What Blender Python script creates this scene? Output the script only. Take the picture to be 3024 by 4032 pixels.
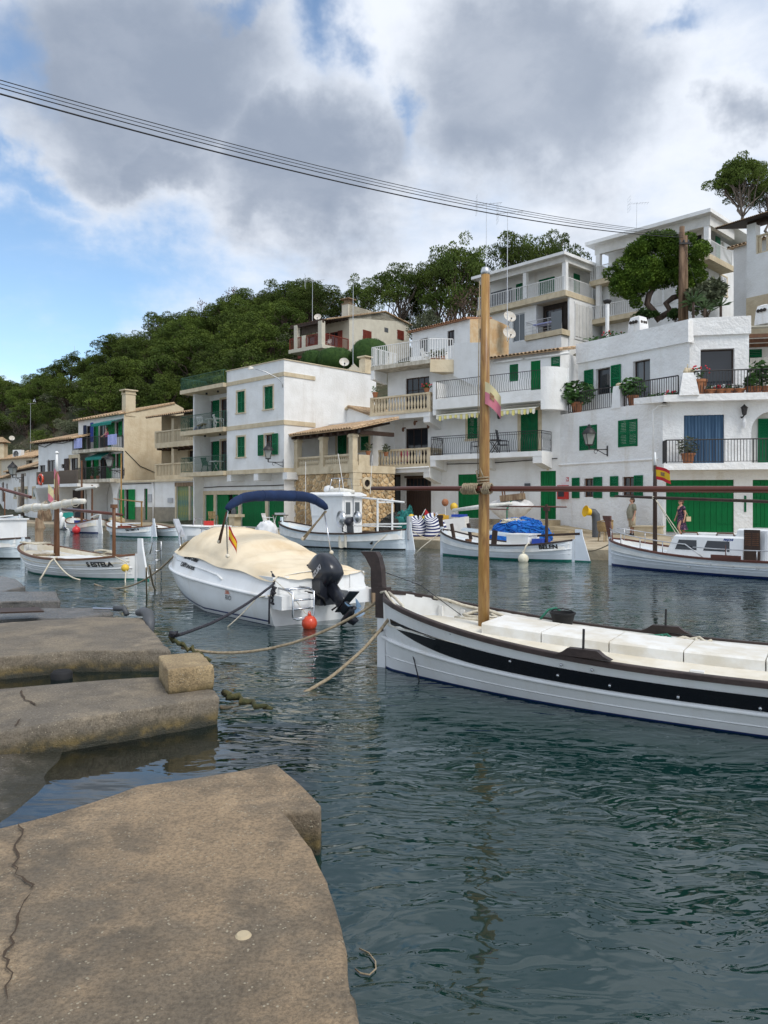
import bpy,bmesh,math,random
from mathutils import Vector as Vec,Matrix,noise
R=math.radians
PI=math.pi
random.seed(7)
rnd=random.random
def U(a,b):return a+(b-a)*random.random()
scene=bpy.context.scene
col=scene.collection
for o in list(bpy.data.objects):bpy.data.objects.remove(o)
# --- camera
H=2.0
cam_d=bpy.data.cameras.new('camera');cam=bpy.data.objects.new('camera',cam_d);col.objects.link(cam)
cam.location=(0,0,H);cam.rotation_euler=(R(90),0,0)
cam_d.sensor_fit='VERTICAL';cam_d.sensor_height=36;cam_d.sensor_width=27
cam_d.lens=36*3000/4032;cam_d.shift_y=-36/4032
cam_d.clip_start=0.1;cam_d.clip_end=2000
scene.camera=cam
scene.render.resolution_x=768;scene.render.resolution_y=1024
scene.view_settings.view_transform='Standard';scene.view_settings.look='None'
scene.view_settings.gamma=1;scene.view_settings.use_curve_mapping=False
scene.view_settings.exposure=0.77
SUN_EL,SUN_AZ=R(50),R(137)
sun_d=bpy.data.lights.new('sun','SUN');sun=bpy.data.objects.new('sun',sun_d);col.objects.link(sun)
sun_d.energy=1.35;sun_d.angle=R(24);sun_d.color=(1.0,0.965,0.91)
sd=Vec((math.sin(SUN_AZ)*math.cos(SUN_EL),math.cos(SUN_AZ)*math.cos(SUN_EL),math.sin(SUN_EL)))
sun.rotation_euler=sd.to_track_quat('Z','Y').to_euler();sun.location=(10,-10,40)
# --- world: blue sky with broken cumulus
class NT:
 def __init__(s,t):s.t=t;s.n=t.nodes;s.l=t.links
 def new(s,typ,**kw):
  n=s.n.new(typ)
  for k,v in kw.items():setattr(n,k,v)
  return n
 def put(s,sock,v):
  if isinstance(v,bpy.types.NodeSocket):s.l.new(v,sock)
  elif v is not None:sock.default_value=v
 def math(s,op,a,b=None,c=None,clamp=False):
  n=s.new('ShaderNodeMath',operation=op);n.use_clamp=clamp
  s.put(n.inputs[0],a);s.put(n.inputs[1],b)
  if c is not None:s.put(n.inputs[2],c)
  return n.outputs[0]
 def vmath(s,op,a,b=None,out=0,scale=None):
  n=s.new('ShaderNodeVectorMath',operation=op)
  s.put(n.inputs[0],a)
  if b is not None:s.put(n.inputs[1],b)
  if scale is not None:s.put(n.inputs['Scale'],scale)
  return n.outputs[out]
 def mix(s,f,a,b,mode='MIX'):
  n=s.new('ShaderNodeMix',data_type='RGBA',blend_type=mode)
  s.put(n.inputs[0],f)
  for k,v in((6,a),(7,b)):
   if isinstance(v,bpy.types.NodeSocket):s.l.new(v,n.inputs[k])
   else:n.inputs[k].default_value=(*v[:3],1)
  return n.outputs[2]
 def sstep(s,v,a,b,lo=0.0,hi=1.0):
  n=s.new('ShaderNodeMapRange',interpolation_type='SMOOTHSTEP')
  s.put(n.inputs['Value'],v);s.put(n.inputs['From Min'],a);s.put(n.inputs['From Max'],b)
  s.put(n.inputs['To Min'],lo);s.put(n.inputs['To Max'],hi)
  return n.outputs[0]
 def noise(s,vec,scale,detail=3,rough=.5,dist=0,out=0):
  n=s.new('ShaderNodeTexNoise')
  if vec is not None:s.l.new(vec,n.inputs['Vector'])
  n.inputs['Scale'].default_value=scale;n.inputs['Detail'].default_value=detail
  n.inputs['Roughness'].default_value=rough;n.inputs['Distortion'].default_value=dist
  return n.outputs[out]
 def mapping(s,vec,sc=(1,1,1),rot=(0,0,0),loc=(0,0,0)):
  n=s.new('ShaderNodeMapping');s.l.new(vec,n.inputs[0])
  n.inputs['Scale'].default_value=sc;n.inputs['Rotation'].default_value=rot;n.inputs['Location'].default_value=loc
  return n.outputs[0]
def pdir(u,v):return Vec(((u-1512)/3000,1,-(v-1980)/3000)).normalized()
world=bpy.data.worlds.new('World');scene.world=world;world.use_nodes=True
w=NT(world.node_tree);w.n.clear()
sky=w.new('ShaderNodeTexSky',sky_type='NISHITA');sky.sun_disc=False
sky.sun_elevation=SUN_EL;sky.sun_rotation=SUN_AZ;sky.air_density=1.0;sky.dust_density=.6;sky.ozone_density=2.0
gen=w.new('ShaderNodeTexCoord').outputs['Generated']
sep=w.new('ShaderNodeSeparateXYZ');w.l.new(gen,sep.inputs[0])
zz=w.math('ADD',w.math('MAXIMUM',sep.outputs[2],0.0),.22)
inv=w.math('DIVIDE',1.0,zz)
proj=w.vmath('SCALE',gen,scale=inv)
fl=w.mapping(proj,(1,1,.25))
n_big=w.noise(fl,1.35,7,.56,.25)
n_det=w.noise(fl,4.2,6,.6,.2)
n_col=w.noise(w.mapping(fl,loc=(3.1,1.7,0)),1.9,6,.55,.3)
warpn=w.noise(gen,5.5,6,.6,out=1)
warp=w.vmath('ADD',gen,w.vmath('SCALE',w.vmath('SUBTRACT',warpn,(.5,.5,.5)),scale=.24))
def blob(u,v,r0,r1,sx=1,sz=1):
 c=pdir(u,v)
 dv=w.vmath('MULTIPLY',w.vmath('SUBTRACT',warp,tuple(c)),(1/sx,1,1/sz))
 return w.sstep(w.vmath('LENGTH',dv,out=1),r0,r1,1.0,0.0)
def addm(lst):
 r=lst[0]
 for q in lst[1:]:r=w.math('MAXIMUM',r,q)
 return r
dark=addm([blob(520,260,.02,.26,1.15,1.0),blob(1180,640,.03,.17,1.35,.95),blob(2120,380,.06,.21,1.25,1.1),blob(560,620,.02,.13,1.5,.7),blob(2900,480,.0,.07),blob(1010,760,.0,.10,1.3,.8)])
blue=addm([blob(150,1150,.05,.20,1.5,.75),blob(1330,60,.0,.10,.8,1.2),blob(120,760,.0,.08,1.3,.6),blob(1580,420,.0,.05,.8,1.6),blob(2650,40,.0,.07,1.2,.5),blob(40,180,.0,.10,.7,1.3),blob(900,30,.0,.07,1.2,.5)])
cov0=w.math('ADD',w.math('MULTIPLY',n_big,.75),w.math('MULTIPLY',n_det,.30))
cov1=w.math('SUBTRACT',w.math('ADD',cov0,w.math('MULTIPLY',dark,.30)),w.math('MULTIPLY',blue,.34))
cov=w.sstep(cov1,.24,.66)
gsh=w.math('ADD',w.math('MULTIPLY',dark,.85),w.math('MULTIPLY',w.math('SUBTRACT',n_col,.5),.75))
grey=w.sstep(gsh,.12,.95)
ccol=w.mix(grey,(.74,.79,.87),(.275,.325,.415))
bri=w.sstep(n_det,.42,.68)
ccol=w.mix(w.math('MULTIPLY',bri,w.math('SUBTRACT',.55,w.math('MULTIPLY',grey,.45))),ccol,(.80,.835,.90))
bg1=w.new('ShaderNodeBackground');w.l.new(w.mix(1.0,sky.outputs[0],(.98,1.02,1.0),'MULTIPLY'),bg1.inputs[0]);bg1.inputs[1].default_value=.115
bg2=w.new('ShaderNodeBackground');w.l.new(ccol,bg2.inputs[0]);bg2.inputs[1].default_value=.70
mx=w.new('ShaderNodeMixShader');w.l.new(cov,mx.inputs[0]);w.l.new(bg1.outputs[0],mx.inputs[1]);w.l.new(bg2.outputs[0],mx.inputs[2])
w.l.new(mx.outputs[0],w.new('ShaderNodeOutputWorld').inputs[0])
# --- materials
MATS={}
def pmat(name,c1,c2=None,scale=4,rough=.7,bump=0,bscale=None,detail=4,metal=0,streak=None,spec=.4,rand=0,stretch=(1,1,1),lo=.35,hi=.65,coat=0):
 m=bpy.data.materials.new(name);m.use_nodes=True;t=NT(m.node_tree)
 b=t.n['Principled BSDF'];b.inputs['Roughness'].default_value=rough;b.inputs['Metallic'].default_value=metal
 b.inputs['Specular IOR Level'].default_value=spec;b.inputs['Coat Weight'].default_value=coat
 tc=t.new('ShaderNodeTexCoord').outputs['Object']
 c=None
 if c2 is not None:
  f=t.sstep(t.noise(t.mapping(tc,stretch),scale,detail,.6),lo,hi)
  c=t.mix(f,c1,c2)
 if streak:
  f=t.sstep(t.noise(t.mapping(tc,(1,1,.14)),streak[2],5,.65),.52,.78,0,streak[1])
  c=t.mix(f,c if c is not None else c1,streak[0])
 if rand:
  oi=t.new('ShaderNodeObjectInfo').outputs['Random']
  h=t.new('ShaderNodeHueSaturation');
  t.l.new(t.math('ADD',t.math('MULTIPLY',oi,rand),1-rand*.5),h.inputs['Value'])
  if c is not None:t.l.new(c,h.inputs['Color'])
  else:h.inputs['Color'].default_value=(*c1,1)
  c=h.outputs[0]
 if c is not None:t.l.new(c,b.inputs['Base Color'])
 else:b.inputs['Base Color'].default_value=(*c1,1)
 if bump:
  bn=t.new('ShaderNodeBump');bn.inputs['Strength'].default_value=1;bn.inputs['Distance'].default_value=bump
  t.l.new(t.noise(t.mapping(tc,stretch),bscale or scale*3,5,.6),bn.inputs['Height']);t.l.new(bn.outputs[0],b.inputs['Normal'])
 MATS[name]=m
 return m
class MB:
 def __init__(s):s.v=[];s.f=[];s.m=[]
 def add(s,vs,fs,mi=0):
  o=len(s.v);s.v+=[tuple(p)for p in vs];s.f+=[tuple(i+o for i in f)for f in fs];s.m+=[mi]*len(fs)
  return s
 def b(s,x0,x1,y0,y1,z0,z1,mi=0):
  return s.add([(x0,y0,z0),(x1,y0,z0),(x1,y1,z0),(x0,y1,z0),(x0,y0,z1),(x1,y0,z1),(x1,y1,z1),(x0,y1,z1)],[(3,2,1,0),(4,5,6,7),(0,1,5,4),(1,2,6,5),(2,3,7,6),(3,0,4,7)],mi)
 def box(s,c,d,rz=0,ry=0,rx=0,mi=0):
  M=Matrix.Translation(c)@Matrix.Rotation(rz,4,'Z')@Matrix.Rotation(ry,4,'Y')@Matrix.Rotation(rx,4,'X')
  q=MB().b(-d[0]/2,d[0]/2,-d[1]/2,d[1]/2,-d[2]/2,d[2]/2)
  return s.add([M@Vec(p)for p in q.v],q.f,mi)
 def quad(s,a,b_,c,d,mi=0):return s.add([a,b_,c,d],[(0,1,2,3)],mi)
 def loft(s,rings,closed=True,caps=True,mi=0):
  n=len(rings[0]);vs=[p for r in rings for p in r];fs=[]
  for i in range(len(rings)-1):
   for j in range(n if closed else n-1):
    k=(j+1)%n
    fs.append((i*n+j,i*n+k,(i+1)*n+k,(i+1)*n+j))
  if caps and closed:
   fs.append(tuple(range(n-1,-1,-1)));fs.append(tuple((len(rings)-1)*n+j for j in range(n)))
  return s.add(vs,fs,mi)
 def tube(s,pts,r,n=6,mi=0,closed=False):
  pts=[Vec(p)for p in pts];N=len(pts)
  rs=r if isinstance(r,(list,tuple))else[r]*N
  rings=[];up=None
  for i,p in enumerate(pts):
   if closed:d=pts[(i+1)%N]-pts[i-1]
   else:d=pts[min(i+1,N-1)]-pts[max(i-1,0)]
   if d.length<1e-9:d=Vec((0,0,1))
   d.normalize()
   if up is None:up=Vec((0,0,1))if abs(d.z)<.9 else Vec((1,0,0))
   a=d.cross(up)
   if a.length<1e-6:a=d.orthogonal()
   a.normalize();bb=a.cross(d).normalized();up=bb
   rings.append([p+(a*math.cos(2*PI*k/n)+bb*math.sin(2*PI*k/n))*rs[i]for k in range(n)])
  if closed:rings.append(rings[0])
  return s.loft(rings,True,not closed,mi)
 def lathe(s,prof,n=12,c=(0,0,0),M=None,mi=0):
  M=M or Matrix.Identity(4)
  rings=[[Vec(c)+(M@Vec((r*math.cos(2*PI*k/n),r*math.sin(2*PI*k/n),z)))for k in range(n)]for r,z in prof]
  return s.loft(rings,True,True,mi)
 def prism(s,poly,z0,z1,mi=0):
  n=len(poly);a=[(p[0],p[1],z0)for p in poly];b_=[(p[0],p[1],z1)for p in poly]
  return s.loft([a,b_],True,True,mi)
 def ext(s,poly,off,mi=0):
  off=Vec(off);return s.loft([[Vec(p)for p in poly],[Vec(p)+off for p in poly]],True,True,mi)
 def grid(s,fn,nu,nv,mi=0):
  vs=[fn(i/nu,j/nv)for j in range(nv+1)for i in range(nu+1)]
  fs=[(j*(nu+1)+i,j*(nu+1)+i+1,(j+1)*(nu+1)+i+1,(j+1)*(nu+1)+i)for j in range(nv)for i in range(nu)]
  return s.add(vs,fs,mi)
 def sphere(s,c,r,nu=14,nv=9,mi=0):
  r=r if isinstance(r,(tuple,list))else(r,r,r)
  prof=[(math.sin(PI*j/nv),-math.cos(PI*j/nv))for j in range(nv+1)]
  rings=[[(c[0]+max(a,.002)*r[0]*math.cos(2*PI*k/nu),c[1]+max(a,.002)*r[1]*math.sin(2*PI*k/nu),c[2]+z*r[2])for k in range(nu)]for a,z in prof]
  return s.loft(rings,True,True,mi)
 def mesh(s,name,mat,smooth=False,org=None):
  me=bpy.data.meshes.new(name)
  vs=s.v if org is None else[(x-org[0],y-org[1],z-org[2])for x,y,z in s.v]
  me.from_pydata(vs,[],s.f);me.update()
  mats=mat if isinstance(mat,(list,tuple))else[mat]
  for m in mats:me.materials.append(MATS[m]if isinstance(m,str)else m)
  if len(mats)>1:me.polygons.foreach_set('material_index',s.m)
  if smooth:
   me.polygons.foreach_set('use_smooth',[True]*len(me.polygons))
   if smooth!=True:me.set_sharp_from_angle(angle=R(smooth))
  return me
 def build(s,name,mat,parent=None,smooth=False,org=None,loc=None,rot=None,fix=True,kind=None,label=None):
  me=s.mesh(name,mat,smooth,org)
  if fix:
   bm=bmesh.new();bm.from_mesh(me);bmesh.ops.recalc_face_normals(bm,faces=bm.faces);bm.to_mesh(me);bm.free()
  o=link(name,me,parent)
  if loc is not None:o.location=loc
  if rot is not None:o.rotation_euler=rot
  if org is not None and parent is None:o.location=org
  if kind:o['kind']=kind
  if label:o['label']=label
  return o
def link(name,data,parent=None,loc=None,rot=None,scale=None):
 o=bpy.data.objects.new(name,data);col.objects.link(o)
 if parent is not None:o.parent=parent
 if loc is not None:o.location=loc
 if rot is not None:o.rotation_euler=rot
 if scale is not None:o.scale=scale
 return o
def tag(o,label,cat,group=None):
 o['label']=label;o['category']=cat
 if group:o['group']=group
 return o
def thing(name,label,cat,loc=(0,0,0),rz=0,group=None):
 return tag(link(name,None,None,loc,(0,0,rz)),label,cat,group)
def clone(root,loc=None,rz=None,label=None,group=None,scale=None):
 def cp(o,par):
  c=o.copy();col.objects.link(c);c.parent=par
  for ch in o.children:cp(ch,c)
  return c
 c=cp(root,None)
 if loc is not None:c.location=loc
 if rz is not None:c.rotation_euler=(0,0,rz)
 if scale is not None:c.scale=scale if isinstance(scale,tuple)else(scale,)*3
 if label:c['label']=label
 if group:c['group']=group
 return c
def text_mesh(name,s,mat,size,parent=None,M=None,depth=.004,shear=0,sx=1,bold=0):
 cu=bpy.data.curves.new(name,'FONT');cu.body=s;cu.size=size;cu.extrude=depth;cu.align_x='CENTER';cu.align_y='CENTER';cu.shear=shear
 cu.offset=bold;cu.resolution_u=3
 t=bpy.data.objects.new('tmp',cu);col.objects.link(t)
 me=bpy.data.meshes.new_from_object(t.evaluated_get(bpy.context.evaluated_depsgraph_get()))
 bpy.data.objects.remove(t);me.name=name;me.materials.clear();me.materials.append(MATS[mat])
 o=link(name,me,parent)
 if M is not None:o.matrix_local=M@Matrix.Diagonal((sx,1,1,1))
 return o
def ray(u,v):return Vec(((u-1512)/3000,1,-(v-1980)/3000))
def atY(u,v,Y):return Vec((0,0,H))+ray(u,v)*Y
def atZ(u,v,z=0.0):return Vec((0,0,H))+ray(u,v)*((H-z)*3000/(v-1980))
K={1:(0,1500,.4822),2:(700,1350,.4822),3:(1400,1200,.5063),4:(2180,1200,.5087),5:(1800,600,.7378),6:(0,1000,.7836),7:(0,2200,.6028),8:(650,1850,.5425),9:(1400,2100,.979),11:(0,1650,.2712),12:(1100,1100,.3617),13:(2700,600,.2938),14:(1050,1880,.3617),15:(2380,1900,.3882),16:(1500,1850,.5124)}
def kp(k,x,y):a=K[k];return a[0]+x*a[2],a[1]+y*a[2]
class Frame:
 def __init__(s,A,rz):
  s.A=Vec((A[0],A[1],0));s.rz=rz;s.Mx=Matrix.Translation(s.A)@Matrix.Rotation(rz,4,'Z');s.I=s.Mx.inverted()
 def _r(s,k,x,y):
  u,v=kp(k,x,y)if k else(x,y)
  return s.I@Vec((0,0,H)),s.I.to_3x3()@ray(u,v)
 def p(s,k,x,y,yo=0.0):
  o,d=s._r(k,x,y);t=(yo-o.y)/d.y;q=o+d*t;return q.x,q.z
 def q(s,k,x,y,xo=0.0):
  o,d=s._r(k,x,y);t=(xo-o.x)/d.x;q=o+d*t;return q.y,q.z
 def rect(s,k,x0,y0,x1,y1,yo=0.0):
  a=s.p(k,x0,y0,yo);b_=s.p(k,x1,y1,yo);return a[0],b_[0],b_[1],a[1]
 def w(s,x,y,z):return s.Mx@Vec((x,y,z))
pmat('plaster_white',(.80,.80,.79),(.72,.715,.695),.9,.85,.02,9,streak=((.56,.52,.46),.42,1.5),spec=.2)
pmat('plaster_rough',(.82,.82,.81),(.745,.735,.72),.8,.85,.055,5.5,streak=((.56,.50,.41),.55,1.4),spec=.2)
pmat('plaster_grey',(.66,.65,.62),(.58,.57,.54),1.6,.85,.02,9,streak=((.48,.43,.36),.5,2.5),spec=.2)
pmat('plaster_beige',(.62,.53,.38),(.54,.44,.30),.9,.9,.03,6,streak=((.42,.33,.22),.5,1.5),spec=.2)
pmat('plaster_tan',(.60,.56,.46),(.54,.50,.41),1.2,.9,.02,8,streak=((.42,.38,.31),.35,2),spec=.2)
pmat('plaster_rust',(.66,.52,.34),(.58,.38,.20),1.4,.9,.03,6,streak=((.40,.24,.13),.6,1.8),spec=.2)
pmat('dado_grey',(.30,.27,.21),(.24,.215,.17),2.5,.9,.03,9)
pmat('sandstone',(.62,.53,.38),(.53,.44,.30),2.2,.9,.015,14,streak=((.30,.25,.18),.45,3),spec=.2)
pmat('slab_stain',(.60,.56,.47),(.36,.32,.25),3.2,.9,.02,9,stretch=(1,1,.35))
pmat('shutter_green',(.004,.135,.052),(.003,.11,.042),3,.6,rand=.25,spec=.15)
pmat('shutter_bright',(.008,.25,.062),(.006,.20,.05),3,.6,rand=.25,spec=.15)
pmat('door_green',(.003,.150,.042),(.003,.12,.034),1.6,.6,streak=((.006,.175,.055),.5,4),rand=.16,spec=.15)
pmat('door_faded',(.10,.21,.175),(.31,.30,.07),1.1,.75,.005,20,streak=((.055,.14,.15),.8,3),rand=.15)
pmat('wood_dark',(.035,.018,.012),(.05,.028,.018),5,.6,.006,12,stretch=(1,1,.2))
pmat('wood_frame',(.11,.048,.022),(.07,.03,.015),6,.6,stretch=(1,1,.2))
pmat('wood_red',(.20,.032,.016),(.15,.024,.012),5,.6,rand=.2)
pmat('wood_beam',(.05,.028,.018),(.03,.016,.01),6,.7)
pmat('wood_mast',(.40,.235,.075),(.19,.085,.022),20,.38,.004,22,stretch=(1,1,.10),lo=.30,hi=.70,streak=((.11,.045,.014),.8,26))
pmat('wood_spar',(.115,.030,.016),(.075,.02,.012),8,.32,.002,30,stretch=(.1,1,1),coat=.2)
pmat('wood_brown',(.16,.07,.03),(.10,.04,.018),6,.5,stretch=(1,1,.2))
pmat('wood_rail',(.030,.020,.018),(.045,.030,.026),9,.5,.004,30)
pmat('wood_weather',(.30,.22,.14),(.16,.10,.06),9,.85,.012,22,stretch=(1,1,.12))
pmat('wood_pole',(.22,.145,.09),(.10,.06,.038),7,.9,.02,18,stretch=(1,1,.1))
pmat('iron_black',(.018,.018,.02),(.03,.026,.025),8,.55)
pmat('iron_green',(.03,.10,.065),(.02,.075,.05),6,.55)
pmat('iron_white',(.74,.74,.73),(.66,.65,.63),5,.5)
pmat('steel',(.55,.56,.58),None,rough=.25,metal=1)
pmat('alu',(.60,.61,.62),(.5,.5,.51),5,.38,metal=.8)
pmat('glass_dark',(.018,.022,.028),None,rough=.06,spec=.6)
pmat('glass_grey',(.10,.115,.125),None,rough=.05,spec=.6)
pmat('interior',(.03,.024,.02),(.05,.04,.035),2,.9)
pmat('curtain',(.60,.57,.50),(.46,.43,.38),14,.9,stretch=(1,1,.05))
pmat('curtain_blue',(.075,.145,.235),(.04,.085,.155),9,.85,stretch=(1,1,.04))
pmat('roof_tile',(.50,.36,.22),(.30,.19,.11),7,.9,.015,20,rand=.5)
pmat('roof_tile_red',(.42,.22,.12),(.25,.12,.07),7,.9,.015,20,rand=.5)
pmat('stone_tan',(.56,.435,.265),(.42,.275,.135),4.5,.9,.03,14,rand=.75)
pmat('mortar',(.47,.40,.29),(.38,.31,.21),6,.95,.02,16)
pmat('terracotta',(.36,.15,.07),(.28,.11,.05),6,.85)
pmat('canvas_teal',(.006,.20,.165),(.005,.16,.135),3,.8)
pmat('awning_cream',(.70,.68,.58),(.64,.62,.54),4,.85)
pmat('awning_yellow',(.68,.60,.22),None,rough=.85)
pmat('plastic_white',(.78,.78,.77),(.70,.70,.68),4,.45)
pmat('plastic_dark',(.028,.03,.04),None,rough=.5)
pmat('reed',(.17,.14,.115),(.11,.088,.072),14,.9,.01,40,stretch=(1,1,.12))
pmat('cloth_blue',(.03,.055,.26),(.02,.035,.17),5,.9)
pmat('cloth_navy',(.012,.02,.05),None,rough=.9)
pmat('cloth_lilac',(.42,.45,.72),(.32,.36,.66),8,.9)
pmat('cloth_white',(.76,.76,.76),(.66,.66,.67),4,.9)
pmat('cloth_pink',(.72,.16,.33),(.62,.12,.27),5,.9)
pmat('cloth_red',(.45,.03,.05),None,rough=.9)
pmat('flag_red',(.52,.02,.03),(.44,.02,.03),5,.8)
pmat('flag_yellow',(.75,.46,.02),(.68,.42,.02),5,.8)
pmat('flag_pink',(.58,.20,.25),(.50,.15,.20),5,.8)
pmat('flag_pale',(.62,.56,.30),(.55,.48,.30),5,.8)
pmat('flag_crest',(.22,.10,.05),(.30,.22,.12),40,.8)
pmat('skin',(.52,.29,.20),(.46,.25,.17),8,.6)
pmat('hair_brown',(.06,.032,.02),(.09,.05,.03),30,.7)
pmat('cloth_olive',(.26,.25,.19),(.22,.21,.16),9,.9)
pmat('cloth_khaki',(.46,.39,.28),(.40,.33,.23),9,.9)
pmat('cloth_flower',(.02,.02,.045),(.26,.12,.20),26,.9,lo=.55,hi=.62,detail=1)
pmat('leather',(.52,.42,.26),None,rough=.6)
pmat('shoe',(.02,.022,.035),None,rough=.6)
pmat('hull_white',(.78,.79,.79),(.72,.725,.72),1.6,.28,streak=((.56,.50,.40),.34,3.2),coat=.3)
pmat('hull_cool',(.74,.78,.82),(.68,.72,.76),1.8,.32,streak=((.52,.50,.46),.32,4),coat=.2)
pmat('hull_pale',(.70,.77,.81),(.62,.69,.74),1.6,.4,.004,9,streak=((.45,.42,.36),.4,4))
pmat('deck_cream',(.74,.70,.61),(.62,.56,.44),2.2,.6,.003,30,streak=None)
pmat('deck_white',(.80,.80,.78),(.70,.69,.65),2.5,.5)
pmat('hatch_white',(.80,.79,.75),(.66,.61,.51),2.6,.55,.003,20)
pmat('stripe_black',(.006,.006,.010),None,rough=.22,coat=.4)
pmat('bottom_blue',(.012,.03,.14),(.01,.025,.11),4,.5)
pmat('bottom_green',(.01,.16,.12),(.01,.12,.09),4,.5)
pmat('bottom_black',(.012,.014,.016),(.02,.024,.022),4,.6)
pmat('cover_cream',(.74,.635,.47),(.67,.555,.39),1.5,.9,.012,3.2,streak=((.52,.33,.15),.42,1.1),spec=.15)
pmat('cover_pale',(.70,.645,.53),(.62,.56,.45),1.7,.9,.012,4,spec=.15)
pmat('canvas_navy',(.008,.026,.085),(.006,.018,.06),4,.85,.01,9)
pmat('canvas_sail',(.74,.72,.66),(.64,.61,.54),6,.9,.01,14)
pmat('engine_black',(.010,.012,.018),(.016,.018,.026),4,.32,coat=.25)
pmat('engine_blue',(.10,.17,.26),None,rough=.4)
pmat('lettering_white',(.75,.75,.77),None,rough=.5)
pmat('lettering_black',(.012,.012,.014),None,rough=.5)
pmat('lettering_blue',(.02,.08,.35),None,rough=.5)
pmat('logo_orange',(.65,.13,.03),None,rough=.5)
pmat('buoy_orange',(.62,.07,.025),(.54,.055,.02),5,.35,coat=.3)
pmat('buoy_red',(.55,.025,.03),None,rough=.35,coat=.3)
pmat('buoy_cream',(.72,.68,.55),(.62,.57,.42),5,.5)
pmat('buoy_yellow',(.70,.46,.05),None,rough=.5)
pmat('rope_tan',(.34,.28,.19),(.22,.17,.11),30,.95,.006,60)
pmat('rope_cream',(.62,.57,.46),(.48,.43,.33),30,.95,.006,60)
pmat('rope_dark',(.02,.02,.03),(.04,.04,.045),30,.95,.004,60)
pmat('rope_weed',(.045,.05,.02),(.09,.08,.03),12,.95,.02,25)
pmat('rope_green',(.04,.20,.13),(.03,.14,.09),30,.95)
pmat('net_blue',(.008,.09,.42),(.012,.17,.55),7,.85,.03,26)
pmat('net_teal',(.03,.22,.20),(.02,.14,.13),9,.9,.03,26)
pmat('net_dark',(.03,.032,.03),(.07,.065,.055),9,.95,.03,26)
pmat('stripe_navy',(.02,.03,.12),None,rough=.9)
pmat('crate_yellow',(.62,.36,.03),(.5,.28,.03),4,.6)
pmat('crate_blue',(.02,.06,.34),None,rough=.6)
pmat('bag_white',(.72,.71,.69),(.56,.54,.52),3,.7,.02,6)
pmat('horn_yellow',(.75,.46,.01),None,rough=.45)
pmat('paint_grey',(.085,.09,.10),(.07,.075,.08),5,.55)
pmat('paint_grey_light',(.42,.43,.45),(.36,.37,.39),3,.7)
pmat('wicker',(.36,.25,.12),(.22,.14,.06),40,.8,.01,60)
pmat('box_red',(.48,.03,.025),None,rough=.5)
pmat('rubber',(.012,.012,.013),None,rough=.75)
pmat('cable',(.018,.018,.02),None,rough=.7)
pmat('dish',(.62,.60,.55),(.52,.46,.38),5,.6)
pmat('lamp_glass',(.30,.31,.29),None,rough=.15,spec=.6)
pmat('pine_leaf',(.092,.128,.022),(.040,.068,.014),1.3,.75,rand=.75,spec=.15)
pmat('pine_bright',(.115,.185,.022),(.055,.105,.015),1.2,.75,rand=.3,spec=.15)
pmat('olive_leaf',(.135,.150,.090),(.085,.10,.058),1.4,.8,rand=.4,spec=.15)
pmat('dead_leaf',(.115,.075,.055),(.085,.06,.045),1.4,.85,spec=.1)
pmat('hedge_leaf',(.026,.058,.014),(.04,.08,.018),3,.75,spec=.15)
pmat('plant_leaf',(.045,.115,.02),(.03,.08,.016),6,.6,rand=.3)
pmat('palm_leaf',(.055,.11,.03),(.08,.13,.05),6,.6,rand=.3)
pmat('cactus',(.10,.17,.07),(.07,.13,.05),6,.7)
pmat('bark',(.12,.085,.065),(.06,.042,.034),6,.95,.03,12,stretch=(1,1,.3))
pmat('bark_pale',(.20,.165,.135),(.11,.085,.07),6,.95,.03,12,stretch=(1,1,.3))
pmat('flower_white',(.78,.78,.76),None,rough=.8)
pmat('flower_red',(.55,.03,.05),None,rough=.8)
pmat('soil',(.06,.04,.025),None,rough=.95)
pmat('quay_stone',(.45,.375,.26),(.33,.26,.17),.9,.9,.03,5,streak=((.2,.155,.10),.3,1.0))
pmat('step_stone',(.46,.38,.25),(.36,.28,.175),1.6,.9,.02,8)
m=bpy.data.materials.new('hill_scrub');m.use_nodes=True;t=NT(m.node_tree);MATS['hill_scrub']=m
tc=t.new('ShaderNodeTexCoord').outputs['Object']
c=t.mix(t.sstep(t.noise(tc,.28,6,.65),.4,.62),(.075,.068,.035),(.045,.055,.022))
c=t.mix(t.sstep(t.noise(t.mapping(tc,(1,1,2.2)),.55,6,.7),.60,.70),c,(.34,.285,.215))
b=t.n['Principled BSDF'];b.inputs['Roughness'].default_value=.95;t.l.new(c,b.inputs['Base Color'])
bn=t.new('ShaderNodeBump');bn.inputs['Distance'].default_value=.5;t.l.new(t.noise(tc,1.2,6,.7),bn.inputs['Height']);t.l.new(bn.outputs[0],b.inputs['Normal'])
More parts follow.
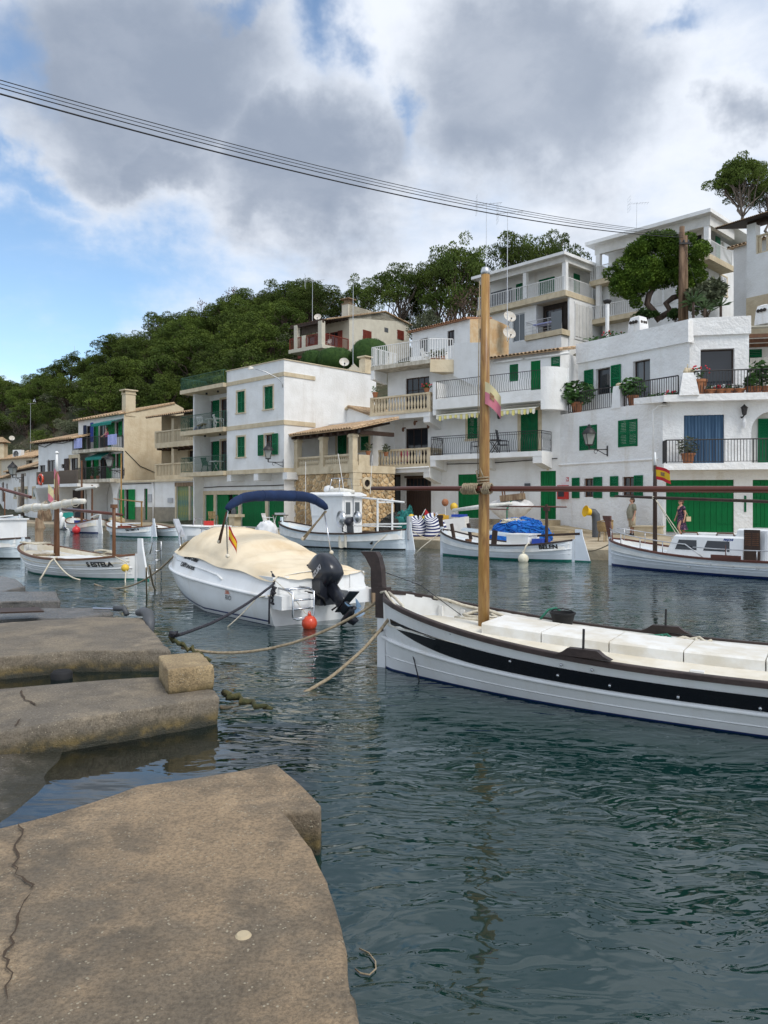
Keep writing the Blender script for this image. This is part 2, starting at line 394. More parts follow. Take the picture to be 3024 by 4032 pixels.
def concrete(name,ca,cb,wet=0.0,tide=.16):
 m=bpy.data.materials.new(name);m.use_nodes=True;t=NT(m.node_tree);MATS[name]=m
 b=t.n['Principled BSDF'];tc=t.new('ShaderNodeTexCoord').outputs['Object']
 c=t.mix(t.sstep(t.noise(tc,1.15,6,.66),.38,.62),ca,cb)
 c=t.mix(t.sstep(t.noise(tc,3.1,5,.7,.4),.42,.70,0,.7),c,tuple(q*.62 for q in cb));c=t.mix(t.sstep(t.noise(t.mapping(tc,loc=(5,2,0)),1.9,5,.65),.54,.70,0,.6),c,tuple(min(1,q*1.45)for q in ca))
 c=t.mix(t.sstep(t.noise(tc,48,6,.8),.40,.64,0,.8),c,t.mix(.72,c,(.055,.042,.028)))
 vor=t.new('ShaderNodeTexVoronoi');t.l.new(tc,vor.inputs['Vector']);vor.inputs['Scale'].default_value=46
 keep=t.sstep(t.noise(tc,16,2,.5),.52,.58)
 peb=t.math('MULTIPLY',t.sstep(vor.outputs['Distance'],.16,.30,1,0),keep)
 c=t.mix(t.math('MULTIPLY',peb,.75),c,(.46,.40,.29))
 c=t.mix(t.sstep(t.noise(tc,.8,6,.62),.55,.75,0,.55),c,(.10,.095,.082))
 sp=t.new('ShaderNodeSeparateXYZ');g=t.new('ShaderNodeNewGeometry');t.l.new(g.outputs['Position'],sp.inputs[0])
 zz=t.math('ADD',sp.outputs[2],t.math('MULTIPLY',t.math('SUBTRACT',t.noise(tc,3.5,5,.7),.5),.16))
 alg=t.sstep(zz,tide-.10,tide+.02,1,0)
 c=t.mix(t.math('MULTIPLY',alg,.80),c,t.mix(t.sstep(t.noise(tc,7,5,.7),.4,.65),(.035,.032,.014),(.15,.105,.028)))
 low=t.sstep(zz,.015,.07,1,0)
 c=t.mix(t.math('MULTIPLY',low,.8),c,(.018,.02,.012))
 t.l.new(c,b.inputs['Base Color'])
 r=t.math('SUBTRACT',.88-wet,t.math('MULTIPLY',low,.5));t.l.new(r,b.inputs['Roughness'])
 hgt=t.math('ADD',t.math('MULTIPLY',t.noise(tc,70,4,.75),1.0),t.math('MULTIPLY',t.noise(tc,9,5,.7),1.6))
 hgt=t.math('ADD',hgt,t.math('MULTIPLY',peb,.25))
 bn=t.new('ShaderNodeBump');bn.inputs['Distance'].default_value=.012;t.l.new(hgt,bn.inputs['Height']);t.l.new(bn.outputs[0],b.inputs['Normal'])
concrete('dock_concrete',(.385,.275,.165),(.205,.162,.112))
concrete('dock_concrete_grey',(.275,.225,.16),(.19,.163,.128))
concrete('dock_concrete_wet',(.17,.158,.145),(.13,.128,.124),.62,.02)
concrete('block_stone',(.46,.345,.19),(.36,.26,.14),0,.33)
concrete('slip_floor',(.15,.118,.06),(.10,.088,.055),.5,.0)
concrete('slip_wet',(.17,.15,.12),(.12,.11,.095),.74,-.06)
# --- terrain, a height field behind the houses
PROF=[(-1600,[(60,.3),(95,.6),(125,4),(165,12),(300,20)]),(-300,[(62,.3),(92,.6),(104,3),(120,9),(150,15),(300,18)]),(0,[(62,.3),(89,.7),(98,4),(110,11),(138,20),(160,19),(300,10)]),(300,[(60,.3),(79,.8),(87,6),(98,12),(122,21),(150,19),(300,10)]),(600,[(55,.3),(72,1),(80,5.5),(95,13.5),(118,24.5),(140,23),(300,12)]),(900,[(50,.3),(60,1.5),(68,6),(86,13.5),(108,25),(130,24),(300,14)]),(1200,[(46,.3),(54,2),(63,7.5),(73,13),(90,22.5),(105,26),(130,25),(300,14)]),(1500,[(45,.3),(52,4),(60,8),(72,13),(88,20),(105,22.5),(300,14)]),(1900,[(42,.3),(47,3.5),(52,8),(60,13),(75,18.5),(95,21),(300,14)]),(2300,[(40,.3),(44,6),(49,10.5),(54,13),(62,14.5),(80,21),(300,16)]),(2700,[(38,.3),(41.5,7),(46,10.8),(50,12.6),(60,14.5),(75,20),(300,16)]),(3100,[(36,.3),(41,8.5),(46,11.2),(50,12.4),(60,14.5),(75,20),(300,16)]),(4600,[(30,.3),(37,8),(44,11),(60,14.5),(75,20),(300,16)])]
def prof_z(pr,Y):
 if Y<=pr[0][0]:return pr[0][1]
 for(a,za),(b_,zb)in zip(pr,pr[1:]):
  if Y<=b_:f=(Y-a)/(b_-a);return za+(zb-za)*f
 return pr[-1][1]
def terrain(X,Y):
 u=1512+3000*X/Y;u=max(-1600,min(4600,u))
 for(ua,pa),(ub,pb)in zip(PROF,PROF[1:]):
  if u<=ub:
   f=(u-ua)/(ub-ua);z=prof_z(pa,Y)*(1-f)+prof_z(pb,Y)*f;break
 k=min(1,max(0,(z-2)/5))
 return z+k*(noise.noise(Vec((X*.12,Y*.12,0)))*1.3+noise.noise(Vec((X*.4,Y*.4,3)))*.5)
def terr_at(u,Y):X=(u-1512)/3000*Y;return Vec((X,Y,terrain(X,Y)))
EDGE=[(40,20.0),(19,22.3),(12.4,23.6),(7.25,26.9),(1.17,34.6),(-5.4,40.6),(-13,47.6),(-20.5,55.5),(-29.5,64.5),(-36,71),(-60,90)]
def edge_Y(u):
 k=(u-1512)/3000
 for(xa,ya),(xb,yb_)in zip(EDGE,EDGE[1:]):
  fa,fb=xa-k*ya,xb-k*yb_
  if fa*fb<=0:f=fa/(fa-fb);return ya+(yb_-ya)*f
 return 24 if k>0 else 80
NU,NY=150,90
def tp(i,j):
 u=-1600+6200*i;Y=34+(300-34)*(j**1.7)
 Y=max(Y,edge_Y(u)+7)
 X=(u-1512)/3000*Y
 return(X,Y,terrain(X,Y)-.05)
MB().grid(tp,NU,NY).build('hillside','hill_scrub',smooth=True,kind='structure')
# --- quay: a stone edge and its paving rising gently to the houses
def dense(pl,step):
 out=[]
 for a,b_ in zip(pl,pl[1:]):
  a=Vec(a);b_=Vec(b_);n=max(1,int((b_-a).length/step))
  out+=[a.lerp(b_,i/n)for i in range(n)]
 return out+[Vec(pl[-1])]
E=dense(EDGE,.6)
mb=MB();rings=[]
for i,p in enumerate(E):
 d=(E[min(i+1,len(E)-1)]-E[max(i-1,0)]).normalized();nn=Vec((d.y,-d.x))
 if nn.y<0:nn=-nn
 jit=noise.noise(Vec((p.x*.9,p.y*.9,0)))*.10
 zt=.40+noise.noise(Vec((p.x*.7,p.y*.7,5)))*.03-(.10 if p.x<-3 else 0)
 q=p+nn*jit
 rings.append([(q.x,q.y,-1.2),(q.x,q.y,.1),(q.x+nn.x*.02,q.y+nn.y*.02,zt-.05),(q.x+nn.x*.08,q.y+nn.y*.08,zt),(p.x+nn.x*1.2,p.y+nn.y*1.2,zt+.03),(p.x+nn.x*4,p.y+nn.y*4,.46),(p.x+nn.x*8,p.y+nn.y*8,.58),(p.x+nn.x*16,p.y+nn.y*16,.6)])
mb.loft(rings,False,False).build('quay','quay_stone',smooth=35,kind='structure')
# --- water and sea floor
m=bpy.data.materials.new('sea_water');m.use_nodes=True;t=NT(m.node_tree);MATS['sea_water']=m;t.n.clear()
tc=t.new('ShaderNodeTexCoord').outputs['Object']
wv=t.vmath('ADD',tc,t.vmath('SCALE',t.noise(tc,.9,2,.5,out=1),scale=.5))
n1=t.noise(t.mapping(wv,(2.9,6.8,1),(0,0,R(14))),1.0,2.0,.42,.5)
n2=t.noise(t.mapping(wv,(7.0,13,1),(0,0,R(-12))),1.0,1.5,.4,.3)
n3=t.noise(t.mapping(tc,(.5,1.1,1),(0,0,R(20))),1.0,2,.5)
calm=t.sstep(t.noise(t.mapping(tc,(.35,.6,1)),1.0,3,.5),.34,.66,.45,1.25)
hgt=t.math('ADD',t.math('MULTIPLY',t.math('ADD',t.math('MULTIPLY',n1,1.0),t.math('MULTIPLY',n2,.22)),t.math('MULTIPLY',calm,t.sstep(t.new('ShaderNodeVertexColor',layer_name='murk').outputs[0],.0,.6,.16,1))),t.math('MULTIPLY',n3,.9))
bn=t.new('ShaderNodeBump');bn.inputs['Distance'].default_value=.024;bn.inputs['Strength'].default_value=1;t.l.new(hgt,bn.inputs['Height'])
gl=t.new('ShaderNodeBsdfGlossy');gl.inputs['Roughness'].default_value=.015;gl.inputs['Color'].default_value=(.96,.98,1,1);t.l.new(bn.outputs[0],gl.inputs['Normal'])
tr=t.new('ShaderNodeBsdfTransparent');tr.inputs['Color'].default_value=(.62,.74,.62,1)
df=t.new('ShaderNodeBsdfDiffuse');df.inputs['Color'].default_value=(.005,.032,.028,1)
m1=t.new('ShaderNodeMixShader');t.l.new(t.new('ShaderNodeVertexColor',layer_name='murk').outputs[0],m1.inputs[0]);t.l.new(tr.outputs[0],m1.inputs[1]);t.l.new(df.outputs[0],m1.inputs[2])
fr=t.new('ShaderNodeFresnel');fr.inputs['IOR'].default_value=1.66;t.l.new(bn.outputs[0],fr.inputs['Normal'])
m2=t.new('ShaderNodeMixShader');t.l.new(fr.outputs[0],m2.inputs[0]);t.l.new(m1.outputs[0],m2.inputs[1]);t.l.new(gl.outputs[0],m2.inputs[2])
t.l.new(m2.outputs[0],t.new('ShaderNodeOutputMaterial').inputs[0])
SLIPS=[((-4.6,3.4,.36),(-.7,4.6,-.24),(-1.3,7.2,-.24),(-4.6,5.9,.36)),((-6.4,6.4,.34),(-1.9,7.0,-.42),(-2.9,9.6,-.42),(-6.8,8.8,.34))]
def slip_z(x,y):
 for A,B,C,D in SLIPS:
  if A[0]-3<x<B[0]+.1 and 3.3<y<9.6 and(y<6.9)==(A[1]<5):return A[2]+(B[2]-A[2])*(x-A[0])/(B[0]-A[0])
 return-2.4
mb=MB();wm=[]
NG=60;mb.grid(lambda i,j:(-9+12*i,1+12*j,0),NG,NG)
wm=[.72*(1-math.exp(-max(0,-slip_z(x,y))*2.0))for x,y,_ in mb.v]
for a in((-140,-9,-30,130),(3,90,-30,130),(-9,3,-30,1),(-9,3,13,130)):mb.quad((a[0],a[2],0),(a[1],a[2],0),(a[1],a[3],0),(a[0],a[3],0))
wo=mb.build('water','sea_water',kind='structure',fix=False);ca=wo.data.color_attributes.new('murk','FLOAT_COLOR','POINT')
for i,d in enumerate(ca.data):g_=wm[i]if i<len(wm)else .72;d.color=(g_,g_,g_,1)
pmat('sea_bed',(.012,.030,.026),(.035,.058,.044),.7,.95)
def bed(i,j):
 x=-140+230*i;y=-30+160*j
 return(x,y,-2.4)
mb=MB().grid(bed,8,8)
def shelf(i,j):
 x=-9+10.5*i;y=1.2+13*j
 f=min(1,max(0,(x+2.6-.12*(y-5))/3.4));f=f*f*(3-2*f)
 return(x,y,-.42-1.98*f+.08*noise.noise(Vec((x*1.3,y*1.3,0))))
mb.grid(shelf,44,50).build('seabed','sea_bed',smooth=True,kind='structure')
# --- near docks
def slab(name,poly,z0,z1,mat,bev=.035,amp=.012,seg=3,cell=.11,kind='structure'):
 """a cast block: prism with worn, slightly irregular edges"""
 bm=bmesh.new()
 zt=z1 if isinstance(z1,(list,tuple))else[z1]*len(poly)
 lo=[bm.verts.new((p[0],p[1],z0))for p in poly];hi=[bm.verts.new((p[0],p[1],z))for p,z in zip(poly,zt)]
 n=len(poly);bm.faces.new(hi);bm.faces.new(lo[::-1])
 for i in range(n):bm.faces.new((lo[i],lo[(i+1)%n],hi[(i+1)%n],hi[i]))
 bmesh.ops.recalc_face_normals(bm,faces=bm.faces)
 ed=[e for e in bm.edges if not all(abs(v.co.z-z0)<1e-5 for v in e.verts)]
 bmesh.ops.bevel(bm,geom=ed,offset=bev,segments=seg,affect='EDGES',profile=.6)
 bmesh.ops.triangulate(bm,faces=[f for f in bm.faces if len(f.verts)>4])
 for _ in range(5):
  es=[e for e in bm.edges if e.calc_length()>cell*2.2]
  if not es or len(bm.verts)>30000:break
  bmesh.ops.subdivide_edges(bm,edges=es,cuts=1,use_grid_fill=True)
  bmesh.ops.triangulate(bm,faces=[f for f in bm.faces if len(f.verts)>4])
 bm.normal_update()
 for v in bm.verts:
  p=v.co;k=noise.noise(p*2.6)*1.2+noise.noise(p*7.0)*.9+noise.noise(p*19)*.4
  side=1-abs(v.normal.z)
  bite=max(0,noise.noise(p*3.3+Vec((7,1,0)))-.22)*max(0,noise.noise(p*9)+.35)*.22 if .15<side<.97 and p.z>z0+.8*(max(zt)-z0)else 0
  v.co=p+v.normal*(amp*k*(.35+1.0*side)-bite)
 me=bpy.data.meshes.new(name);bm.to_mesh(me);bm.free();me.materials.append(MATS[mat])
 me.polygons.foreach_set('use_smooth',[True]*len(me.polygons))
 o=link(name,me);o['kind']=kind
 return o
ZD=.25
def dk(pts,z=ZD):return[(lambda q:(q.x,q.y))(atZ(u,v,z))for u,v in pts]
near=dk([(1092,3003),(1268,3165),(1262,3195),(1118,3190),(1158,3235),(1225,3330),(1290,3470),(1340,3640),(1380,3830),(1408,4032)])
near+=[(-.05,1.9),(-.02,.2),(-4.4,.2),(-4.4,3.2)]+dk([(-350,3330),(0,3255),(172,3212),(345,3162),(545,3092),(800,3055)])
slab('dock',near,-1.6,ZD,'dock_concrete',.028,.014)
mid=dk([(866,2743),(846,2716),(628,2661),(362,2679),(0,2709),(-500,2760),(-500,2960),(0,2881),(300,2829),(603,2784)])
slab('dock',mid,-1.4,ZD,'dock_concrete_grey',.03,.018)
back=dk([(668,2560),(650,2539),(562,2432),(380,2428),(0,2452),(-600,2480),(-600,2640),(0,2588),(290,2563)])
slab('dock',back[:1]+back[2:],-1.3,ZD,'dock_concrete_grey',.035,.024)
thin=dk([(445,2412),(430,2392),(-500,2400),(-500,2452),(0,2440),(300,2430)],.13)
slab('dock',thin,-1.3,.13,'dock_concrete_wet',.04,.02)
thin2=dk([(236,2364),(222,2328),(-600,2330),(-600,2385),(0,2368)],.22)
slab('dock',thin2,-1.3,.22,'dock_concrete_wet',.04,.02)
thin3=dk([(100,2308),(62,2278),(-20,2262),(-600,2262),(-600,2330),(0,2330)],.2)
slab('dock',thin3,-1.3,.2,'dock_concrete_wet',.04,.02)
def ramp(name,pts,mat):
 mb=MB();A,B,C,D=[Vec(p)for p in pts]
 mb.grid(lambda i,j:tuple(A.lerp(B,i).lerp(D.lerp(C,i),j)+Vec((0,0,.02*noise.noise(Vec((i*9,j*7,2)))))),30,16)
 return mb.build(name,mat,smooth=True,kind='structure')
ramp('slipway',SLIPS[0],'slip_wet')
ramp('slipway',SLIPS[1],'slip_floor')
# --- building kit (all in a house's own frame: x along, y inwards, z up)
def wallface(mb,x0,x1,z0,z1,y,ops=(),dep=.22,top=None,mi=0):
 """wall at plane y with rectangular openings and their reveals; top(x) may slope"""
 xs=sorted({x0,x1,*[v for r in ops for v in r[:2]]});zs=sorted({z0,z1,*[v for r in ops for v in r[2:]]})
 xs=[x for x in xs if x0-1e-6<=x<=x1+1e-6];zs=[z for z in zs if z0-1e-6<=z<=z1+1e-6]
 for xa,xb in zip(xs,xs[1:]):
  for za,zb in zip(zs,zs[1:]):
   cx,cz=(xa+xb)/2,(za+zb)/2
   if any(r[0]<cx<r[1]and r[2]<cz<r[3]for r in ops):continue
   ta,tb=(top(xa),top(xb))if(top and zb==zs[-1])else(zb,zb)
   mb.quad((xa,y,za),(xb,y,za),(xb,y,tb),(xa,y,ta),mi)
 for a,b_,c,d in ops:
  e=y+dep
  mb.quad((a,y,c),(a,e,c),(a,e,d),(a,y,d),mi);mb.quad((b_,y,c),(b_,y,d),(b_,e,d),(b_,e,c),mi)
  mb.quad((a,y,d),(a,e,d),(b_,e,d),(b_,y,d),mi);mb.quad((a,y,c),(b_,y,c),(b_,e,c),(a,e,c),mi)
def sidewall(mb,x,y0,y1,z0,z1,ops=(),dep=.22,mi=0,sgn=-1,ztop=None):
 """wall in a plane x = const, reveals going towards sgn"""
 q=MB();wallface(q,y0,y1,z0,z1,0,ops,dep,ztop)
 mb.add([(x+sgn*p[1],p[0],p[2])for p in q.v],q.f,mi)
UC={}
def cached(key,fn,mat,smooth=False):
 if key not in UC:UC[key]=fn().mesh(key[0],mat,smooth)
 return UC[key]
def window(P,r,y,nx=2,nz=2,fmat='wood_frame',pmat_='glass_dark',fw=.06,bars=.035,name='window',curtain=None,side=None,label=None):
 x0,x1,z0,z1=r;w,h=x1-x0,z1-z0
 f=MB()
 f.b(x0,x0+fw,y,y+.07,z0,z1);f.b(x1-fw,x1,y,y+.07,z0,z1)
 f.b(x0+fw,x1-fw,y,y+.07,z1-fw,z1);f.b(x0+fw,x1-fw,y,y+.07,z0,z0+fw)
 for i in range(1,nx):cx=x0+w*i/nx;f.b(cx-bars/2,cx+bars/2,y+.005,y+.06,z0+fw,z1-fw)
 for i in range(1,nz):cz=z0+h*i/nz;f.b(x0+fw,x1-fw,y+.009,y+.055,cz-bars/2,cz+bars/2)
 g=MB().b(x0+fw*.5,x1-fw*.5,y+.035,y+.045,z0+fw*.5,z1-fw*.5)
 if side is not None:
  for q in(f,g):q.v=[(side+(p[1]-y)*-1,p[0],p[2])for p in q.v]
 o=f.build(name,fmat,P,label=label);g.build('pane',pmat_,o)
 if curtain and side is None:
  c=MB()
  for cx0,cx1 in curtain:
   n=14;c.loft([[(cx0+(cx1-cx0)*i/n,y+.10+.02*(i%2),z)for i in range(n+1)]for z in(z0+fw,z1-fw)],False,False)
  c.build('curtain','curtain',o,smooth=True)
 return o
def leaf(P,x0,x1,z0,z1,y,mat='shutter_green',th=.045,side=None,name='shutter',sp=.07,label=None):
 """one louvred shutter leaf; its slats are real but far too small to pick apart"""
 fw=min(.07,(x1-x0)*.18);f=MB()
 f.b(x0,x0+fw,y,y+th,z0,z1);f.b(x1-fw,x1,y,y+th,z0,z1)
 for a,b_ in((z0,z0+fw*1.3),(z1-fw,z1),((z0+z1)/2-fw/2,(z0+z1)/2+fw/2)):f.b(x0+fw,x1-fw,y,y+th,a,b_)
 s=MB();n=max(4,int((z1-z0)/sp))
 for i in range(n):
  z=z0+(z1-z0)*(i+.5)/n
  s.quad((x0+fw,y+.004,z-sp*.52),(x1-fw,y+.004,z-sp*.52),(x1-fw,y+th-.004,z+sp*.52),(x0+fw,y+th-.004,z+sp*.52))
 if side is not None:
  for q in(f,s):q.v=[(side-(p[1]-y),p[0],p[2])for p in q.v]
 o=f.build(name,mat,P,label=label);s.build('slats',mat,o,fix=False,kind='stuff')
 return o
def shut(P,r,y,mat='shutter_green',n=2,**k):
 x0,x1,z0,z1=r
 for i in range(n):leaf(P,x0+(x1-x0)*i/n+.006,x0+(x1-x0)*(i+1)/n-.006,z0+.01,z1-.01,y,mat,**k)
def surround(P,r,y,wd=.12,proud=.025,mat='sandstone',sill=True,name='window_surround',side=None):
 x0,x1,z0,z1=r;m=MB()
 m.b(x0-wd,x0,y-proud,y+.02,z0,z1);m.b(x1,x1+wd,y-proud,y+.02,z0,z1);m.b(x0-wd,x1+wd,y-proud,y+.02,z1,z1+wd)
 if sill:m.b(x0-wd-.04,x1+wd+.04,y-proud-.05,y+.02,z0-wd*.7,z0)
 if side is not None:m.v=[(side-(p[1]-y),p[0],p[2])for p in m.v]
 return m.build(name,mat,P)
def plankdoor(P,r,y,n,mat,name='garage_door',vents=False,hinges=True,sill=0):
 x0,x1,z0,z1=r;d=MB().b(x0,x1,y+.04,y+.07,z0,z1).build(name,mat,P)
 wd=(x1-x0)/n
 me=cached(('plank',mat,round(wd,3),round(z1-z0,3)),lambda:MB().b(.006,wd-.006,0,.038,0,z1-z0),mat)
 for i in range(n):link('plank',me,d,(x0+i*wd,y,z0))
 if hinges:
  hw=(x1-x0)*.22;hm=cached(('hinge',mat,round(hw,2)),lambda:MB().b(0,hw,-.022,-.002,0,.06),mat)
  for zz in(z0+(z1-z0)*.16,z0+(z1-z0)*.62,z1-.12):
   link('hinge',hm,d,(x0+.02,y,zz));link('hinge',hm,d,(x1-.02-hw,y,zz))
 if vents:
  v=MB()
  for i in range(n):
   if i%1==0:v.b(x0+(i+.45)*wd,x0+(i+.58)*wd,y-.004,y+.002,z1-.62,z1-.26)
  v.build('vent_slots','interior',d,kind='stuff')
 return d
def barmesh(h,style,mat,r=.012):
 def f():
  m=MB()
  if style=='wavy':
   n=10;m.tube([(0,-.085*math.sin(2*PI*(i/n))*(1 if i/n>.5 else .25)-.05*math.sin(PI*i/n),h*i/n)for i in range(n+1)],r,4)
  elif style=='flat':m.b(-.02,.02,-.012,.012,0,h)
  else:m.b(-r,r,-r,r,0,h)
  return m
 return cached(('bar',style,mat,round(h,3),r),f,mat)
def railing(P,path,z,h,sp,mat,style='straight',r=.018,rb=.011,name='railing',mid=False,label=None,zs=None):
 """path: (x, y) corners; its bars are separate sub-parts"""
 m=MB();zf=lambda i:(zs[i]if zs else z)
 top=[(p[0],p[1],zf(i)+h)for i,p in enumerate(path)]
 m.tube(top,r,6);m.tube([(p[0],p[1],zf(i)+.07)for i,p in enumerate(path)],rb,4)
 if mid:m.tube([(p[0],p[1],zf(i)+h-.12)for i,p in enumerate(path)],rb,4)
 for i,p in enumerate(path):m.tube([(p[0],p[1],zf(i)),(p[0],p[1],zf(i)+h)],r,6)
 o=m.build(name,mat,P,label=label);me=barmesh(h-.07,style,mat,rb)
 for i,(a,b_)in enumerate(zip(path,path[1:])):
  a=Vec(a);b_=Vec(b_);L=(b_-a).length;n=max(1,int(L/sp));ang=math.atan2((b_-a).y,(b_-a).x)
  for k in range(1,n):
   q=a.lerp(b_,k/n);zz=zf(i)+(zf(i+1)-zf(i))*k/n
   link('bar',me,o,(q.x,q.y,zz+.07),(0,0,ang))
 return o
BAL=[(.075,0),(.075,.05),(.045,.07),(.045,.10),(.062,.16),(.080,.27),(.068,.38),(.040,.48),(.036,.54),(.055,.57),(.048,.61),(.072,.64),(.072,.70)]
def balmesh(h,mat,kind):
 def f():
  if kind=='turned':return MB().lathe([(r*.95,z*h/.70)for r,z in BAL],8)
  if kind=='lattice':return MB().b(-.045,.045,-.03,.03,0,h)
  return MB().b(-.05,.05,-.05,.05,0,h)
 return cached(('baluster',mat,round(h,3),kind),f,mat,40 if kind=='turned' else False)
def balustrade(P,path,z,h,sp,mat='sandstone',kind='turned',post=.16,rw=.11,posts=True,name='balustrade'):
 m=MB()
 for a,b_ in zip(path,path[1:]):
  a=Vec(a);b_=Vec(b_);c=(a+b_)/2;L=(b_-a).length;ang=math.atan2((b_-a).y,(b_-a).x)
  m.box((c.x,c.y,z+h-.05),(L+rw,rw*1.7,.10),ang);m.box((c.x,c.y,z+.05),(L+rw*.9,rw*1.5,.10),ang)
 if posts:
  for p in path:m.b(p[0]-post/2-.003,p[0]+post/2+.003,p[1]-post/2-.003,p[1]+post/2+.003,z-.003,z+h+.012)
 o=m.build(name,mat,P);me=balmesh(h-.19,mat,kind)
 for a,b_ in zip(path,path[1:]):
  a=Vec(a);b_=Vec(b_);L=(b_-a).length;n=max(1,int(L/sp));ang=math.atan2((b_-a).y,(b_-a).x)
  for k in range(n):
   q=a.lerp(b_,(k+.5)/n)
   if L>.4:link('baluster',me,o,(q.x,q.y,z+.095),(0,0,ang))
 return o
def tilemesh(mat,L=.46,r=.105):
 def f():
  m=MB();n=6
  rings=[]
  for y,rr,dz in((0,r,0),(L,r*.78,.0)):
   rings.append([(rr*math.cos(PI*k/n),y,rr*.85*math.sin(PI*k/n)+dz)for k in range(n+1)])
  inner=[[(p[0]*.84,p[1],p[2]*.80-.004)for p in rg]for rg in rings]
  m.loft(rings,False,False);m.loft(inner[::-1],False,False)
  for k in range(n):m.quad(rings[0][k],rings[0][k+1],inner[0][k+1],inner[0][k])
  return m
 return cached(('tile',mat,L,r),f,mat,50)
def tileroof(P,o,xv,sv,nx,ny,mat='roof_tile',base='roof_tile',th=.06,name='roof',limit=300,pitch=None):
 """pan-and-cover clay roof: o front-left eave corner, xv along the eave, sv up the slope (house frame); the covers of the first rows are parts"""
 o=Vec(o);xv=Vec(xv);sv=Vec(sv);nrm=xv.cross(sv).normalized()
 if nrm.z<0:nrm=-nrm
 m=MB();m.ext([o,o+xv,o+xv+sv,o+sv],nrm*-th)
 ro=m.build(name,base,P)
 xd=xv.normalized();ydv=sv.normalized();B=Matrix((xd,ydv,nrm)).transposed().to_4x4()
 L=sv.length/ny;me=tilemesh(mat,L*1.18 if L<.6 else .5,min(.12,xv.length/nx*.47));cnt=0;rest=MB()
 for j in range(ny):
  for i in range(nx):
   p=o+xv*((i+.5)/nx)+sv*(j/ny)+nrm*(.012+.004*(j%2))-ydv*(.05 if j==0 else 0)
   M=Matrix.Translation(p)@B@Matrix.Rotation(U(-.05,.05),4,'Z')@Matrix.Rotation(R(1.6),4,'X')
   if cnt<limit:
    t=link('tile',me,ro);t.matrix_local=M;cnt+=1
   else:rest.add([M@v.co for v in me.vertices],[tuple(q.vertices)for q in me.polygons])
 if rest.v:rest.build('tiles',mat,ro,smooth=40,fix=False,kind='stuff')
 return ro
def pipe(P,pts,r=.035,mat='plastic_white',name='drain_pipe',n=6):return MB().tube(pts,r,n).build(name,mat,P,smooth=True)
def pot(c,r=.16,h=.26,mat='terracotta'):
 return MB().lathe([(r*.68,0),(r*.98,h*.82),(r*1.08,h*.82),(r*1.08,h),(r*.9,h),(r*.86,h*.86),(.01,h*.86)],12,c)
def leaves(mb,c,rad,n,size,flat=.3,up=.3,seed=0):
 rg=random.Random(seed)
 for _ in range(n):
  while True:
   p=Vec((rg.uniform(-1,1),rg.uniform(-1,1),rg.uniform(-1,1)))
   if p.length<1:break
  q=Vec(c)+Vec((p.x*rad[0],p.y*rad[1],p.z*rad[2]))
  d=(Vec((rg.gauss(0,1),rg.gauss(0,1),rg.gauss(0,flat)+up))).normalized();s=d.cross(Vec((rg.gauss(0,1),rg.gauss(0,1),rg.gauss(0,1)))).normalized()
  k=size*rg.uniform(.6,1.3)
  mb.add([q-d*k,q+s*k*.38,q+d*k,q-s*k*.38],[(0,1,2,3)])
 return mb
def potplant(loc,label,r=.16,h=.26,rad=(.25,.25,.25),n=70,size=.09,flower=None,group=None,mat='plant_leaf',seed=1,potmat='terracotta'):
 P=thing('potted_plant',label,'potted plant',loc,0,group)
 pot((0,0,0),r,h,potmat).build('pot',potmat,P,smooth=40)
 l=MB();leaves(l,(0,0,h+rad[2]*.75),rad,n,size,seed=seed)
 for k in range(4):l.tube([(0,0,h*.85),(rad[0]*.5*math.cos(k*1.6),rad[1]*.5*math.sin(k*1.6),h+rad[2])],.008,4)
 f=l.build('foliage',mat,P,fix=False)
 if flower:
  b=MB();rg=random.Random(seed)
  for _ in range(14):b.sphere((rg.uniform(-1,1)*rad[0],rg.uniform(-1,1)*rad[1],h+rad[2]*rg.uniform(.6,1.7)),.04,5,4)
  b.build('blossom',flower,P)
 return P
def wall_lamp(loc,rz,label,s=1.0):
 """street lantern on a scrolled wall bracket; rz turns its -y away from the wall"""
 P=thing('wall_lamp',label,'lamp',loc,rz,'street lanterns on wall brackets')
 m=MB();m.b(-.03*s,.03*s,-.03,0,-.22*s,.2*s);m.tube([(0,0,.06*s),(0,-.35*s,.04*s),(0,-.78*s,.06*s)],.022*s,6)
 m.tube([(0,0,-.16*s),(0,-.12*s,-.14*s),(0,-.3*s,-.04*s),(0,-.45*s,.03*s)],.016*s,5)
 m.tube([(0,-.50*s+.09*s*math.cos(a*.7)*(1-a*.05),-.05*s+.09*s*math.sin(a*.7)*(1-a*.05))for a in range(9)],.011*s,4)
 m.tube([(0,-.78*s,.06*s),(0,-.78*s,.2*s)],.03*s,8)
 m.build('bracket','iron_black',P,smooth=40)
 g=MB();g.loft([[(rr*s*cx,-.78*s+rr*s*cy,z*s)for cx,cy in((-1,-1),(1,-1),(1,1),(-1,1))]for rr,z in((.10,.24),(.185,.66))]);g.build('lantern_glass','lamp_glass',P)
 f=MB()
 for cx,cy in((-1,-1),(1,-1),(1,1),(-1,1)):f.tube([(.105*s*cx,-.78*s+.105*s*cy,.23*s),(.19*s*cx,-.78*s+.19*s*cy,.67*s)],.014*s,4)
 f.lathe([(.03*s,.18*s),(.15*s,.22*s),(.15*s,.245*s)],8,(0,-.78*s,0))
 f.lathe([(.29*s,.66*s),(.29*s,.69*s),(.20*s,.82*s),(.10*s,.90*s),(.10*s,.95*s),(.05*s,.97*s),(.05*s,1.03*s),(.015*s,1.05*s)],8,(0,-.78*s,0))
 f.build('lantern_cap','iron_black',P,smooth=40)
 return P
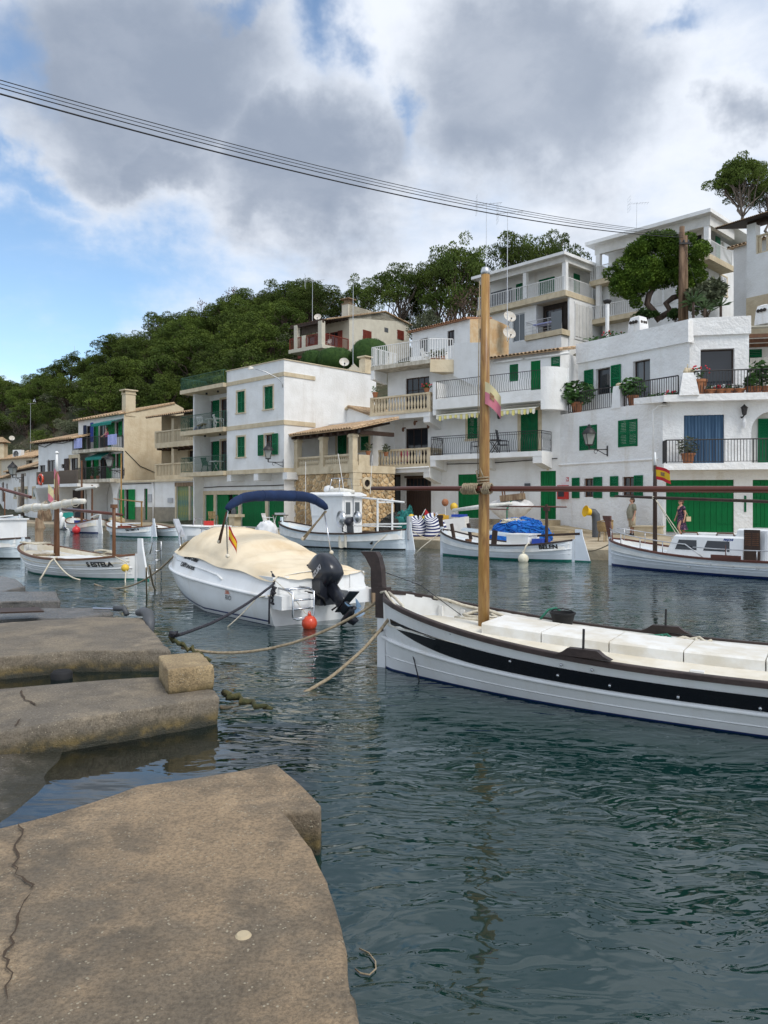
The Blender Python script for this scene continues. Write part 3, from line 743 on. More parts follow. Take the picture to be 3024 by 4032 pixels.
def sat_dish(loc,rz,label,r=.42,tilt=25):
 P=thing('satellite_dish',label,'satellite dish',loc,rz,'satellite dishes')
 M=Matrix.Rotation(R(90-tilt),4,'X')
 MB().lathe([(.01,.0),(r*.5,.03),(r*.85,.085),(r,.125),(r*.98,.135),(r*.8,.09),(.01,.012)],20,(0,-.2,0),M).build('reflector','dish',P,smooth=40)
 MB().tube([(0,-.2,-r*.9),(0,-.55,-r*.35)],.015,5).tube([(0,-.15,0),(0,0,-.1),(0,0,-.5)],.025,6).build('mount','iron_black',P)
 MB().box((0,-.56,-r*.3),(.09,.07,.09)).build('receiver','plastic_dark',P)
 return P
def antenna(loc,hgt,label,s=1.0,rz=0,grid=True):
 P=thing('aerial_mast',label,'aerial',loc,rz,'television aerials on tall masts')
 MB().tube([(0,0,0),(0,0,hgt*.5),(.02,0,hgt)],[.03,.026,.02],5).build('mast','alu',P)
 a=MB();z=hgt-.15;a.tube([(-.5*s,0,z),(.75*s,0,z+.12*s)],.014,4)
 for k in range(7):x=-.3*s+k*.16*s;a.tube([(x,-.18*s,z+.05*s),(x,.18*s,z+.05*s)],.009,3)
 if grid:
  for k in range(5):a.tube([(-.45*s,-.3*s,z-.4*s+k*.2*s),(-.45*s,.3*s,z-.4*s+k*.2*s)],.009,3)
  for yy in(-.3,0,.3):a.tube([(-.45*s,yy*s,z-.4*s),(-.45*s,yy*s,z+.4*s)],.009,3)
 a.build('antenna','alu',P)
 return P
def chair_plastic(loc,rz,label,mat='plastic_white',s=1.0,group=None,high=.42):
 P=thing('garden_chair',label,'chair',loc,rz,group)
 MB().grid(lambda i,j:(-.24*s+.48*s*i,-.24*s+.46*s*j,(.43+.02*abs(i-.5))*s),4,4).add([(-.24*s,-.24*s,.40*s),(.24*s,-.24*s,.40*s),(.24*s,.22*s,.40*s),(-.24*s,.22*s,.40*s)],[(0,1,2,3)]).build('seat',mat,P)
 b=MB()
 for k in range(5):x=(-.2+.1*k)*s;b.ext([(x-.035*s,.22*s,.42*s),(x+.035*s,.22*s,.42*s),(x+.035*s,.36*s,(.45+high)*s),(x-.035*s,.36*s,(.45+high)*s)],(0,.02,0))
 b.box((0,.36*s,(.46+high)*s),(.5*s,.03,.07*s));b.build('backrest',mat,P)
 for sx in(-1,1):
  MB().tube([(sx*.25*s,-.26*s,0),(sx*.25*s,-.22*s,.64*s),(sx*.25*s,.28*s,.66*s)],.022*s,5).build('arm',mat,P)
  MB().tube([(sx*.25*s,.3*s,0),(sx*.24*s,.22*s,.43*s)],.022*s,5).build('leg',mat,P)
 return P
F=Frame((-5.8,44.2),R(-44.4))
P=thing('white_house','three-storey white house with sandstone bands and closed green shutters, garage row below','house',(F.A.x,F.A.y,0),F.rz)
HW=P
X=lambda cx,cy=700,y=0:F.p(2,cx,cy,y)[0]
Z=lambda cx,cy,y=0:F.p(2,cx,cy,y)[1]
xm,xe,xl=X(400),X(108),X(47)
zp=Z(875,135);t1,t0=Z(875,235),Z(875,268);m1,m0=Z(875,628),Z(875,666);l1,l0=Z(875,1020),Z(875,1056)
yb=F.q(2,1566,236)[0]+.6
rec=1.5
W=[F.rect(2,484,402,547,566),F.rect(2,705,362,777,536),F.rect(2,484,770,548,930),F.rect(2,710,752,778,912)]
mb=MB()
wallface(mb,xm,0,l0+.002,zp,0,W,.25)
mb.quad((xm,0,l0),(xm,rec,l0),(xm,rec,zp),(xm,0,zp))
sidewall(mb,0,0,yb,.3,zp);mb.quad((xe,yb,.3),(0,yb,.3),(0,yb,zp),(xe,yb,zp));mb.quad((xm,0,zp),(0,0,zp),(0,yb,zp),(xm,yb,zp))
D=[]
for z0,z1 in((m1,t0),(l1,m0)):
 hd=z0+2.15
 ops=[(X(258,700,rec),X(292,700,rec),z0+.02,hd),(X(352,700,rec),xm-.03,z0+.02,hd)]
 wallface(mb,xe,xm,z0,z1,rec,ops,.12);D.append((z0,hd,ops))
mb.b(xe-.14,xe,.25,yb,.3,t0)
mb.quad((xe,rec+.4,t1-.02),(xm,rec+.4,t1-.02),(xm,yb,t1-.02),(xe,yb,t1-.02))
gy=1.0
gops=[F.rect(2,a,1222,b_,1480,gy)[:2]+(.55,Z(600,1236,gy))for a,b_ in((225,297),(315,497),(520,718),(742,938))]
gt=gops[0][3];gops=[(a,b_,.5,gt)for a,b_,_,_ in gops]
wallface(mb,xe,0,.3,l0,gy,gops,.15)
mb.quad((xe,0,l0),(0,0,l0),(0,gy,l0),(xe,gy,l0))
mb.build('wall','plaster_white',P)
for z0,z1,yo in((t0,t1,.05),(m0,m1,.05),(l0,l1,.05)):
 MB().b(xm,.05,-yo,0,z0,z1).b(.0,.05,0,{t0:2.35,m0:2.35,l0:1.5}[z0],z0+.001,z1-.001).build('string_course','sandstone',P)
 MB().b(xl,xm,-.28,rec,z0-.02,z1-.004).build('balcony_slab','sandstone',P)
MB().b(xe,xm,rec+.9,rec+1.05,t1-.02,t1+.62).build('low_wall','plaster_white',P)
c=MB();c.b(xm-.05,.06,-.06,.22,zp,zp+.05);c.b(-.16,.06,.22,yb,zp,zp+.05);c.build('coping','sandstone',P)
g=MB()
for a,b_ in zip([xe]+[q[1]for q in gops],[q[0]for q in gops]+[0]):g.b(a,b_,gy-.05,gy-.001,.4,gt)
g.b(xe,0,gy-.06,gy-.001,gt,gt+.26);g.build('garage_frame','sandstone',P)
for a in(403,622,858):
 x0=X(a,1090);MB().b(x0,x0+.42,-.02,gy,l0-.42,l0-.004).build('beam_end','plaster_white',P)
for i,r_ in enumerate(gops):
 x0,x1,z0,z1=r_
 if i==1:
  plankdoor(P,(x0,x0+(x1-x0)*.52,z0,z1),gy+.06,5,'door_green');plankdoor(P,(x0+(x1-x0)*.70,x1,z0,z1),gy+.06,3,'door_green')
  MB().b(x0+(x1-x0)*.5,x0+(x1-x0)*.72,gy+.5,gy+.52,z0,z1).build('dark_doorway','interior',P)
 else:plankdoor(P,r_,gy+.06,(4,0,10,10)[i],'door_green')
for i,r_ in enumerate(W):
 surround(P,r_,0,.10)
 if i<3:shut(P,r_,.05)
 else:
  window(P,r_,.14,2,3,curtain=[(r_[0]+.1,r_[0]+.45),(r_[1]-.5,r_[1]-.1)])
  w_=(r_[1]-r_[0])*.62
  leaf(P,r_[0]-.08-w_,r_[0]-.08,r_[2]-.02,r_[3]+.02,-.09);leaf(P,r_[1]+.02,r_[1]+.02+w_,r_[2]-.02,r_[3]+.02,-.09)
for(z0,hd,ops),gx in zip(D,(0,1)):
 window(P,ops[0],rec+.06,1,3,name='balcony_door');window(P,ops[1],rec+.06,2,3,name='balcony_door',curtain=[(ops[1][0]+.1,ops[1][1]-.1)])
 leaf(P,X(217,700,rec),X(245,700,rec),z0+.04,hd,rec-.07);leaf(P,X(293,700,rec),X(341,700,rec),z0+.04,hd,rec-.07)
 surround(P,ops[1],rec,.12,sill=False,name='door_surround')
 railing(P,[(xl+.06,rec),(xl+.06,-.22),(xm+.02,-.22),(xm+.02,-.03)],z0,1.0,.115,'iron_green','wavy')
railing(P,[(xl+.06,rec+.3),(xl+.06,-.22),(xm-.02,-.22),(xm-.02,-.03)],t1,.82,.115,'iron_green','wavy')
for cx,cy,z in((235,398,t0),(328,378,t0),(222,746,m0),(345,732,m0)):
 x=X(cx,cy,.5);MB().lathe([(.06,z-.14),(.075,z-.13),(.075,z-.022)],8,(x,.5,0)).build('ceiling_lamp','iron_black',P)
pipe(P,[(xe+.1,gy-.08,l0-.75),(xe+2,gy-.1,l0-.70),(-2,gy-.09,l0-.72),(-.02,gy-.08,l0-.68)],.03,'cable','cable')
MB().box((X(178,878,rec),rec-.06,Z(178,878,rec)),(.12,.1,.34)).build('wall_light','iron_black',P)
L=thing('street_lamp','curved arm street lamp with pale shade on the white house corner','lamp',F.w(X(858,365),0,Z(858,365)),F.rz)
MB().tube([(0,0,0),(0,-.05,.25),(-.1,-.2,.5),(-.45,-.9,.85),(-.75,-1.4,1.0)],.03,6).build('lamp_arm','alu',L,smooth=True)
MB().lathe([(.05,.16),(.14,.10),(.2,0),(.17,-.02),(.01,-.02)],10,(-.9,-1.62,.98),Matrix.Rotation(R(20),4,'X')).build('lamp_shade','dish',L,smooth=40)
q=F.p(2,868,985);wall_lamp(F.w(q[0]-.06,-.005,q[1]+.02),F.rz-R(38),'black lantern below the half-open green window of the white house',1.12)
zt=m1
chair_plastic(F.w(X(337,640,.35),.35,m1),F.rz+R(160),'white plastic armchair at the right end of the upper balcony',group='plastic chairs on the balcony')
chair_plastic(F.w(X(205,640,.4),.4,m1),F.rz+R(200),'white plastic armchair at the left of the upper balcony table',group='plastic chairs on the balcony')
T=thing('balcony_table','small white table between plastic chairs on the upper balcony','table',F.w(X(275,640,.6),.6,m1),F.rz)
MB().lathe([(.4,.70),(.4,.74)],14).build('table_top','plastic_white',T)
for k in range(4):MB().tube([(.3*math.cos(k*PI/2),.3*math.sin(k*PI/2),0),(.22*math.cos(k*PI/2),.22*math.sin(k*PI/2),.7)],.02,5).build('leg','plastic_white',T)
Lg=thing('deck_chair','folded deck chair with orange seat and striped cloth on the upper balcony','chair',F.w(X(182,690,.1),.1,m1),F.rz)
MB().ext([(-.3,-.1,.3),(.35,-.1,.42),(.35,.35,.42),(-.3,.35,.3)],(0,0,.03)).build('seat','wicker',Lg)
MB().ext([(-.3,-.12,.28),(-.55,-.12,.05),(-.55,.3,.05),(-.3,.3,.28)],(0,0,.03)).build('cloth','cloth_lilac',Lg)
MB().tube([(-.5,-.1,0),(.4,-.1,.44)],.02,5).tube([(-.3,-.1,.3),(.1,-.1,0)],.02,5).tube([(-.5,.3,0),(.4,.3,.44)],.02,5).build('frame','alu',Lg)
T=thing('balcony_table','small table with crossed legs on the lower balcony of the white house','table',F.w(X(312,980,.6),.6,l1),F.rz)
MB().b(-.45,.45,-.28,.28,.68,.72).build('table_top','plastic_white',T)
MB().tube([(-.35,0,0),(.3,0,.68)],.02,5).tube([(.35,0,0),(-.3,0,.68)],.02,5).build('leg','alu',T)
chair_plastic(F.w(X(245,980,.5),.5,l1),F.rz+R(190),'dark green chair on the lower balcony of the white house','iron_green',1.05)
sat_dish(F.w(-.3,yb-2.6,zp+.45),R(10),'white satellite dish on the flat roof of the shuttered white house',.31)
C=thing('chimney','pale square chimney with flat cap on the right end of the white house roof','chimney',F.w(-.5,yb-.5,zp),F.rz)
MB().b(-.28,.28,-.28,.28,0,1.0).build('chimney_shaft','sandstone',C);MB().b(-.38,.38,-.38,.38,1.12,1.2).b(-.22,.22,-.22,.22,1.0,1.12).build('chimney_cap','sandstone',C)
# --- stone veranda house
F=Frame((-1.65,40.8),R(-48))
P=thing('veranda_house','rubble stone house with columned veranda and clay tile porch roof','house',(F.A.x,F.A.y,0),F.rz)
X=lambda cx,cy=900,y=0:F.p(2,cx,cy,y)[0]
Z=lambda cx,cy,y=0:F.p(2,cx,cy,y)[1]
xl=X(942,1000);ledge1,ledge0=Z(1390,1000),Z(1390,1060);rail1=Z(1390,905);beam0=Z(1400,745);beam1=Z(1400,690)
yr=3.0;yh=2.6
mb=MB();mb.b(xl,0,.05,yh+.35,.3,ledge1-.004)
mb.build('wall','mortar',P)
def voronoi(w,h,n,seed,holes=()):
 rg=random.Random(seed);pts=[]
 for _ in range(n*30):
  p=(rg.uniform(0,w),rg.uniform(0,h))
  if all((p[0]-q[0])**2+(p[1]-q[1])**2>(.62*math.sqrt(w*h/n))**2 for q in pts):pts.append(p)
  if len(pts)>=n:break
 cells=[]
 for i,p in enumerate(pts):
  if any((p[0]-a)**2+(p[1]-b_)**2<r*r for a,b_,r in holes):continue
  poly=[(0,0),(w,0),(w,h),(0,h)]
  for j,q in enumerate(pts):
   if i==j or(p[0]-q[0])**2+(p[1]-q[1])**2>4:continue
   mx_,my=(p[0]+q[0])/2,(p[1]+q[1])/2;nx,ny=q[0]-p[0],q[1]-p[1];out=[]
   for a,b_ in zip(poly,poly[1:]+poly[:1]):
    da=(a[0]-mx_)*nx+(a[1]-my)*ny;db=(b_[0]-mx_)*nx+(b_[1]-my)*ny
    if da<=0:out.append(a)
    if da*db<0:t_=da/(da-db);out.append((a[0]+(b_[0]-a[0])*t_,a[1]+(b_[1]-a[1])*t_))
   poly=out
   if not poly:break
  if len(poly)>=3:cells.append((p,poly))
 return cells
def stones(parent,w,h,n,seed,M,mat='stone_tan',holes=(),gap=.86):
 rg=random.Random(seed+5)
 for p,poly in voronoi(w,h,n,seed,holes):
  cx=sum(a for a,_ in poly)/len(poly);cy=sum(b_ for _,b_ in poly)/len(poly);d=rg.uniform(.03,.075);g=gap*rg.uniform(.95,1.03)
  m=MB();a=[((x-cx)*g,0,(y-cy)*g)for x,y in poly];b_=[((x-cx)*g*.86,-d,(y-cy)*g*.86)for x,y in poly]
  m.loft([a,b_],True,True);o=m.build('stone',mat,parent,smooth=False);o.matrix_local=M@Matrix.Translation((cx,0,cy))
z0=.5
stones(P,-xl-.45,ledge0-z0,150,3,Matrix.Translation((xl+.22,.05,z0)))
RM=Matrix.Translation((0,0,0))@Matrix.Rotation(R(90),4,'Z')
pz=F.q(2,1540,1147,0)
hol=(pz[0]-.3,pz[1]-z0,.42)
stones(P,yh+.1,ledge0-z0,120,9,Matrix.Translation((0.0,.3,z0))@Matrix.Rotation(R(90),4,'Z'),holes=[(hol[0],hol[1],.34)])
o=MB().lathe([(.20,0),(.20,.09),(.34,.09),(.36,0)],16).build('porthole_frame','sandstone',P,smooth=40);o.matrix_local=Matrix.Translation((.01,pz[0],pz[1]))@Matrix.Rotation(R(90),4,'Y')
o=MB().lathe([(.01,.012),(.21,.012)],14).build('porthole','interior',P);o.matrix_local=Matrix.Translation((.012,pz[0],pz[1]))@Matrix.Rotation(R(90),4,'Y')
for k in range(9):
 zz=z0+k*(ledge0-z0)/9;L_=.42 if k%2 else .26
 MB().b(-L_,.07,-.06,.09,zz,zz+(ledge0-z0)/9-.012).b(-.02,.075,.09,.62-L_+.2,zz,zz+(ledge0-z0)/9-.012).build('quoin','sandstone',P)
 MB().b(xl-.02,xl+.18+.12*(k%2),-.06,.10,zz,zz+(ledge0-z0)/9-.012).build('quoin','sandstone',P)
MB().b(xl-.05,.09,-.10,yh+.4,ledge0,ledge1).build('terrace_slab','sandstone',P)
cols=[(X(968,850),0),(X(1178,850),0),(-.12,0)]
for i,(x,y)in enumerate(cols):
 x=min(x,-.14)
 MB().b(x-.17,x+.17,-.06,.28,ledge1,beam0-.16).b(x-.2,x+.2,-.09,.31,ledge1,ledge1+.2).b(x-.22,x+.22,-.11,.33,beam0-.16,beam0-.06).b(x-.19,x+.19,-.08,.30,beam0-.06,beam0).build('column','sandstone',P)
balustrade(P,[(cols[0][0]+.2,.1),(cols[1][0]-.2,.1)],ledge1,rail1-ledge1,.16,kind='turned',posts=False);balustrade(P,[(cols[1][0]+.2,.1),(-.32,.1)],ledge1,rail1-ledge1,.16,posts=False)
MB().b(-.15,.06,.34,F.q(2,1562,950)[0],ledge1,rail1-.05).build('parapet','sandstone',P)
MB().b(xl-.1,.1,-.02,.22,beam0,beam0+.22).b(-.1,.1,.22,yh+.3,beam0,beam0+.22).build('beam','wood_beam',P)
for k in range(9):
 x=xl+(-xl)*(k+.5)/9;MB().box((x,1.3,beam0+.42),(.09,3.3,.12),0,0,R(13)).build('rafter','wood_beam',P)
tileroof(P,(xl-.35,-.42,beam0+.22),(-xl+.75,0,0),(0,3.4,.80),27,7)
mb=MB()
dr=[(X(1300,830,yh),X(1380,830,yh),ledge1+.02,Z(1340,740,yh)),(X(1488,830,yh),X(1560,830,yh),Z(1500,880,yh),Z(1500,765,yh))]
xq=dr[1][1]+.35;wallface(mb,xl,xq,ledge1,beam0+1.1,yh,dr,.15);mb.quad((xq,yh,ledge1),(xq,yh+4,ledge1),(xq,yh+4,beam0+1.1),(xq,yh,beam0+1.1));mb.quad((xl,yh,beam0+1.1),(xq,yh,beam0+1.1),(xq,yh+4,beam0+1.1),(xl,yh+4,beam0+1.1))
mb.build('upper_wall','plaster_white',P)
shut(P,dr[0],yh+.06,'shutter_green',2,name='door_shutter');surround(P,dr[0],yh,.13,sill=False,name='door_surround');shut(P,dr[1],yh+.06,n=1);surround(P,dr[1],yh,.14)
gz=Z(1400,530,yh+1.5);
mb=MB();xa,xb=X(1240,640,yh+1.5),X(1640,640,yh+1.5);zb_=Z(1400,660,yh+1.5);xc=X(1405,600,yh+1.5)
mb.loft([[(xa,yy,zb_-.9),(xb,yy,zb_-.9),(xb,yy,zb_+.1),(xc,yy,gz),(xa,yy,zb_)]for yy in(yh+1.5,yh+5)]).build('gable','plaster_white',P)
tileroof(P,(xc,yh+1.3,gz+.04),(0,3.6,0),(xb-xc+.2,0,zb_+.06-gz),16,6,limit=40,name='gable_roof')
MB().ext([(xa-.1,yh+1.35,zb_+.02),(xc,yh+1.35,gz+.03),(xc,yh+1.35,gz+.15),(xa-.1,yh+1.35,zb_+.14)],(0,3.5,0)).build('gable_coping','sandstone',P)
xk=X(1225,640,yh+1.0);zk=Z(1225,640,yh+1.0)
MB().b(xk-.25,xk+.25,yh+.8,yh+1.3,zk-.8,zk+.3).build('chimney_stack','sandstone',P)
tileroof(P,(xk-.45,yh+.6,zk+.3),(.9,0,0),(0,.45,.2),4,1,name='chimney_roof')
for cx in(1047,1270):x=X(cx,1040);MB().b(x-.05,x+.05,-.16,-.10,Z(cx,1045),Z(cx,1028)).build('spout','sandstone',P)
q=F.p(2,1440,720,.1);L=thing('wall_lantern','small black lantern hanging beside the corner column of the veranda','lamp',F.w(.22,.2,q[1]),F.rz)
MB().lathe([(.03,.14),(.1,.08),(.1,-.1),(.05,-.16)],8).build('lantern','iron_black',L);MB().tube([(-.2,0,.2),(0,0,.2),(0,0,.12)],.012,5).build('hook','iron_black',L)
for cx,sd_ in((1550,3),(1630,4)):
 yy=.6 if cx==1550 else 1.9
 potplant(F.w(-.04,yy+.5,rail1-.05),'leafy pot plant at the %s end of the veranda parapet'%('near' if cx==1550 else 'far'),.14,.22,(.25,.25,.28),60,.1,None,'plants on the veranda parapet','olive_leaf',sd_)
F=Frame((8.87,38.5),R(-36.87))
A0=(F.A.x,F.A.y,0)
X=lambda cx,cy=900,y=0:F.p(3,cx,cy,y)[0]
Z=lambda cx,cy,y=0:F.p(3,cx,cy,y)[1]
RC=lambda a,b_,c,d,y=0:F.rect(3,a,b_,c,d,y)
bo=-1.25
P=thing('balcony_house','white house with wavy iron balconies, yellow scalloped awnings and green shutters','house',A0,F.rz)
xl=X(590,1100,0);xr=.05
fl1=Z(1000,1155,bo);fl2=Z(1000,700,bo);GZ=1.15
eave=Z(1640,350)
ops=[RC(875,860,992,1038),RC(1288,828,1420,1122),RC(1197,466,1265,592),RC(1362,440,1438,652),RC(1519,408,1590,517)]
ops[1]=ops[1][:2]+(fl1+.02,ops[1][3]);ops[3]=ops[3][:2]+(fl2+.02,ops[3][3])
gd=[RC(797,1320,985,1600),RC(1437,1294,1558,1610)]
gd=[(a,b_,GZ+.02,d)for a,b_,c,d in gd]
mb=MB();wallface(mb,xl,xr,.4,eave+.05,0,ops+gd,.2);mb.quad((xl,0,.4),(xl,6,.4),(xl,6,eave),(xl,0,eave));mb.quad((xr,0,.4),(xr,7,.4),(xr,7,eave),(xr,0,eave));mb.build('wall','plaster_white',P)
surround(P,ops[1],0,.2,sill=False,name='door_surround');surround(P,ops[0],0,.16)
shut(P,ops[0],-.05);shut(P,ops[1],-.05,name='door_shutter');shut(P,ops[2],.02,n=1);plankdoor(P,ops[3],.03,5,'door_green','terrace_door',hinges=False);shut(P,ops[4],.02,n=1)
plankdoor(P,gd[0],.05,10,'door_green',hinges=False);plankdoor(P,gd[1],.05,6,'door_green','ground_door',hinges=False)
xa,xb=X(578,1160,bo),X(1448,1130,bo)
sl0=Z(1000,1225,bo)
MB().b(xa,xb,bo,0,fl1-.26,fl1).build('balcony_slab','plaster_white',P)
for xx,w_ in((xa,.35),(X(970,1200,bo),.22),(xb-.5,.5)):MB().loft([[(xx,bo+.02,fl1-.26),(xx,-.01,fl1-.26),(xx,-.01,fl1-.85),(xx,bo+.02,fl1-.6)],[(xx+w_,bo+.02,fl1-.26),(xx+w_,-.01,fl1-.26),(xx+w_,-.01,fl1-.85),(xx+w_,bo+.02,fl1-.6)]]).build('balcony_bracket','plaster_white',P)
railing(P,[(xa+.05,-.05),(xa+.05,bo+.06),((xa+xb)/2,bo+.06),(xb-.05,bo+.06),(xb-.05,-.05)],fl1,1.02,.125,'iron_black','wavy',mid=True)
xa2,xb2=X(600,720,bo),X(1440,650,bo)
MB().b(xa2,xb2,bo,0,fl2-.55,fl2).build('balcony_slab','plaster_white',P)
MB().b(xa2-.0,xa2+.18,bo-.003,0,fl2,fl2+.95).b(xa2,xa2+.18,bo+.01,0,fl2-.85,fl2-.56).build('balcony_pier','plaster_white',P)
mb=MB();n=10;pr=[]
for i in range(n+1):a=PI/2*i/n;pr.append((xb2+.95*math.sin(a)*.9,bo+1.2*(1-math.cos(a))))
pr+=[(xb2+.95,0),(xb2,0)];mb.prism(pr,fl2-1.0,fl2+1.12);mb.build('balcony_parapet','plaster_white',P,smooth=40)
railing(P,[(xa2+.2,bo+.06),((xa2+xb2)/2,bo+.06),(xb2-.02,bo+.06)],fl2,.98,.125,'iron_black','wavy')
for(a,b_)in((640,972),(1118,1408)):
 x0,x1=X(a,820,bo),X(b_,760,bo);zz=fl2-.72;zb=zz-.42;n=int((x1-x0)/.16)
 aw=MB();aw.quad((x0,-.3,zz+.1),(x1,-.3,zz+.1),(x1,bo-.15,zb+.22),(x0,bo-.15,zb+.22)).tube([(x0,bo-.15,zb+.23),(x1,bo-.15,zb+.23)],.035,6)
 o=aw.build('awning','awning_cream',P,fix=False)
 for i in range(n):
  xx=x0+(x1-x0)*i/n;ww=(x1-x0)/n;dz=U(-.05,.06)
  MB().add([(xx,bo-.16,zb+.22),(xx+ww,bo-.16,zb+.22),(xx+ww,bo-.17+U(-.04,.04),zb+dz),(xx+ww*.5,bo-.16,zb-.05+dz),(xx+.02,bo-.17+U(-.04,.04),zb+dz)],[(0,1,2,3,4)]).build('valance_scallop','awning_yellow' if i%2 else 'awning_cream',o,fix=False)
pipe(P,[(xl,-.05,GZ+3.02),(-4,-.07,GZ+2.98),(-.1,-.05,GZ+3.1)],.025,'cable','cable')
b_=RC(1317,1389,1360,1416);MB().b(b_[0],b_[1],-.06,.0,b_[2],b_[3]).build('meter_box','paint_grey',P)
MB().b(*[(lambda r_:(r_[0],r_[1],-.03,0,r_[2],r_[3]))(RC(1488,1272,1504,1288))][0]).build('vent','plaster_beige',P)
tileroof(P,(xl+2.2,-.38,eave-.02),(-xl-2.0,0,0),(0,3.6,.75),26,7)
for a,b2 in((1075,1300),(1320,1659)):pipe(P,[(X(a,440-(a-1075)*.19,-.12),-.12,eave-.20),(X(b2,440-(b2-1075)*.19,-.12),-.12,eave-.20)],.07,'plastic_white','rolled_awning')
q=F.p(3,1132,862);L=thing('wall_lantern','black carriage lantern on the wall between the green shutters and green door','lamp',F.w(q[0],-.02,q[1]),F.rz)
MB().lathe([(.03,.2),(.13,.14),(.11,.1),(.09,-.16),(.04,-.2)],8,(0,-.22,0)).build('lantern','iron_black',L);MB().tube([(0,0,.05),(0,-.12,.25),(0,-.22,.2)],.018,5).build('bracket','iron_black',L)
for cx,lb in((950,'dark reclining chair left of the round table on the wavy balcony'),(1150,'dark reclining chair right of the round table on the wavy balcony')):
 chair_plastic(F.w(X(cx,1130,-.7),-.7,fl1),F.rz+(R(75)if cx<1000 else R(-75))+PI,lb,'plastic_dark',1.0,'dark reclining chairs on the balcony',.72)
T=thing('balcony_table','dark folding table between two dark recliners','table',F.w(X(1080,1130,-.7),-.7,fl1),F.rz)
MB().lathe([(.36,.68),(.36,.72)],14).build('table_top','wood_dark',T)
for s_ in(-1,1):MB().tube([(-.28*s_,-.1,0),(.25*s_,-.1,.68)],.02,5).tube([(-.28*s_,.15,0),(.25*s_,.15,.68)],.02,5).build('leg','wood_dark',T)
PH=P
P=thing('baluster_house','white narrow house with turned stone balusters on both balconies and a brown garage','house',F.w(xl,0,0),F.rz)
ofs=F.w(xl,0,0);F=Frame((ofs.x,ofs.y),R(-36.87))
xw=X(250,1100);xbl=X(113,850,bo);xbr=X(575,800,bo)
f1=Z(350,1262,bo);f2=Z(350,842,bo);f3=Z(350,452,bo)
ops=[RC(390,575,573,716),RC(388,966,562,1135),RC(388,1348,682,1600),RC(288,1322,350,1590)]
ops=[(ops[0][0],ops[0][1],f2+.02,ops[0][3]),(ops[1][0],ops[1][1],f1+.02,ops[1][3]),(ops[2][0],min(ops[2][1],1.0),.75,ops[2][3]),(ops[3][0],ops[3][1],.75,ops[3][3])]
mb=MB();wallface(mb,xw,-.004,.4,f3-.22,0,ops[:2]+[(ops[2][0],-.02,.75,ops[2][3]),ops[3]],.22)
mb.quad((xw,0,.4),(xw,7,.4),(xw,7,f3),(xw,0,f3));mb.build('wall','plaster_white',P)
window(P,ops[0],.1,4,3,'wood_dark',name='balcony_door');window(P,ops[1],.1,3,1,'wood_dark',name='balcony_door',curtain=[(ops[1][0]+.75,ops[1][1]-.08)])
plankdoor(P,(ops[2][0],-.03,.75,ops[2][3]-.55),.1,11,'wood_dark',hinges=False);window(P,(ops[2][0],-.03,ops[2][3]-.55,ops[2][3]),.1,7,1,'wood_dark',name='transom_window')
MB().b(ops[2][0]-.05,0,-.05,.02,ops[2][3],ops[2][3]+.12).build('lintel','wood_dark',P)
window(P,ops[3],.1,1,1,'wood_dark','glass_grey',.12,name='glass_door')
for z_,nm in((f1,0),(f2,1)):
 MB().b(xbl,xbr,bo,0,z_-.32,z_).build('balcony_slab','plaster_white',P)
 MB().b(xbl-.02,xbr+.02,bo-.06,bo+.2,z_-.05,z_+.04).build('balcony_edge','sandstone',P)
 for xx in(xbl+.02,xbr-.42):MB().loft([[(xx,bo+.03,z_-.32),(xx,-.01,z_-.32),(xx,-.01,z_-.95),(xx,bo+.03,z_-.62)],[(xx+.4,bo+.03,z_-.32),(xx+.4,-.01,z_-.32),(xx+.4,-.01,z_-.95),(xx+.4,bo+.03,z_-.62)]]).build('balcony_bracket','plaster_white',P)
 balustrade(P,[(xbl+.08,-.1),(xbl+.08,bo+.08),(xbr-.08,bo+.08),(xbr-.08,-.1)],z_+.04,.98,.20)
x3l,x3r=X(118,480,bo),X(580,410,bo)
MB().b(x3l,x3r+.0,bo,1.4,f3-.22,f3).build('terrace_slab','slab_stain',P)
MB().loft([[(x3l,bo,f3-.23),(x3l,0,f3-.23),(x3l,0,f3-.9),(x3l,bo,f3-.75)],[(x3l+.25,bo,f3-.23),(x3l+.25,0,f3-.23),(x3l+.25,0,f3-.9),(x3l+.25,bo,f3-.75)]]).build('balcony_bracket','plaster_white',P)
x3e=x3r+.95
MB().ext([(x3r-.02,bo+.02,f3-.7),(x3e,bo+.85,f3-.7),(x3e,1.2,f3-.7),(x3r-.02,1.2,f3-.7)],(0,0,.69)).build('terrace_bay','plaster_beige',P)
railing(P,[(x3l+.05,1.3),(x3l+.05,bo+.06),(x3r-.05,bo+.06),(x3e-.05,bo+.9)],f3,1.12,.135,'iron_white','flat',r=.025)
MB().ext([(x3e,bo+.9,f3-.9),(x3e+2.1,bo+.2,f3-1.9),(x3e+2.1,bo+.2,f3+.55),(x3e,bo+.9,f3+.9)],(.1,.18,0)).build('stair_wall','plaster_white',P)
MB().b(xw+1.0,x3r-.3,.9,1.05,f3,f3+.75).build('low_wall','plaster_white',P)
pipe(P,[(xbl,bo-.06,f1-.12),(xbr,bo-.06,f1-.05)],.05,'plastic_white','drain_pipe')
for cx,cy,yy in((370,970,-.5),(460,920,-.7),(565,945,-.6)):
 W_=thing('wooden_charm','brown carved charm hung under the balcony, %s'%{370:'leftmost',460:'largest and in the middle',565:'rightmost by the post'}[cx],'ornament',F.w(X(cx,cy,yy),yy,Z(cx,cy,yy)),F.rz,'charms hanging below the upper baluster balcony')
 MB().sphere((0,0,0),(.09,.05,.14),7,5).tube([(0,0,.1),(0,0,.4)],.008,3).sphere((.1,0,.08),(.1,.03,.05),6,4).build('charm','wood_brown',W_)
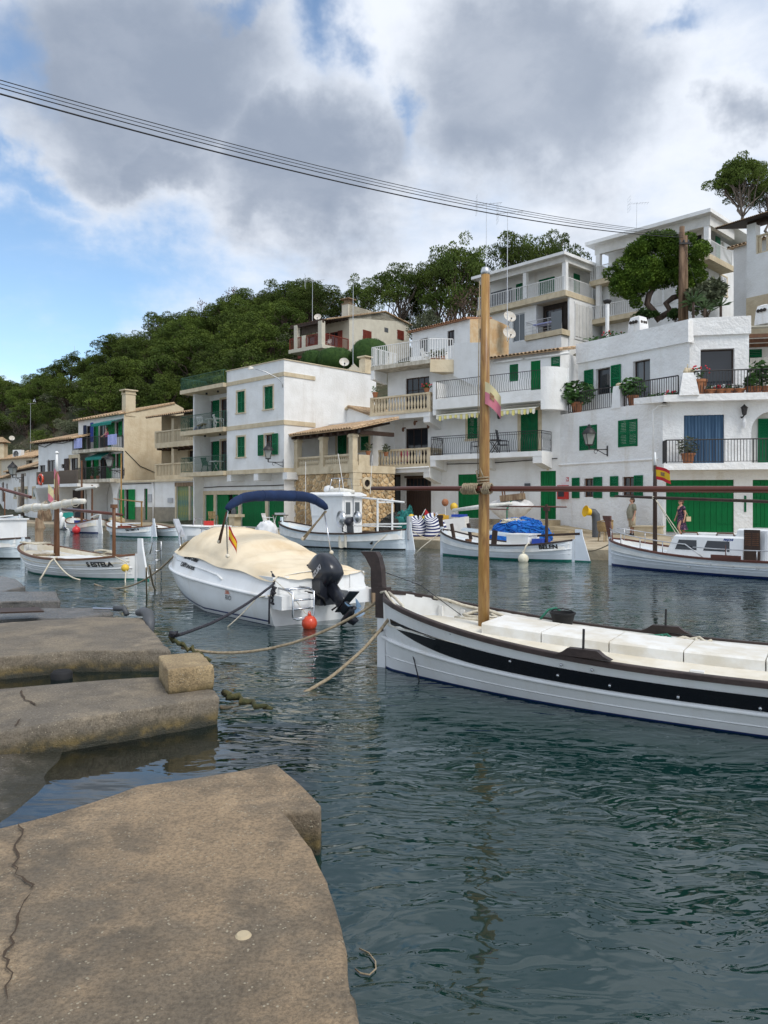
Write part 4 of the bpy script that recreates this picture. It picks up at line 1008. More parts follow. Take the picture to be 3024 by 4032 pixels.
potplant(F.w(X(552,670,bo+.05),bo+.08,f2+1.03),'flowering pot plant on the right end of the upper baluster rail',.16,.22,(.28,.25,.16),60,.09,'flower_red',seed=11)
potplant(F.w(X(150,740,bo+.05),bo+.08,f2+1.03),'thin cactus in a tall pot on the left end of the upper baluster rail',.16,.3,(.3,.2,.22),25,.08,None,mat='cactus',seed=12)
chair_plastic(F.w(X(560,390,.2),.2,f3),F.rz+2.6,'white chair behind the white terrace railing',group=None)
for i,cx in enumerate((600,640,680)):potplant(F.w(X(cx,400,-.45),-.45,f3),'potted plant on the white-railed terrace, %s'%('left of three','middle of three','right of three')[i],.14,.22,(.22,.22,.28),45,.1,None,'pots on the white-railed terrace','olive_leaf',20+i)
for i,(cx,mt)in enumerate(((330,'cloth_white'),(350,'cloth_red'),(400,'cloth_pink'),(490,'cloth_white'))):
 c=F.w(X(cx,1190,-.95),-.95,f1+.3)
 o=MB().grid(lambda a,b_:((a-.5)*.35,.05*math.sin(a*9),b_*.75),8,4).build('hung_cloth',mt,None,fix=False);o.location=c;o.rotation_euler=(0,0,F.rz)
 tag(o,('white','dark red','pink','second white')[i]+' cloth drying behind the lower balusters','laundry')
F=Frame((12.26,33.5),R(-56));G=Frame((12.26,33.5),R(-11.3))
P=thing('corner_house','rough-plastered white corner house with black railings, potted plants and green boathouse doors','house',(F.A.x,F.A.y,0),0)
FX=lambda cx,cy=900,y=0:F.p(4,cx,cy,y)[0]
GX=lambda cx,cy=900,y=0:G.p(4,cx,cy,y)[0]
FZ=lambda cx,cy,y=0:F.p(4,cx,cy,y)[1]
GZ_=lambda cx,cy,y=0:G.p(4,cx,cy,y)[1]
def rehome(fr,before,house):
 """parts just built in frame fr become parts of the house"""
 for o in[o for o in bpy.data.objects if o not in before and o.parent is TMP]:
  o.parent=house;o.matrix_local=Matrix.Rotation(fr.rz,4,'Z')@o.matrix_local
TMP=link('tmp_root',None)
before=set(bpy.data.objects)
r_=lambda a,b_,c,d,y=0:F.rect(4,a,b_,c,d,y)
g_=lambda a,b_,c,d,y=0:G.rect(4,a,b_,c,d,y)
xl=FX(45,1300);zt=FZ(520,790);tz=zt
ub=1.35
ops=[r_(200,940,336,1121),r_(500,897,650,1094),r_(234,1345,312,1488),r_(531,1333,625,1478)]
mb=MB();wallface(mb,xl,0,.2,tz,0,ops,.2)
mb.quad((xl,0,tz),(0,0,tz),(.8,2.2,tz),(xl,2.2,tz));mb.quad((xl,0,.2),(xl,6,.2),(xl,6,tz),(xl,0,tz))
ucx=FX(1052,400,ub);zp=FZ(1052,210,ub);zpl=FZ(165,410,ub);zpt=FZ(1055,108,ub-.15)
uo=[r_(324,500,436,684,ub),r_(614,440,746,700,ub)]
uo=[uo[0],(uo[1][0],uo[1][1],tz+.05,uo[1][3])]
wallface(mb,xl,ucx,tz,zpt-.1,ub,uo,.25)
mb.build('wall','plaster_rough',TMP)
MB().b(xl-.02,ucx+.02,ub-.13,ub+.3,zpt-1.0,zpt).build('parapet','plaster_rough',TMP)
MB().tube([(xl,-.02,FZ(400,1222)),(-.2,-.02,FZ(400,1222)+.03)],.06,5).build('ledge','plaster_rough',TMP)
shut(TMP,ops[0],-.03);shut(TMP,ops[1],-.03)
for o_,(la,lb_),(ra,rb)in((ops[2],(146,202),(313,377)),(ops[3],(441,502),(626,693))):
 window(TMP,o_,.12,2,1,'wood_frame','glass_dark');
 leaf(TMP,FX(la,1400),FX(lb_,1400),o_[2]-.05,o_[3]+.05,-.06);leaf(TMP,FX(ra,1400),FX(rb,1400),o_[2]-.05,o_[3]+.05,-.06)
window(TMP,uo[0],ub+.2,1,1,'wood_dark','glass_dark');leaf(TMP,FX(231,600,ub-.1),FX(299,600,ub-.1),uo[0][2],uo[0][3]+.03,ub-.07);leaf(TMP,FX(437,600,ub-.1),FX(512,600,ub-.1),uo[0][2],uo[0][3]+.03,ub-.07)
window(TMP,uo[1],ub+.18,2,1,'wood_dark','glass_grey',name='glass_door',curtain=[(uo[1][1]-.4,uo[1][1]-.05)])
def pier(xc,y,z0,z1,w0,w1,par):
 return MB().loft([[(xc+sx*w/2,y+sy*w/2,z)for sx,sy in((-1,-1),(1,-1),(1,1),(-1,1))]for w,z in((w0,z0),(w1,z1-.08),(w1*.9,z1))]).build('terrace_pier','plaster_rough',par,smooth=30)
pier(FX(505,780,.2),.22,tz-.05,FZ(510,630,.2),.52,.40,TMP)
railing(TMP,[(FX(118,830,.1),.8),(FX(118,830,.1),.1),(FX(462,790,.1),.1)],tz,1.0,.115,'iron_black',r=.03)
railing(TMP,[(FX(548,770,.1),.1),(FX(965,700,.1),.1)],tz,1.05,.115,'iron_black',r=.03)
rehome(F,before,P);before=set(bpy.data.objects)
tzg=GZ_(1350,695,-.1);xr=GX(1760,900)
go=[g_(870,1357,1395,1836),g_(1541,1355,1800,1836),g_(1008,856,1320,1226)]
gz0=go[0][2];fz=GZ_(1000,1228,-.9);go[2]=(go[2][0],go[2][1],fz+.01,go[2][3])
ax0=GX(1530,1000);ax1=ax0+1.7;asp=GZ_(1530,980);az1=asp+.85
mb=MB();wallface(mb,0,ax0,gz0-.1,tzg-.25,0,[go[0],go[2]],.3);wallface(mb,ax1,xr+2,gz0-.1,tzg-.25,0,[(ax1,go[1][1]+.5,gz0,go[1][3])],.3)
wallface(mb,ax0,ax1,gz0-.1,fz,0,[(go[1][0],ax1,gz0,go[1][3])],.3)
n=12;arc=[(ax0+.85-.85*math.cos(PI*i/n),asp+.85*math.sin(PI*i/n))for i in range(n+1)]
for(a,za),(b_,zb)in zip(arc,arc[1:]):
 mb.quad((a,0,za),(b_,0,zb),(b_,0,tzg-.25),(a,0,tzg-.25));mb.quad((a,0,za),(a,.5,za),(b_,.5,zb),(b_,0,zb))
mb.quad((ax0,0,fz),(ax0,.5,fz),(ax0,.5,asp),(ax0,0,asp))
mb.build('front_wall','plaster_rough',TMP)
MB().b(ax0,ax1+.5,.5,.54,fz,az1).build('arch_recess','plaster_grey',TMP);shut(TMP,(GX(1582,1000,.45),GX(1582,1000,.45)+.9,fz,GZ_(1600,880,.45)),.44,n=2,name='arch_door')
for i,r in enumerate(go[:2]):
 sill=r[2]+.42
 MB().b(r[0],r[1],.12,.2,r[2],sill).build('door_sill','paint_grey_light',TMP);plankdoor(TMP,(r[0],r[1],sill,r[3]),.08,12 if i==0 else 8,'door_green','boathouse_door',vents=True)
o_=go[2];c=MB();n=40
c.loft([[(o_[0]+(o_[1]-o_[0])*i/n,.10+.04*math.sin(i*1.9)+.02*math.sin(i*.7),z)for i in range(n+1)]for z in(o_[2],o_[3])],False,False);c.build('door_curtain','curtain_blue',TMP,smooth=True,fix=False)
MB().b(o_[0],o_[1],.24,.27,o_[2],o_[3]).build('curtain_back','interior',TMP)
MB().b(-.12,GX(1545,1250,-.95)+3,-1.0,0,fz-.28,fz).build('balcony_slab','plaster_rough',TMP)
railing(TMP,[(.0,-.05),(.0,-.94),(GX(1545,1100,-.95),-.94),(xr,-.94)],fz,1.0,.12,'iron_black',r=.028)
MB().b(-1.55+1.5,xr+1,-.55,2.5,tzg-.30,tzg).build('terrace_slab','plaster_rough',TMP)
MB().loft([[(-1.2,.2,tzg-.3),(.0,-.55,tzg-.3),(.4,.4,tzg-.3)],[(-1.2,.2,tzg-.02),(.0,-.55,tzg-.02),(.4,.4,tzg-.02)]]).build('terrace_corner','plaster_rough',TMP)
pier(GX(1040,740,-.3),-.22,tzg-.05,GZ_(1040,530,-.3),.82,.5,TMP)
railing(TMP,[(GX(1090,700,-.45),-.45),(GX(1500,690,-.45),-.45),(xr+.5,-.45)],tzg,1.0,.12,'iron_black',r=.028)
ug=.95
xc0,xc1=GX(1052,400,ug),GX(1512,300,ug);pzt=GZ_(1300,98,ug)
wo=g_(1137,345,1400,690,ug);wo=(wo[0],wo[1],tzg+.04,wo[3])
mb=MB();wallface(mb,xc0,xc1,tzg,pzt-.1,ug,[wo],.3);mb.quad((xc1,ug,tzg),(xc1,ug+4,tzg),(xc1,ug+4,pzt-.1),(xc1,ug,pzt-.1));mb.quad((xc1,ug+2.2,tzg),(xc1+4,ug+2.2,tzg),(xc1+4,ug+2.2,pzt-.5),(xc1,ug+2.2,pzt-.5));mb.build('upper_wall','plaster_rough',TMP)
MB().b(xc0-.03,xc1+.06,ug-.12,ug+.3,pzt-.78,pzt).build('front_parapet','plaster_rough',TMP)
window(TMP,wo,ug+.24,1,1,'wood_dark','glass_dark',name='picture_window',curtain=[(wo[1]-.42,wo[1]-.08)])
for k in range(3):MB().box((xc1+1.6,ug+.3+.6*k,GZ_(1560,230,ug)-.1*k),(3.4,.1,.16)).build('pergola_beam','wood_brown',TMP)
MB().ext([(xc1+.05,ug+.1,GZ_(1530,165,ug)),(xc1+3,ug+.1,GZ_(1530,165,ug)-.05),(xc1+3,ug+2.0,GZ_(1530,165,ug)+.3),(xc1+.05,ug+2.0,GZ_(1530,165,ug)+.3)],(0,0,.03)).build('awning','awning_cream',TMP)
leaf(TMP,xc1+.5,xc1+1.1,tzg+1.9,tzg+2.5,ug+2.1);
MB().grid(lambda a,b_:(xc1+.35+a*1.8,ug+1.2+.05*math.sin(a*14),tzg+.05+b_*1.9),20,3).build('door_curtain','curtain',TMP,smooth=True,fix=False)
v=g_(1474,1478,1490,1604);MB().b(v[0],v[1],-.03,.02,v[2],v[3]).build('wall_vent','shutter_green',TMP)
pipe(TMP,[(-.42,-.06,GZ_(740,1290)),(-.42,-.06,tzg-.6),(-.2,-.12,tzg-.42),(.3,-.15,tzg-.38)],.035,'plastic_white','drain_pipe')
rehome(G,before,P);bpy.data.objects.remove(TMP)
q=F.p(4,418,1130);wall_lamp(F.w(q[0],-.01,q[1]),F.rz-R(25),'large black lantern beside the green shutters of the rough white corner house',1.18)
q=G.p(4,1450,850);L=thing('wall_lantern','black pointed lantern beside the blue curtain, net tassel hanging below','lamp',G.w(q[0],-.02,q[1]),G.rz)
MB().lathe([(.01,.42),(.06,.36),(.16,.27),(.13,.24),(.09,-.02),(.03,-.06)],6,(.08,-.2,0)).build('lantern','iron_black',L);MB().tube([(0,0,-.1),(0,-.1,-.16),(.08,-.2,-.05)],.03,6).build('bracket','iron_black',L);MB().loft([[(.1+r2*math.cos(k),-.12+r2*math.sin(k),z)for k in range(6)]for r2,z in((.04,-.15),(.09,-.35),(.05,-.6))]).build('net_tassel','cloth_white',L)
b_=F.rect(4,97,1335,118,1365);c=F.w((b_[0]+b_[1])/2,-.012,(b_[2]+b_[3])/2)
S=thing('fire_sign','small red and white fire equipment sign on the white wall','sign',c,F.rz)
w_,h_=b_[1]-b_[0],b_[3]-b_[2]
MB().b(-w_/2,w_/2,-.005,.008,-h_/2,h_/2).build('sign_plate','box_red',S)
MB().b(-w_*.38,-w_*.1,-.012,-.006,-h_*.1,h_*.38).b(w_*.05,w_*.36,-.012,-.006,-h_*.36,h_*.1).b(w_*.1,w_*.3,-.012,-.006,h_*.2,h_*.36).b(-w_*.36,-w_*.16,-.012,-.006,-h_*.38,-h_*.2).build('sign_symbol','lettering_white',S,kind='stuff')
b_=F.rect(4,64,1398,112,1505);w_,h_=.52,b_[3]-b_[2];c=F.w((b_[0]+b_[1])/2,-.01,b_[2])
S=thing('hose_box','red fire hose cabinet with dark window on the white wall','fire hose cabinet',c,F.rz)
MB().b(-w_/2,w_/2,-.28,0,0,h_).build('cabinet','box_red',S);MB().b(-w_*.35,w_*.38,-.30,-.282,h_*.18,h_*.92).build('cabinet_window','plastic_dark',S)
potplant(F.w(FX(180,830,.35),.35,tz),'big spreading leafy shrub in a terracotta pot at the left of the corner terrace',.30,.55,(.95,.5,.62),420,.17,None,'shrubs in terracotta pots on the corner terrace',seed=31)
potplant(F.w(FX(612,760,.35),.35,tz),'broad-leaved shrub in a terracotta pot right of the short pillar',.24,.5,(.62,.4,.5),230,.16,None,'shrubs in terracotta pots on the corner terrace',seed=32)
for i,cx in enumerate((760,810,870,925)):
 potplant(F.w(FX(cx,720,.3),.3,tz),'low planter behind the black railing, %s of four'%('first','second','third','last')[i]+' from the short pillar',.22,.2,(.32,.2,.14),60,.09,'flower_red' if i==3 else None,'low planters on the corner terrace',seed=40+i)
potplant(G.w(GX(1130,690,-.2),-.2,tzg),'tall jar with a thin red geranium beside the thick pillar',.30,.66,(.4,.3,.35),40,.11,'flower_red',None,seed=50)
for i,cx in enumerate((1210,1290,1345,1430)):
 potplant(G.w(GX(cx,690,-.25),-.25,tzg),'trough of white flowers below the picture window, %s'%('leftmost','second from left','third from left','rightmost')[i],.28,.2,(.34,.15,.12),50,.07,'flower_white' if i!=1 else 'flower_red','flower troughs along the front terrace',seed=60+i)
for i,(cx,s_)in enumerate(((1520,.3),(1575,.62),(1640,.72))):
 potplant(G.w(GX(cx,690,-.2),-.2,tzg),('small','bushy','tall bushy')[i]+' green plant in a terracotta pot at the right end of the terrace',.2,.3,(s_*.7,.35,s_),150,.14,None,None,seed=70+i)
potplant(G.w(GX(1040,1220,-.55),-.55,fz),'airy shrub in a terracotta pot in front of the blue curtain',.28,.45,(.5,.35,.42),170,.10,None,None,'olive_leaf',80)
W_=thing('coral_ornament','pale coral-like ornament with a spike on top of the thick terrace pillar','ornament',G.w(GX(1040,530,-.3),-.22,GZ_(1040,530,-.3)-.01),G.rz)
m_=MB()
for k in range(9):m_.sphere((U(-.22,.22),U(-.12,.12),.07+U(0,.12)),U(.07,.12),7,5)
m_.tube([(0,0,.2),(0,0,.42)],.025,5).build('coral','sandstone',W_,smooth=True)
W_=thing('stone_ball','round beige stone on the short terrace pillar','stone',F.w(FX(505,780,.2),.22,FZ(510,630,.2)-.02),F.rz);MB().sphere((0,0,.08),(.17,.15,.1),10,7).build('stone','sandstone',W_,smooth=True)
def white_chimney(c,lb,s=1.0):
 C=thing('chimney',lb,'chimney',c,F.rz)
 MB().loft([[(w2*s*sx,w2*s*sy,z*s)for sx,sy in((-1,-1),(1,-1),(1,1),(-1,1))]for w2,z in((.62,-.5),(.52,.7),(.50,.75),(.44,1.05),(.22,1.16))]).build('chimney_shaft','plaster_rough',C,smooth=30)
 for sx,sy in((-.27,-1),(0,-1),(.27,-1)):
  o=MB().lathe([(.07,0),(.09,.09*s)],8).build('smoke_hole','interior',C);o.location=(sx*s,-.56*s,.62*s);o.rotation_euler=(R(90),0,0)
 for sy in(-.25,.05,.3):
  o=MB().lathe([(.07,0),(.09,.09*s)],8).build('smoke_hole','interior',C);o.location=(.56*s,sy*s,.62*s);o.rotation_euler=(0,R(-90),0)
q=F.p(4,655,195,3.0);white_chimney(F.w(q[0],3.0,q[1]-.05),'white tapered chimney with round smoke holes above the corner house roof',.62)
q=G.p(4,1640,110,4.0);white_chimney(G.w(q[0],4.0,q[1]),'white chimney with smoke holes at the right edge above the corner house',.58)
q=F.p(4,415,220,2.6);C=thing('flue_pipe','thin white flue pipe with dark cap above the tiled roof','chimney',F.w(q[0],2.6,q[1]-.4),F.rz)
MB().tube([(0,0,0),(0,0,1.9)],.10,10).build('flue','plastic_white',C,smooth=40);MB().lathe([(.12,1.9),(.2,2.0),(.22,2.08),(.02,2.16)],10).build('flue_cap','iron_black',C)
for i,(cx,cy,mt)in enumerate(((325,270,None),(470,235,'flower_red'))):
 q=F.p(4,cx,cy+25,2.0);potplant(F.w(q[0],2.0,q[1]-.2),('leafy' if i==0 else 'red-flowered')+' plant growing along the top of the white parapet',.2,.2,(.7,.25,.2),110,.1,mt,None,seed=90+i)
zroof=FZ(165,300,ub)-.3
# --- house with teal awnings
F=Frame((-21.5,63),R(-42))
P=thing('awning_house','white and beige house with teal awnings, bright green shutters and a bare side wall','house',(F.A.x,F.A.y,0),F.rz)
X=lambda cx,cy=700,y=0:F.p(1,cx,cy,y)[0]
Z=lambda cx,cy,y=0:F.p(1,cx,cy,y)[1]
RC=lambda a,b_,c,d,y=0:F.rect(1,a,b_,c,d,y)
bo=-1.2;xl=X(640);ze=Z(1018,272);f2=Z(800,548,bo);f1=Z(800,800,bo)
ops=[RC(705,370,740,548),RC(806,362,872,548),RC(940,338,973,456),RC(746,642,772,800),RC(812,630,874,800),RC(943,596,974,710)]
for i in(0,1):ops[i]=ops[i][:2]+(f2+.02,ops[i][3])
for i in(3,4):ops[i]=ops[i][:2]+(f1+.02,ops[i][3])
mb=MB();wallface(mb,xl,0,f1-.3,ze,0,ops,.2);mb.quad((xl,0,.3),(xl,8,.3),(xl,8,ze),(xl,0,ze))
gops=[RC(768,856,870,1112,1.2)];gops=[gops[0][:2]+(.62,gops[0][3])]
wallface(mb,xl,0,.3,f1-.3,1.2,gops,.2)
mb.build('wall','plaster_white',P)
yb=F.q(1,1330,500)[0];yr=F.q(1,1500,214)[0];yp=F.q(1,1425,183)[0];zpk=F.q(1,1425,183)[1]
mb=MB();mb.add([(0,0,f1-.35),(0,yr,f1-.35),(0,yr,F.q(1,1500,214)[1]-.1),(0,yp,zpk),(0,0,ze)],[(0,1,2,3,4)]);mb.quad((xl,yr,.3),(0,yr,.3),(0,yr,zpk-.5),(xl,yr,zpk-.5));mb.build('side_wall','plaster_beige',P)
tileroof(P,(xl-.35,-.4,ze+.02),(-xl+.45,0,0),(0,yp+.4,zpk-ze),18,16,limit=72)
MB().quad((xl,yp,zpk),(0,yp,zpk),(0,yr,zpk-1),(xl,yr,zpk-1)).build('rear_roof','roof_tile',P)
for o_,L_,R_ in((ops[0],686,None),(ops[1],770,910),(ops[2],915,1000),(ops[3],712,808),(ops[4],None,913),(ops[5],918,1000)):
 window(P,o_,.12,2 if o_[1]-o_[0]>1 else 1,2,'wood_frame',name='window',curtain=[(o_[0]+.1,o_[1]-.1)]if o_ is ops[4]else None)
 if L_:leaf(P,X(L_),o_[0]-.02,o_[2],o_[3],-.07,'shutter_bright')
 if R_:leaf(P,o_[1]+.02,X(R_),o_[2],o_[3],-.07,'shutter_bright')
for z_,(ca,cb)in((f2,(586,980)),(f1,(582,978))):
 xa,xb=X(ca,560,bo),min(X(cb,560,bo),-.02)
 sb=MB().b(xa,xb,bo,0,z_-.28,z_).build('balcony_slab','slab_stain',P)
 railing(P,[(xa+.05,-.05),(xa+.05,bo+.06),(xb-.05,bo+.06),(xb-.05,-.05)],z_,1.0,.14,'iron_black',r=.025)
for(a,b_,c,d,yy)in((744,322,908,378,-1.15),(696,588,828,652,-1.1)):
 x0,x1=X(a,340,yy),X(b_*0+c,340,yy);z1,z0=Z(c,b_,0),Z(a,d,yy)
 aw=MB().quad((x0,-.02,z1),(x1,-.02,z1),(x1,yy,z0+.25),(x0,yy,z0+.25));n=14
 for i in range(n):w_=(x1-x0)/n;aw.add([(x0+w_*i,yy,z0+.25),(x0+w_*(i+1),yy,z0+.25),(x0+w_*(i+1),yy,z0+.06),(x0+w_*(i+.5),yy,z0-.02),(x0+w_*i,yy,z0+.06)],[(0,1,2,3,4)])
 aw.build('awning','canvas_teal',P,fix=False)
plankdoor(P,gops[0],1.3,1,'wood_red','garage_door',hinges=False)
for k in range(7):zz=.75+k*(gops[0][3]-.75)/7;MB().b(gops[0][0],gops[0][1],1.25,1.3,zz,zz+.28).build('panel','wood_dark',P)
for cx in(738,955):x=X(cx,900,-.2);MB().loft([[(x-w_,-.35,z),(x+w_,-.35,z),(x+w_,1.15,z),(x-w_,1.15,z)]for w_,z in((.35,.4),(.35,f1-1.3),(.6,f1-.7),(1.0,f1-.29))]).build('arch_pier','plaster_white',P)
C=thing('chimney','square beige chimney with flat slab cap on the awning house roof','chimney',F.w(.0,F.q(1,1060,250)[0],ze+.2),F.rz)
MB().b(-.55,.05,-.4,.5,-.3,1.5).build('chimney_shaft','plaster_beige',C);MB().b(-.6,.1,-.45,.55,1.5,1.58).b(-.62,-.45,-.4,.5,1.58,1.8).b(-.05,.08,-.4,.5,1.58,1.8).b(-.72,.2,-.55,.65,1.8,1.9).build('chimney_cap','sandstone',C)
pipe(P,[(-.15,-.05,ze-.3),(-.15,-.05,f1-.2)],.04,'plastic_dark','drain_pipe')
pipe(P,[(.03,.1,Z(1030,570)),(.04,yb*.4,Z(1030,690)),(.04,yb*.95,Z(1030,760))],.03,'cable','cable')
q=F.p(1,1018,740);wall_lamp(F.w(q[0],-.02,q[1]),F.rz-R(42),'black lantern at the corner of the house with teal awnings',1.5)
for i,(cx,cy,w_,h_,mt,lb)in enumerate(((690,420,.5,1.25,'cloth_navy','dark navy shirt hung on the upper balcony'),(748,420,.5,1.7,'cloth_blue','blue towel hung beside the green shutter'))):
 o=MB().grid(lambda a,b_:((a-.5)*w_,.04*math.sin(a*8),(b_-.5)*h_),8,6).build('hung_cloth',mt,None,fix=False);o.location=F.w(X(cx,cy,-.3),-.3,Z(cx,cy,-.3));o.rotation_euler=(0,0,F.rz);tag(o,lb,'laundry')
for cx,lb in((640,'patterned blue cloth over the left end of the upper railing'),(920,'pale lilac cloth draped over the upper railing beside the woman')):
 o=MB().grid(lambda a,b_:((a-.5)*1.5,-.03+.03*math.sin(a*12),-b_*.85),10,5).build('hung_cloth','cloth_lilac',None,fix=False);o.location=F.w(X(cx,460,bo),bo,f2+1.0);o.rotation_euler=(0,0,F.rz);tag(o,lb,'laundry')
for i,cx in enumerate((752,800)):potplant(F.w(X(cx,790,-.8),-.8,f1),('dark upright' if i==0 else 'small dark')+' plant on the lower balcony under the teal awning',.15,.3,(.2,.2,.5),50,.12,None,None,'hedge_leaf',100+i)
AWF=F;AWf2=f2;AWbo=bo
a_=atY(472,0,62.3);b_=atY(800,0,56.0);rz=math.atan2(b_.y-a_.y,b_.x-a_.x)
F=Frame((a_.x,a_.y),rz)
P=thing('boathouse_row','low white and grey ground floor with green doors and faded painted boathouse doors','house',(F.A.x,F.A.y,0),F.rz)
X=lambda cx,cy=1000,y=0:F.p(1,cx,cy,y)[0]
Z=lambda cx,cy,y=0:F.p(1,cx,cy,y)[1]
RC=lambda a,b_,c,d,y=0:F.rect(1,a,b_,c,d,y)
xr=X(1695);zt=Z(1200,826);dz=Z(1300,1030)
ops=[RC(1020,886,1057,1115),RC(1180,880,1205,1105),RC(1443,862,1542,1134),RC(1556,860,1690,1136)]
ops=[(a,b_,.66,d)for a,b_,c,d in ops]
mb=MB();wallface(mb,0,xr,dz,zt,0,ops,.2);mb.b(0,xr,.3,6,.3,zt-.01);mb.build('wall','plaster_white',P)
mb=MB();wallface(mb,X(1110),X(1430),.3,dz-.003,-.03,[ops[1]],.2);wallface(mb,0,X(1110),.3,dz-.003,0,[ops[0]],.2);mb.build('dado','dado_grey',P)
MB().b(X(1430),xr,-.05,.0,ops[2][3],ops[2][3]+.3).build('lintel','wood_weather',P)
for cx in(1432,1544):MB().b(X(cx),X(cx+12),-.05,0,.6,ops[2][3]).build('door_post','sandstone',P)
window(P,ops[0],.15,1,1,'wood_dark','glass_dark',name='doorway');leaf(P,X(984),ops[0][0]-.02,.66,ops[0][3],-.1,'shutter_bright',name='door_leaf');leaf(P,ops[0][1]+.02,X(1106),.66,ops[0][3],-.1,'shutter_bright',name='door_leaf')
plankdoor(P,ops[1],.1,2,'door_green',hinges=False,name='door')
plankdoor(P,ops[2],.08,5,'door_faded',hinges=False);plankdoor(P,ops[3],.08,6,'door_faded',hinges=False)
for r in(RC(1210,925,1242,990),RC(1374,955,1415,994)):
 MB().b(r[0],r[1],-.07,-.032,r[2],r[3]).build('meter_box','paint_grey_light',P)
pipe(P,[(X(1258),-.08,.6),(X(1258),-.08,zt+.1)],.06,'plastic_white','drain_pipe')
pipe(P,[(.3,-.06,zt-.12),(X(1238),-.06,zt-.1)],.03,'cable','cable')
MB().b(-.1,xr+.3,-.25,6.1,zt,zt+.16).build('roof_slab','sandstone',P)
a_=atY(636,0,61.5);F=Frame((a_.x,a_.y),R(-42))
P=thing('loggia_house','beige house with latticed sandstone balconies and a dark timber porch roof','house',(F.A.x,F.A.y,0),F.rz)
X=lambda cx,cy=600,y=0:F.p(1,cx,cy,y)[0]
Z=lambda cx,cy,y=0:F.p(1,cx,cy,y)[1]
bo=-.6;f2=Z(1400,508,bo);f1=Z(1400,780,bo);xr=6.5
mb=MB();wallface(mb,0,xr,.5,f2+2.4,1.0,[(2.2,4.2,f1,f1+2.1),(2.2,4.2,f2,f2+2.1)],.3);mb.quad((0,.0,.5),(0,5,.5),(0,5,f2+2.9),(0,0,f2+2.4));mb.build('wall','plaster_beige',P)
for z_ in(f1,f2):
 MB().b(0,xr,bo,1,z_-.3,z_).build('balcony_slab','sandstone',P);balustrade(P,[(.05,.8),(.05,bo+.08),(2.6,bo+.08),(xr,bo+.08)],z_,1.05,.21,'sandstone','lattice')
 window(P,(2.2,4.2,z_,z_+2.1),1.2,2,2,'wood_dark',name='balcony_door')
 for k in range(8):MB().b(.2+k*.75,.32+k*.75,bo+.05,1,z_-.45,z_-.302).build('beam_end','wood_beam',P)
MB().b(1.9,2.25,bo+.3,bo+.65,f1,f2-.3).build('column','sandstone',P);MB().b(1.9,2.25,bo+.3,bo+.65,f2,f2+2.0).build('column','sandstone',P)
tileroof(P,(-.5,bo-.5,f2+2.15),(xr+.5,0,0),(0,2.4,.55),24,4,limit=96,base='wood_beam')
shut(P,(2.9,4.0,f2+.1,f2+2.0),.9,n=2)
# --- white house with the reed-screened balcony
a_=atY(309,0,66.0);F=Frame((a_.x,a_.y),R(-42))
P=thing('reed_balcony_house','white house with a grey reed-screened balcony on curved brackets and dark garage','house',(F.A.x,F.A.y,0),F.rz)
X=lambda cx,cy=600,y=0:F.p(1,cx,cy,y)[0]
Z=lambda cx,cy,y=0:F.p(1,cx,cy,y)[1]
RC=lambda a,b_,c,d,y=0:F.rect(1,a,b_,c,d,y)
bo=-1.9;f1=Z(470,842,bo);xl=X(314);ze=Z(630,470)
zeave=Z(316,530)
ops=[RC(322,690,370,752),RC(382,650,447,800),RC(498,680,524,712),RC(574,632,640,800)]
ops[1]=ops[1][:2]+(f1+.02,ops[1][3]);ops[3]=(ops[3][0],-.05,f1+.02,ops[3][3])
mb=MB();wallface(mb,xl,0,f1-.3,ze,0,ops,.22);mb.quad((xl,0,.4),(xl,7,.4),(xl,7,ze),(xl,0,ze))
g=RC(520,893,712,1112,.6);g=(g[0],min(g[1],-.15),.6,g[3])
wallface(mb,xl+1.2,0,.3,f1-.25,.6,[g],.3);mb.build('wall','plaster_white',P)
for i,o_ in enumerate(ops):window(P,o_,.12,(2,2,1,3)[i],(1,1,1,2)[i],'wood_dark','glass_dark')
leaf(P,ops[1][1]+.05,ops[1][1]+.1,ops[1][2],ops[1][3],-.6,'wood_dark');leaf(P,ops[3][0]-.95,ops[3][0]-.45,ops[3][2],ops[3][3],-.12,'wood_dark');leaf(P,ops[3][0]-.42,ops[3][0]-.02,ops[3][2],ops[3][3],-.15,'wood_dark')
plankdoor(P,g,.75,8,'wood_dark',hinges=False)
xa,xb=X(296,840,bo),X(645,840,bo)-.3
MB().b(xa,xb,bo,0,f1-.25,f1).build('balcony_slab','plaster_white',P)
o=MB().b(xa+.03,xb,bo+.03,bo+.06,f1,f1+1.1).b(xa+.03,xa+.06,bo+.06,-.05,f1,f1+1.1).build('reed_screen','reed',P)
me=cached(('reed','reed'),lambda:MB().tube([(0,0,0),(0,0,1.12)],.022,5),'reed')
n=int((xb-xa)/.10)
for k in range(n):link('reed',me,o,(xa+.04+k*(xb-xa)/n,bo+.02,f1))
railing(P,[(xa+.1,-.05),(xa+.1,bo+.1),(xb-.05,bo+.1)],f1,1.0,.5,'iron_black',r=.025)
for cx in(345,500):
 x=X(cx,900,-.9);pr=[(bo+.05,f1-.26)]
 pr+=[(bo+.3+1.5*(1-math.cos(a*PI/16)),f1-.3-(f1-1.2)*math.sin(a*PI/16)**1.6 if a else f1-.3)for a in range(0,9)]
 pr+=[(0,.4),(0,f1-.26)]
 MB().loft([[(x+s_*.25,py,pz_)for py,pz_ in pr]for s_ in(-1,1)]).build('balcony_bracket','plaster_white',P)
MB().b(xl-.02,xl+1.2,.0,6,.3,f1-.25).build('ground_wall','plaster_white',P)
tileroof(P,(xl-.55,-.55,ze),(-xl+.5,0,0),(0,4.5,1.1),24,10,limit=120)
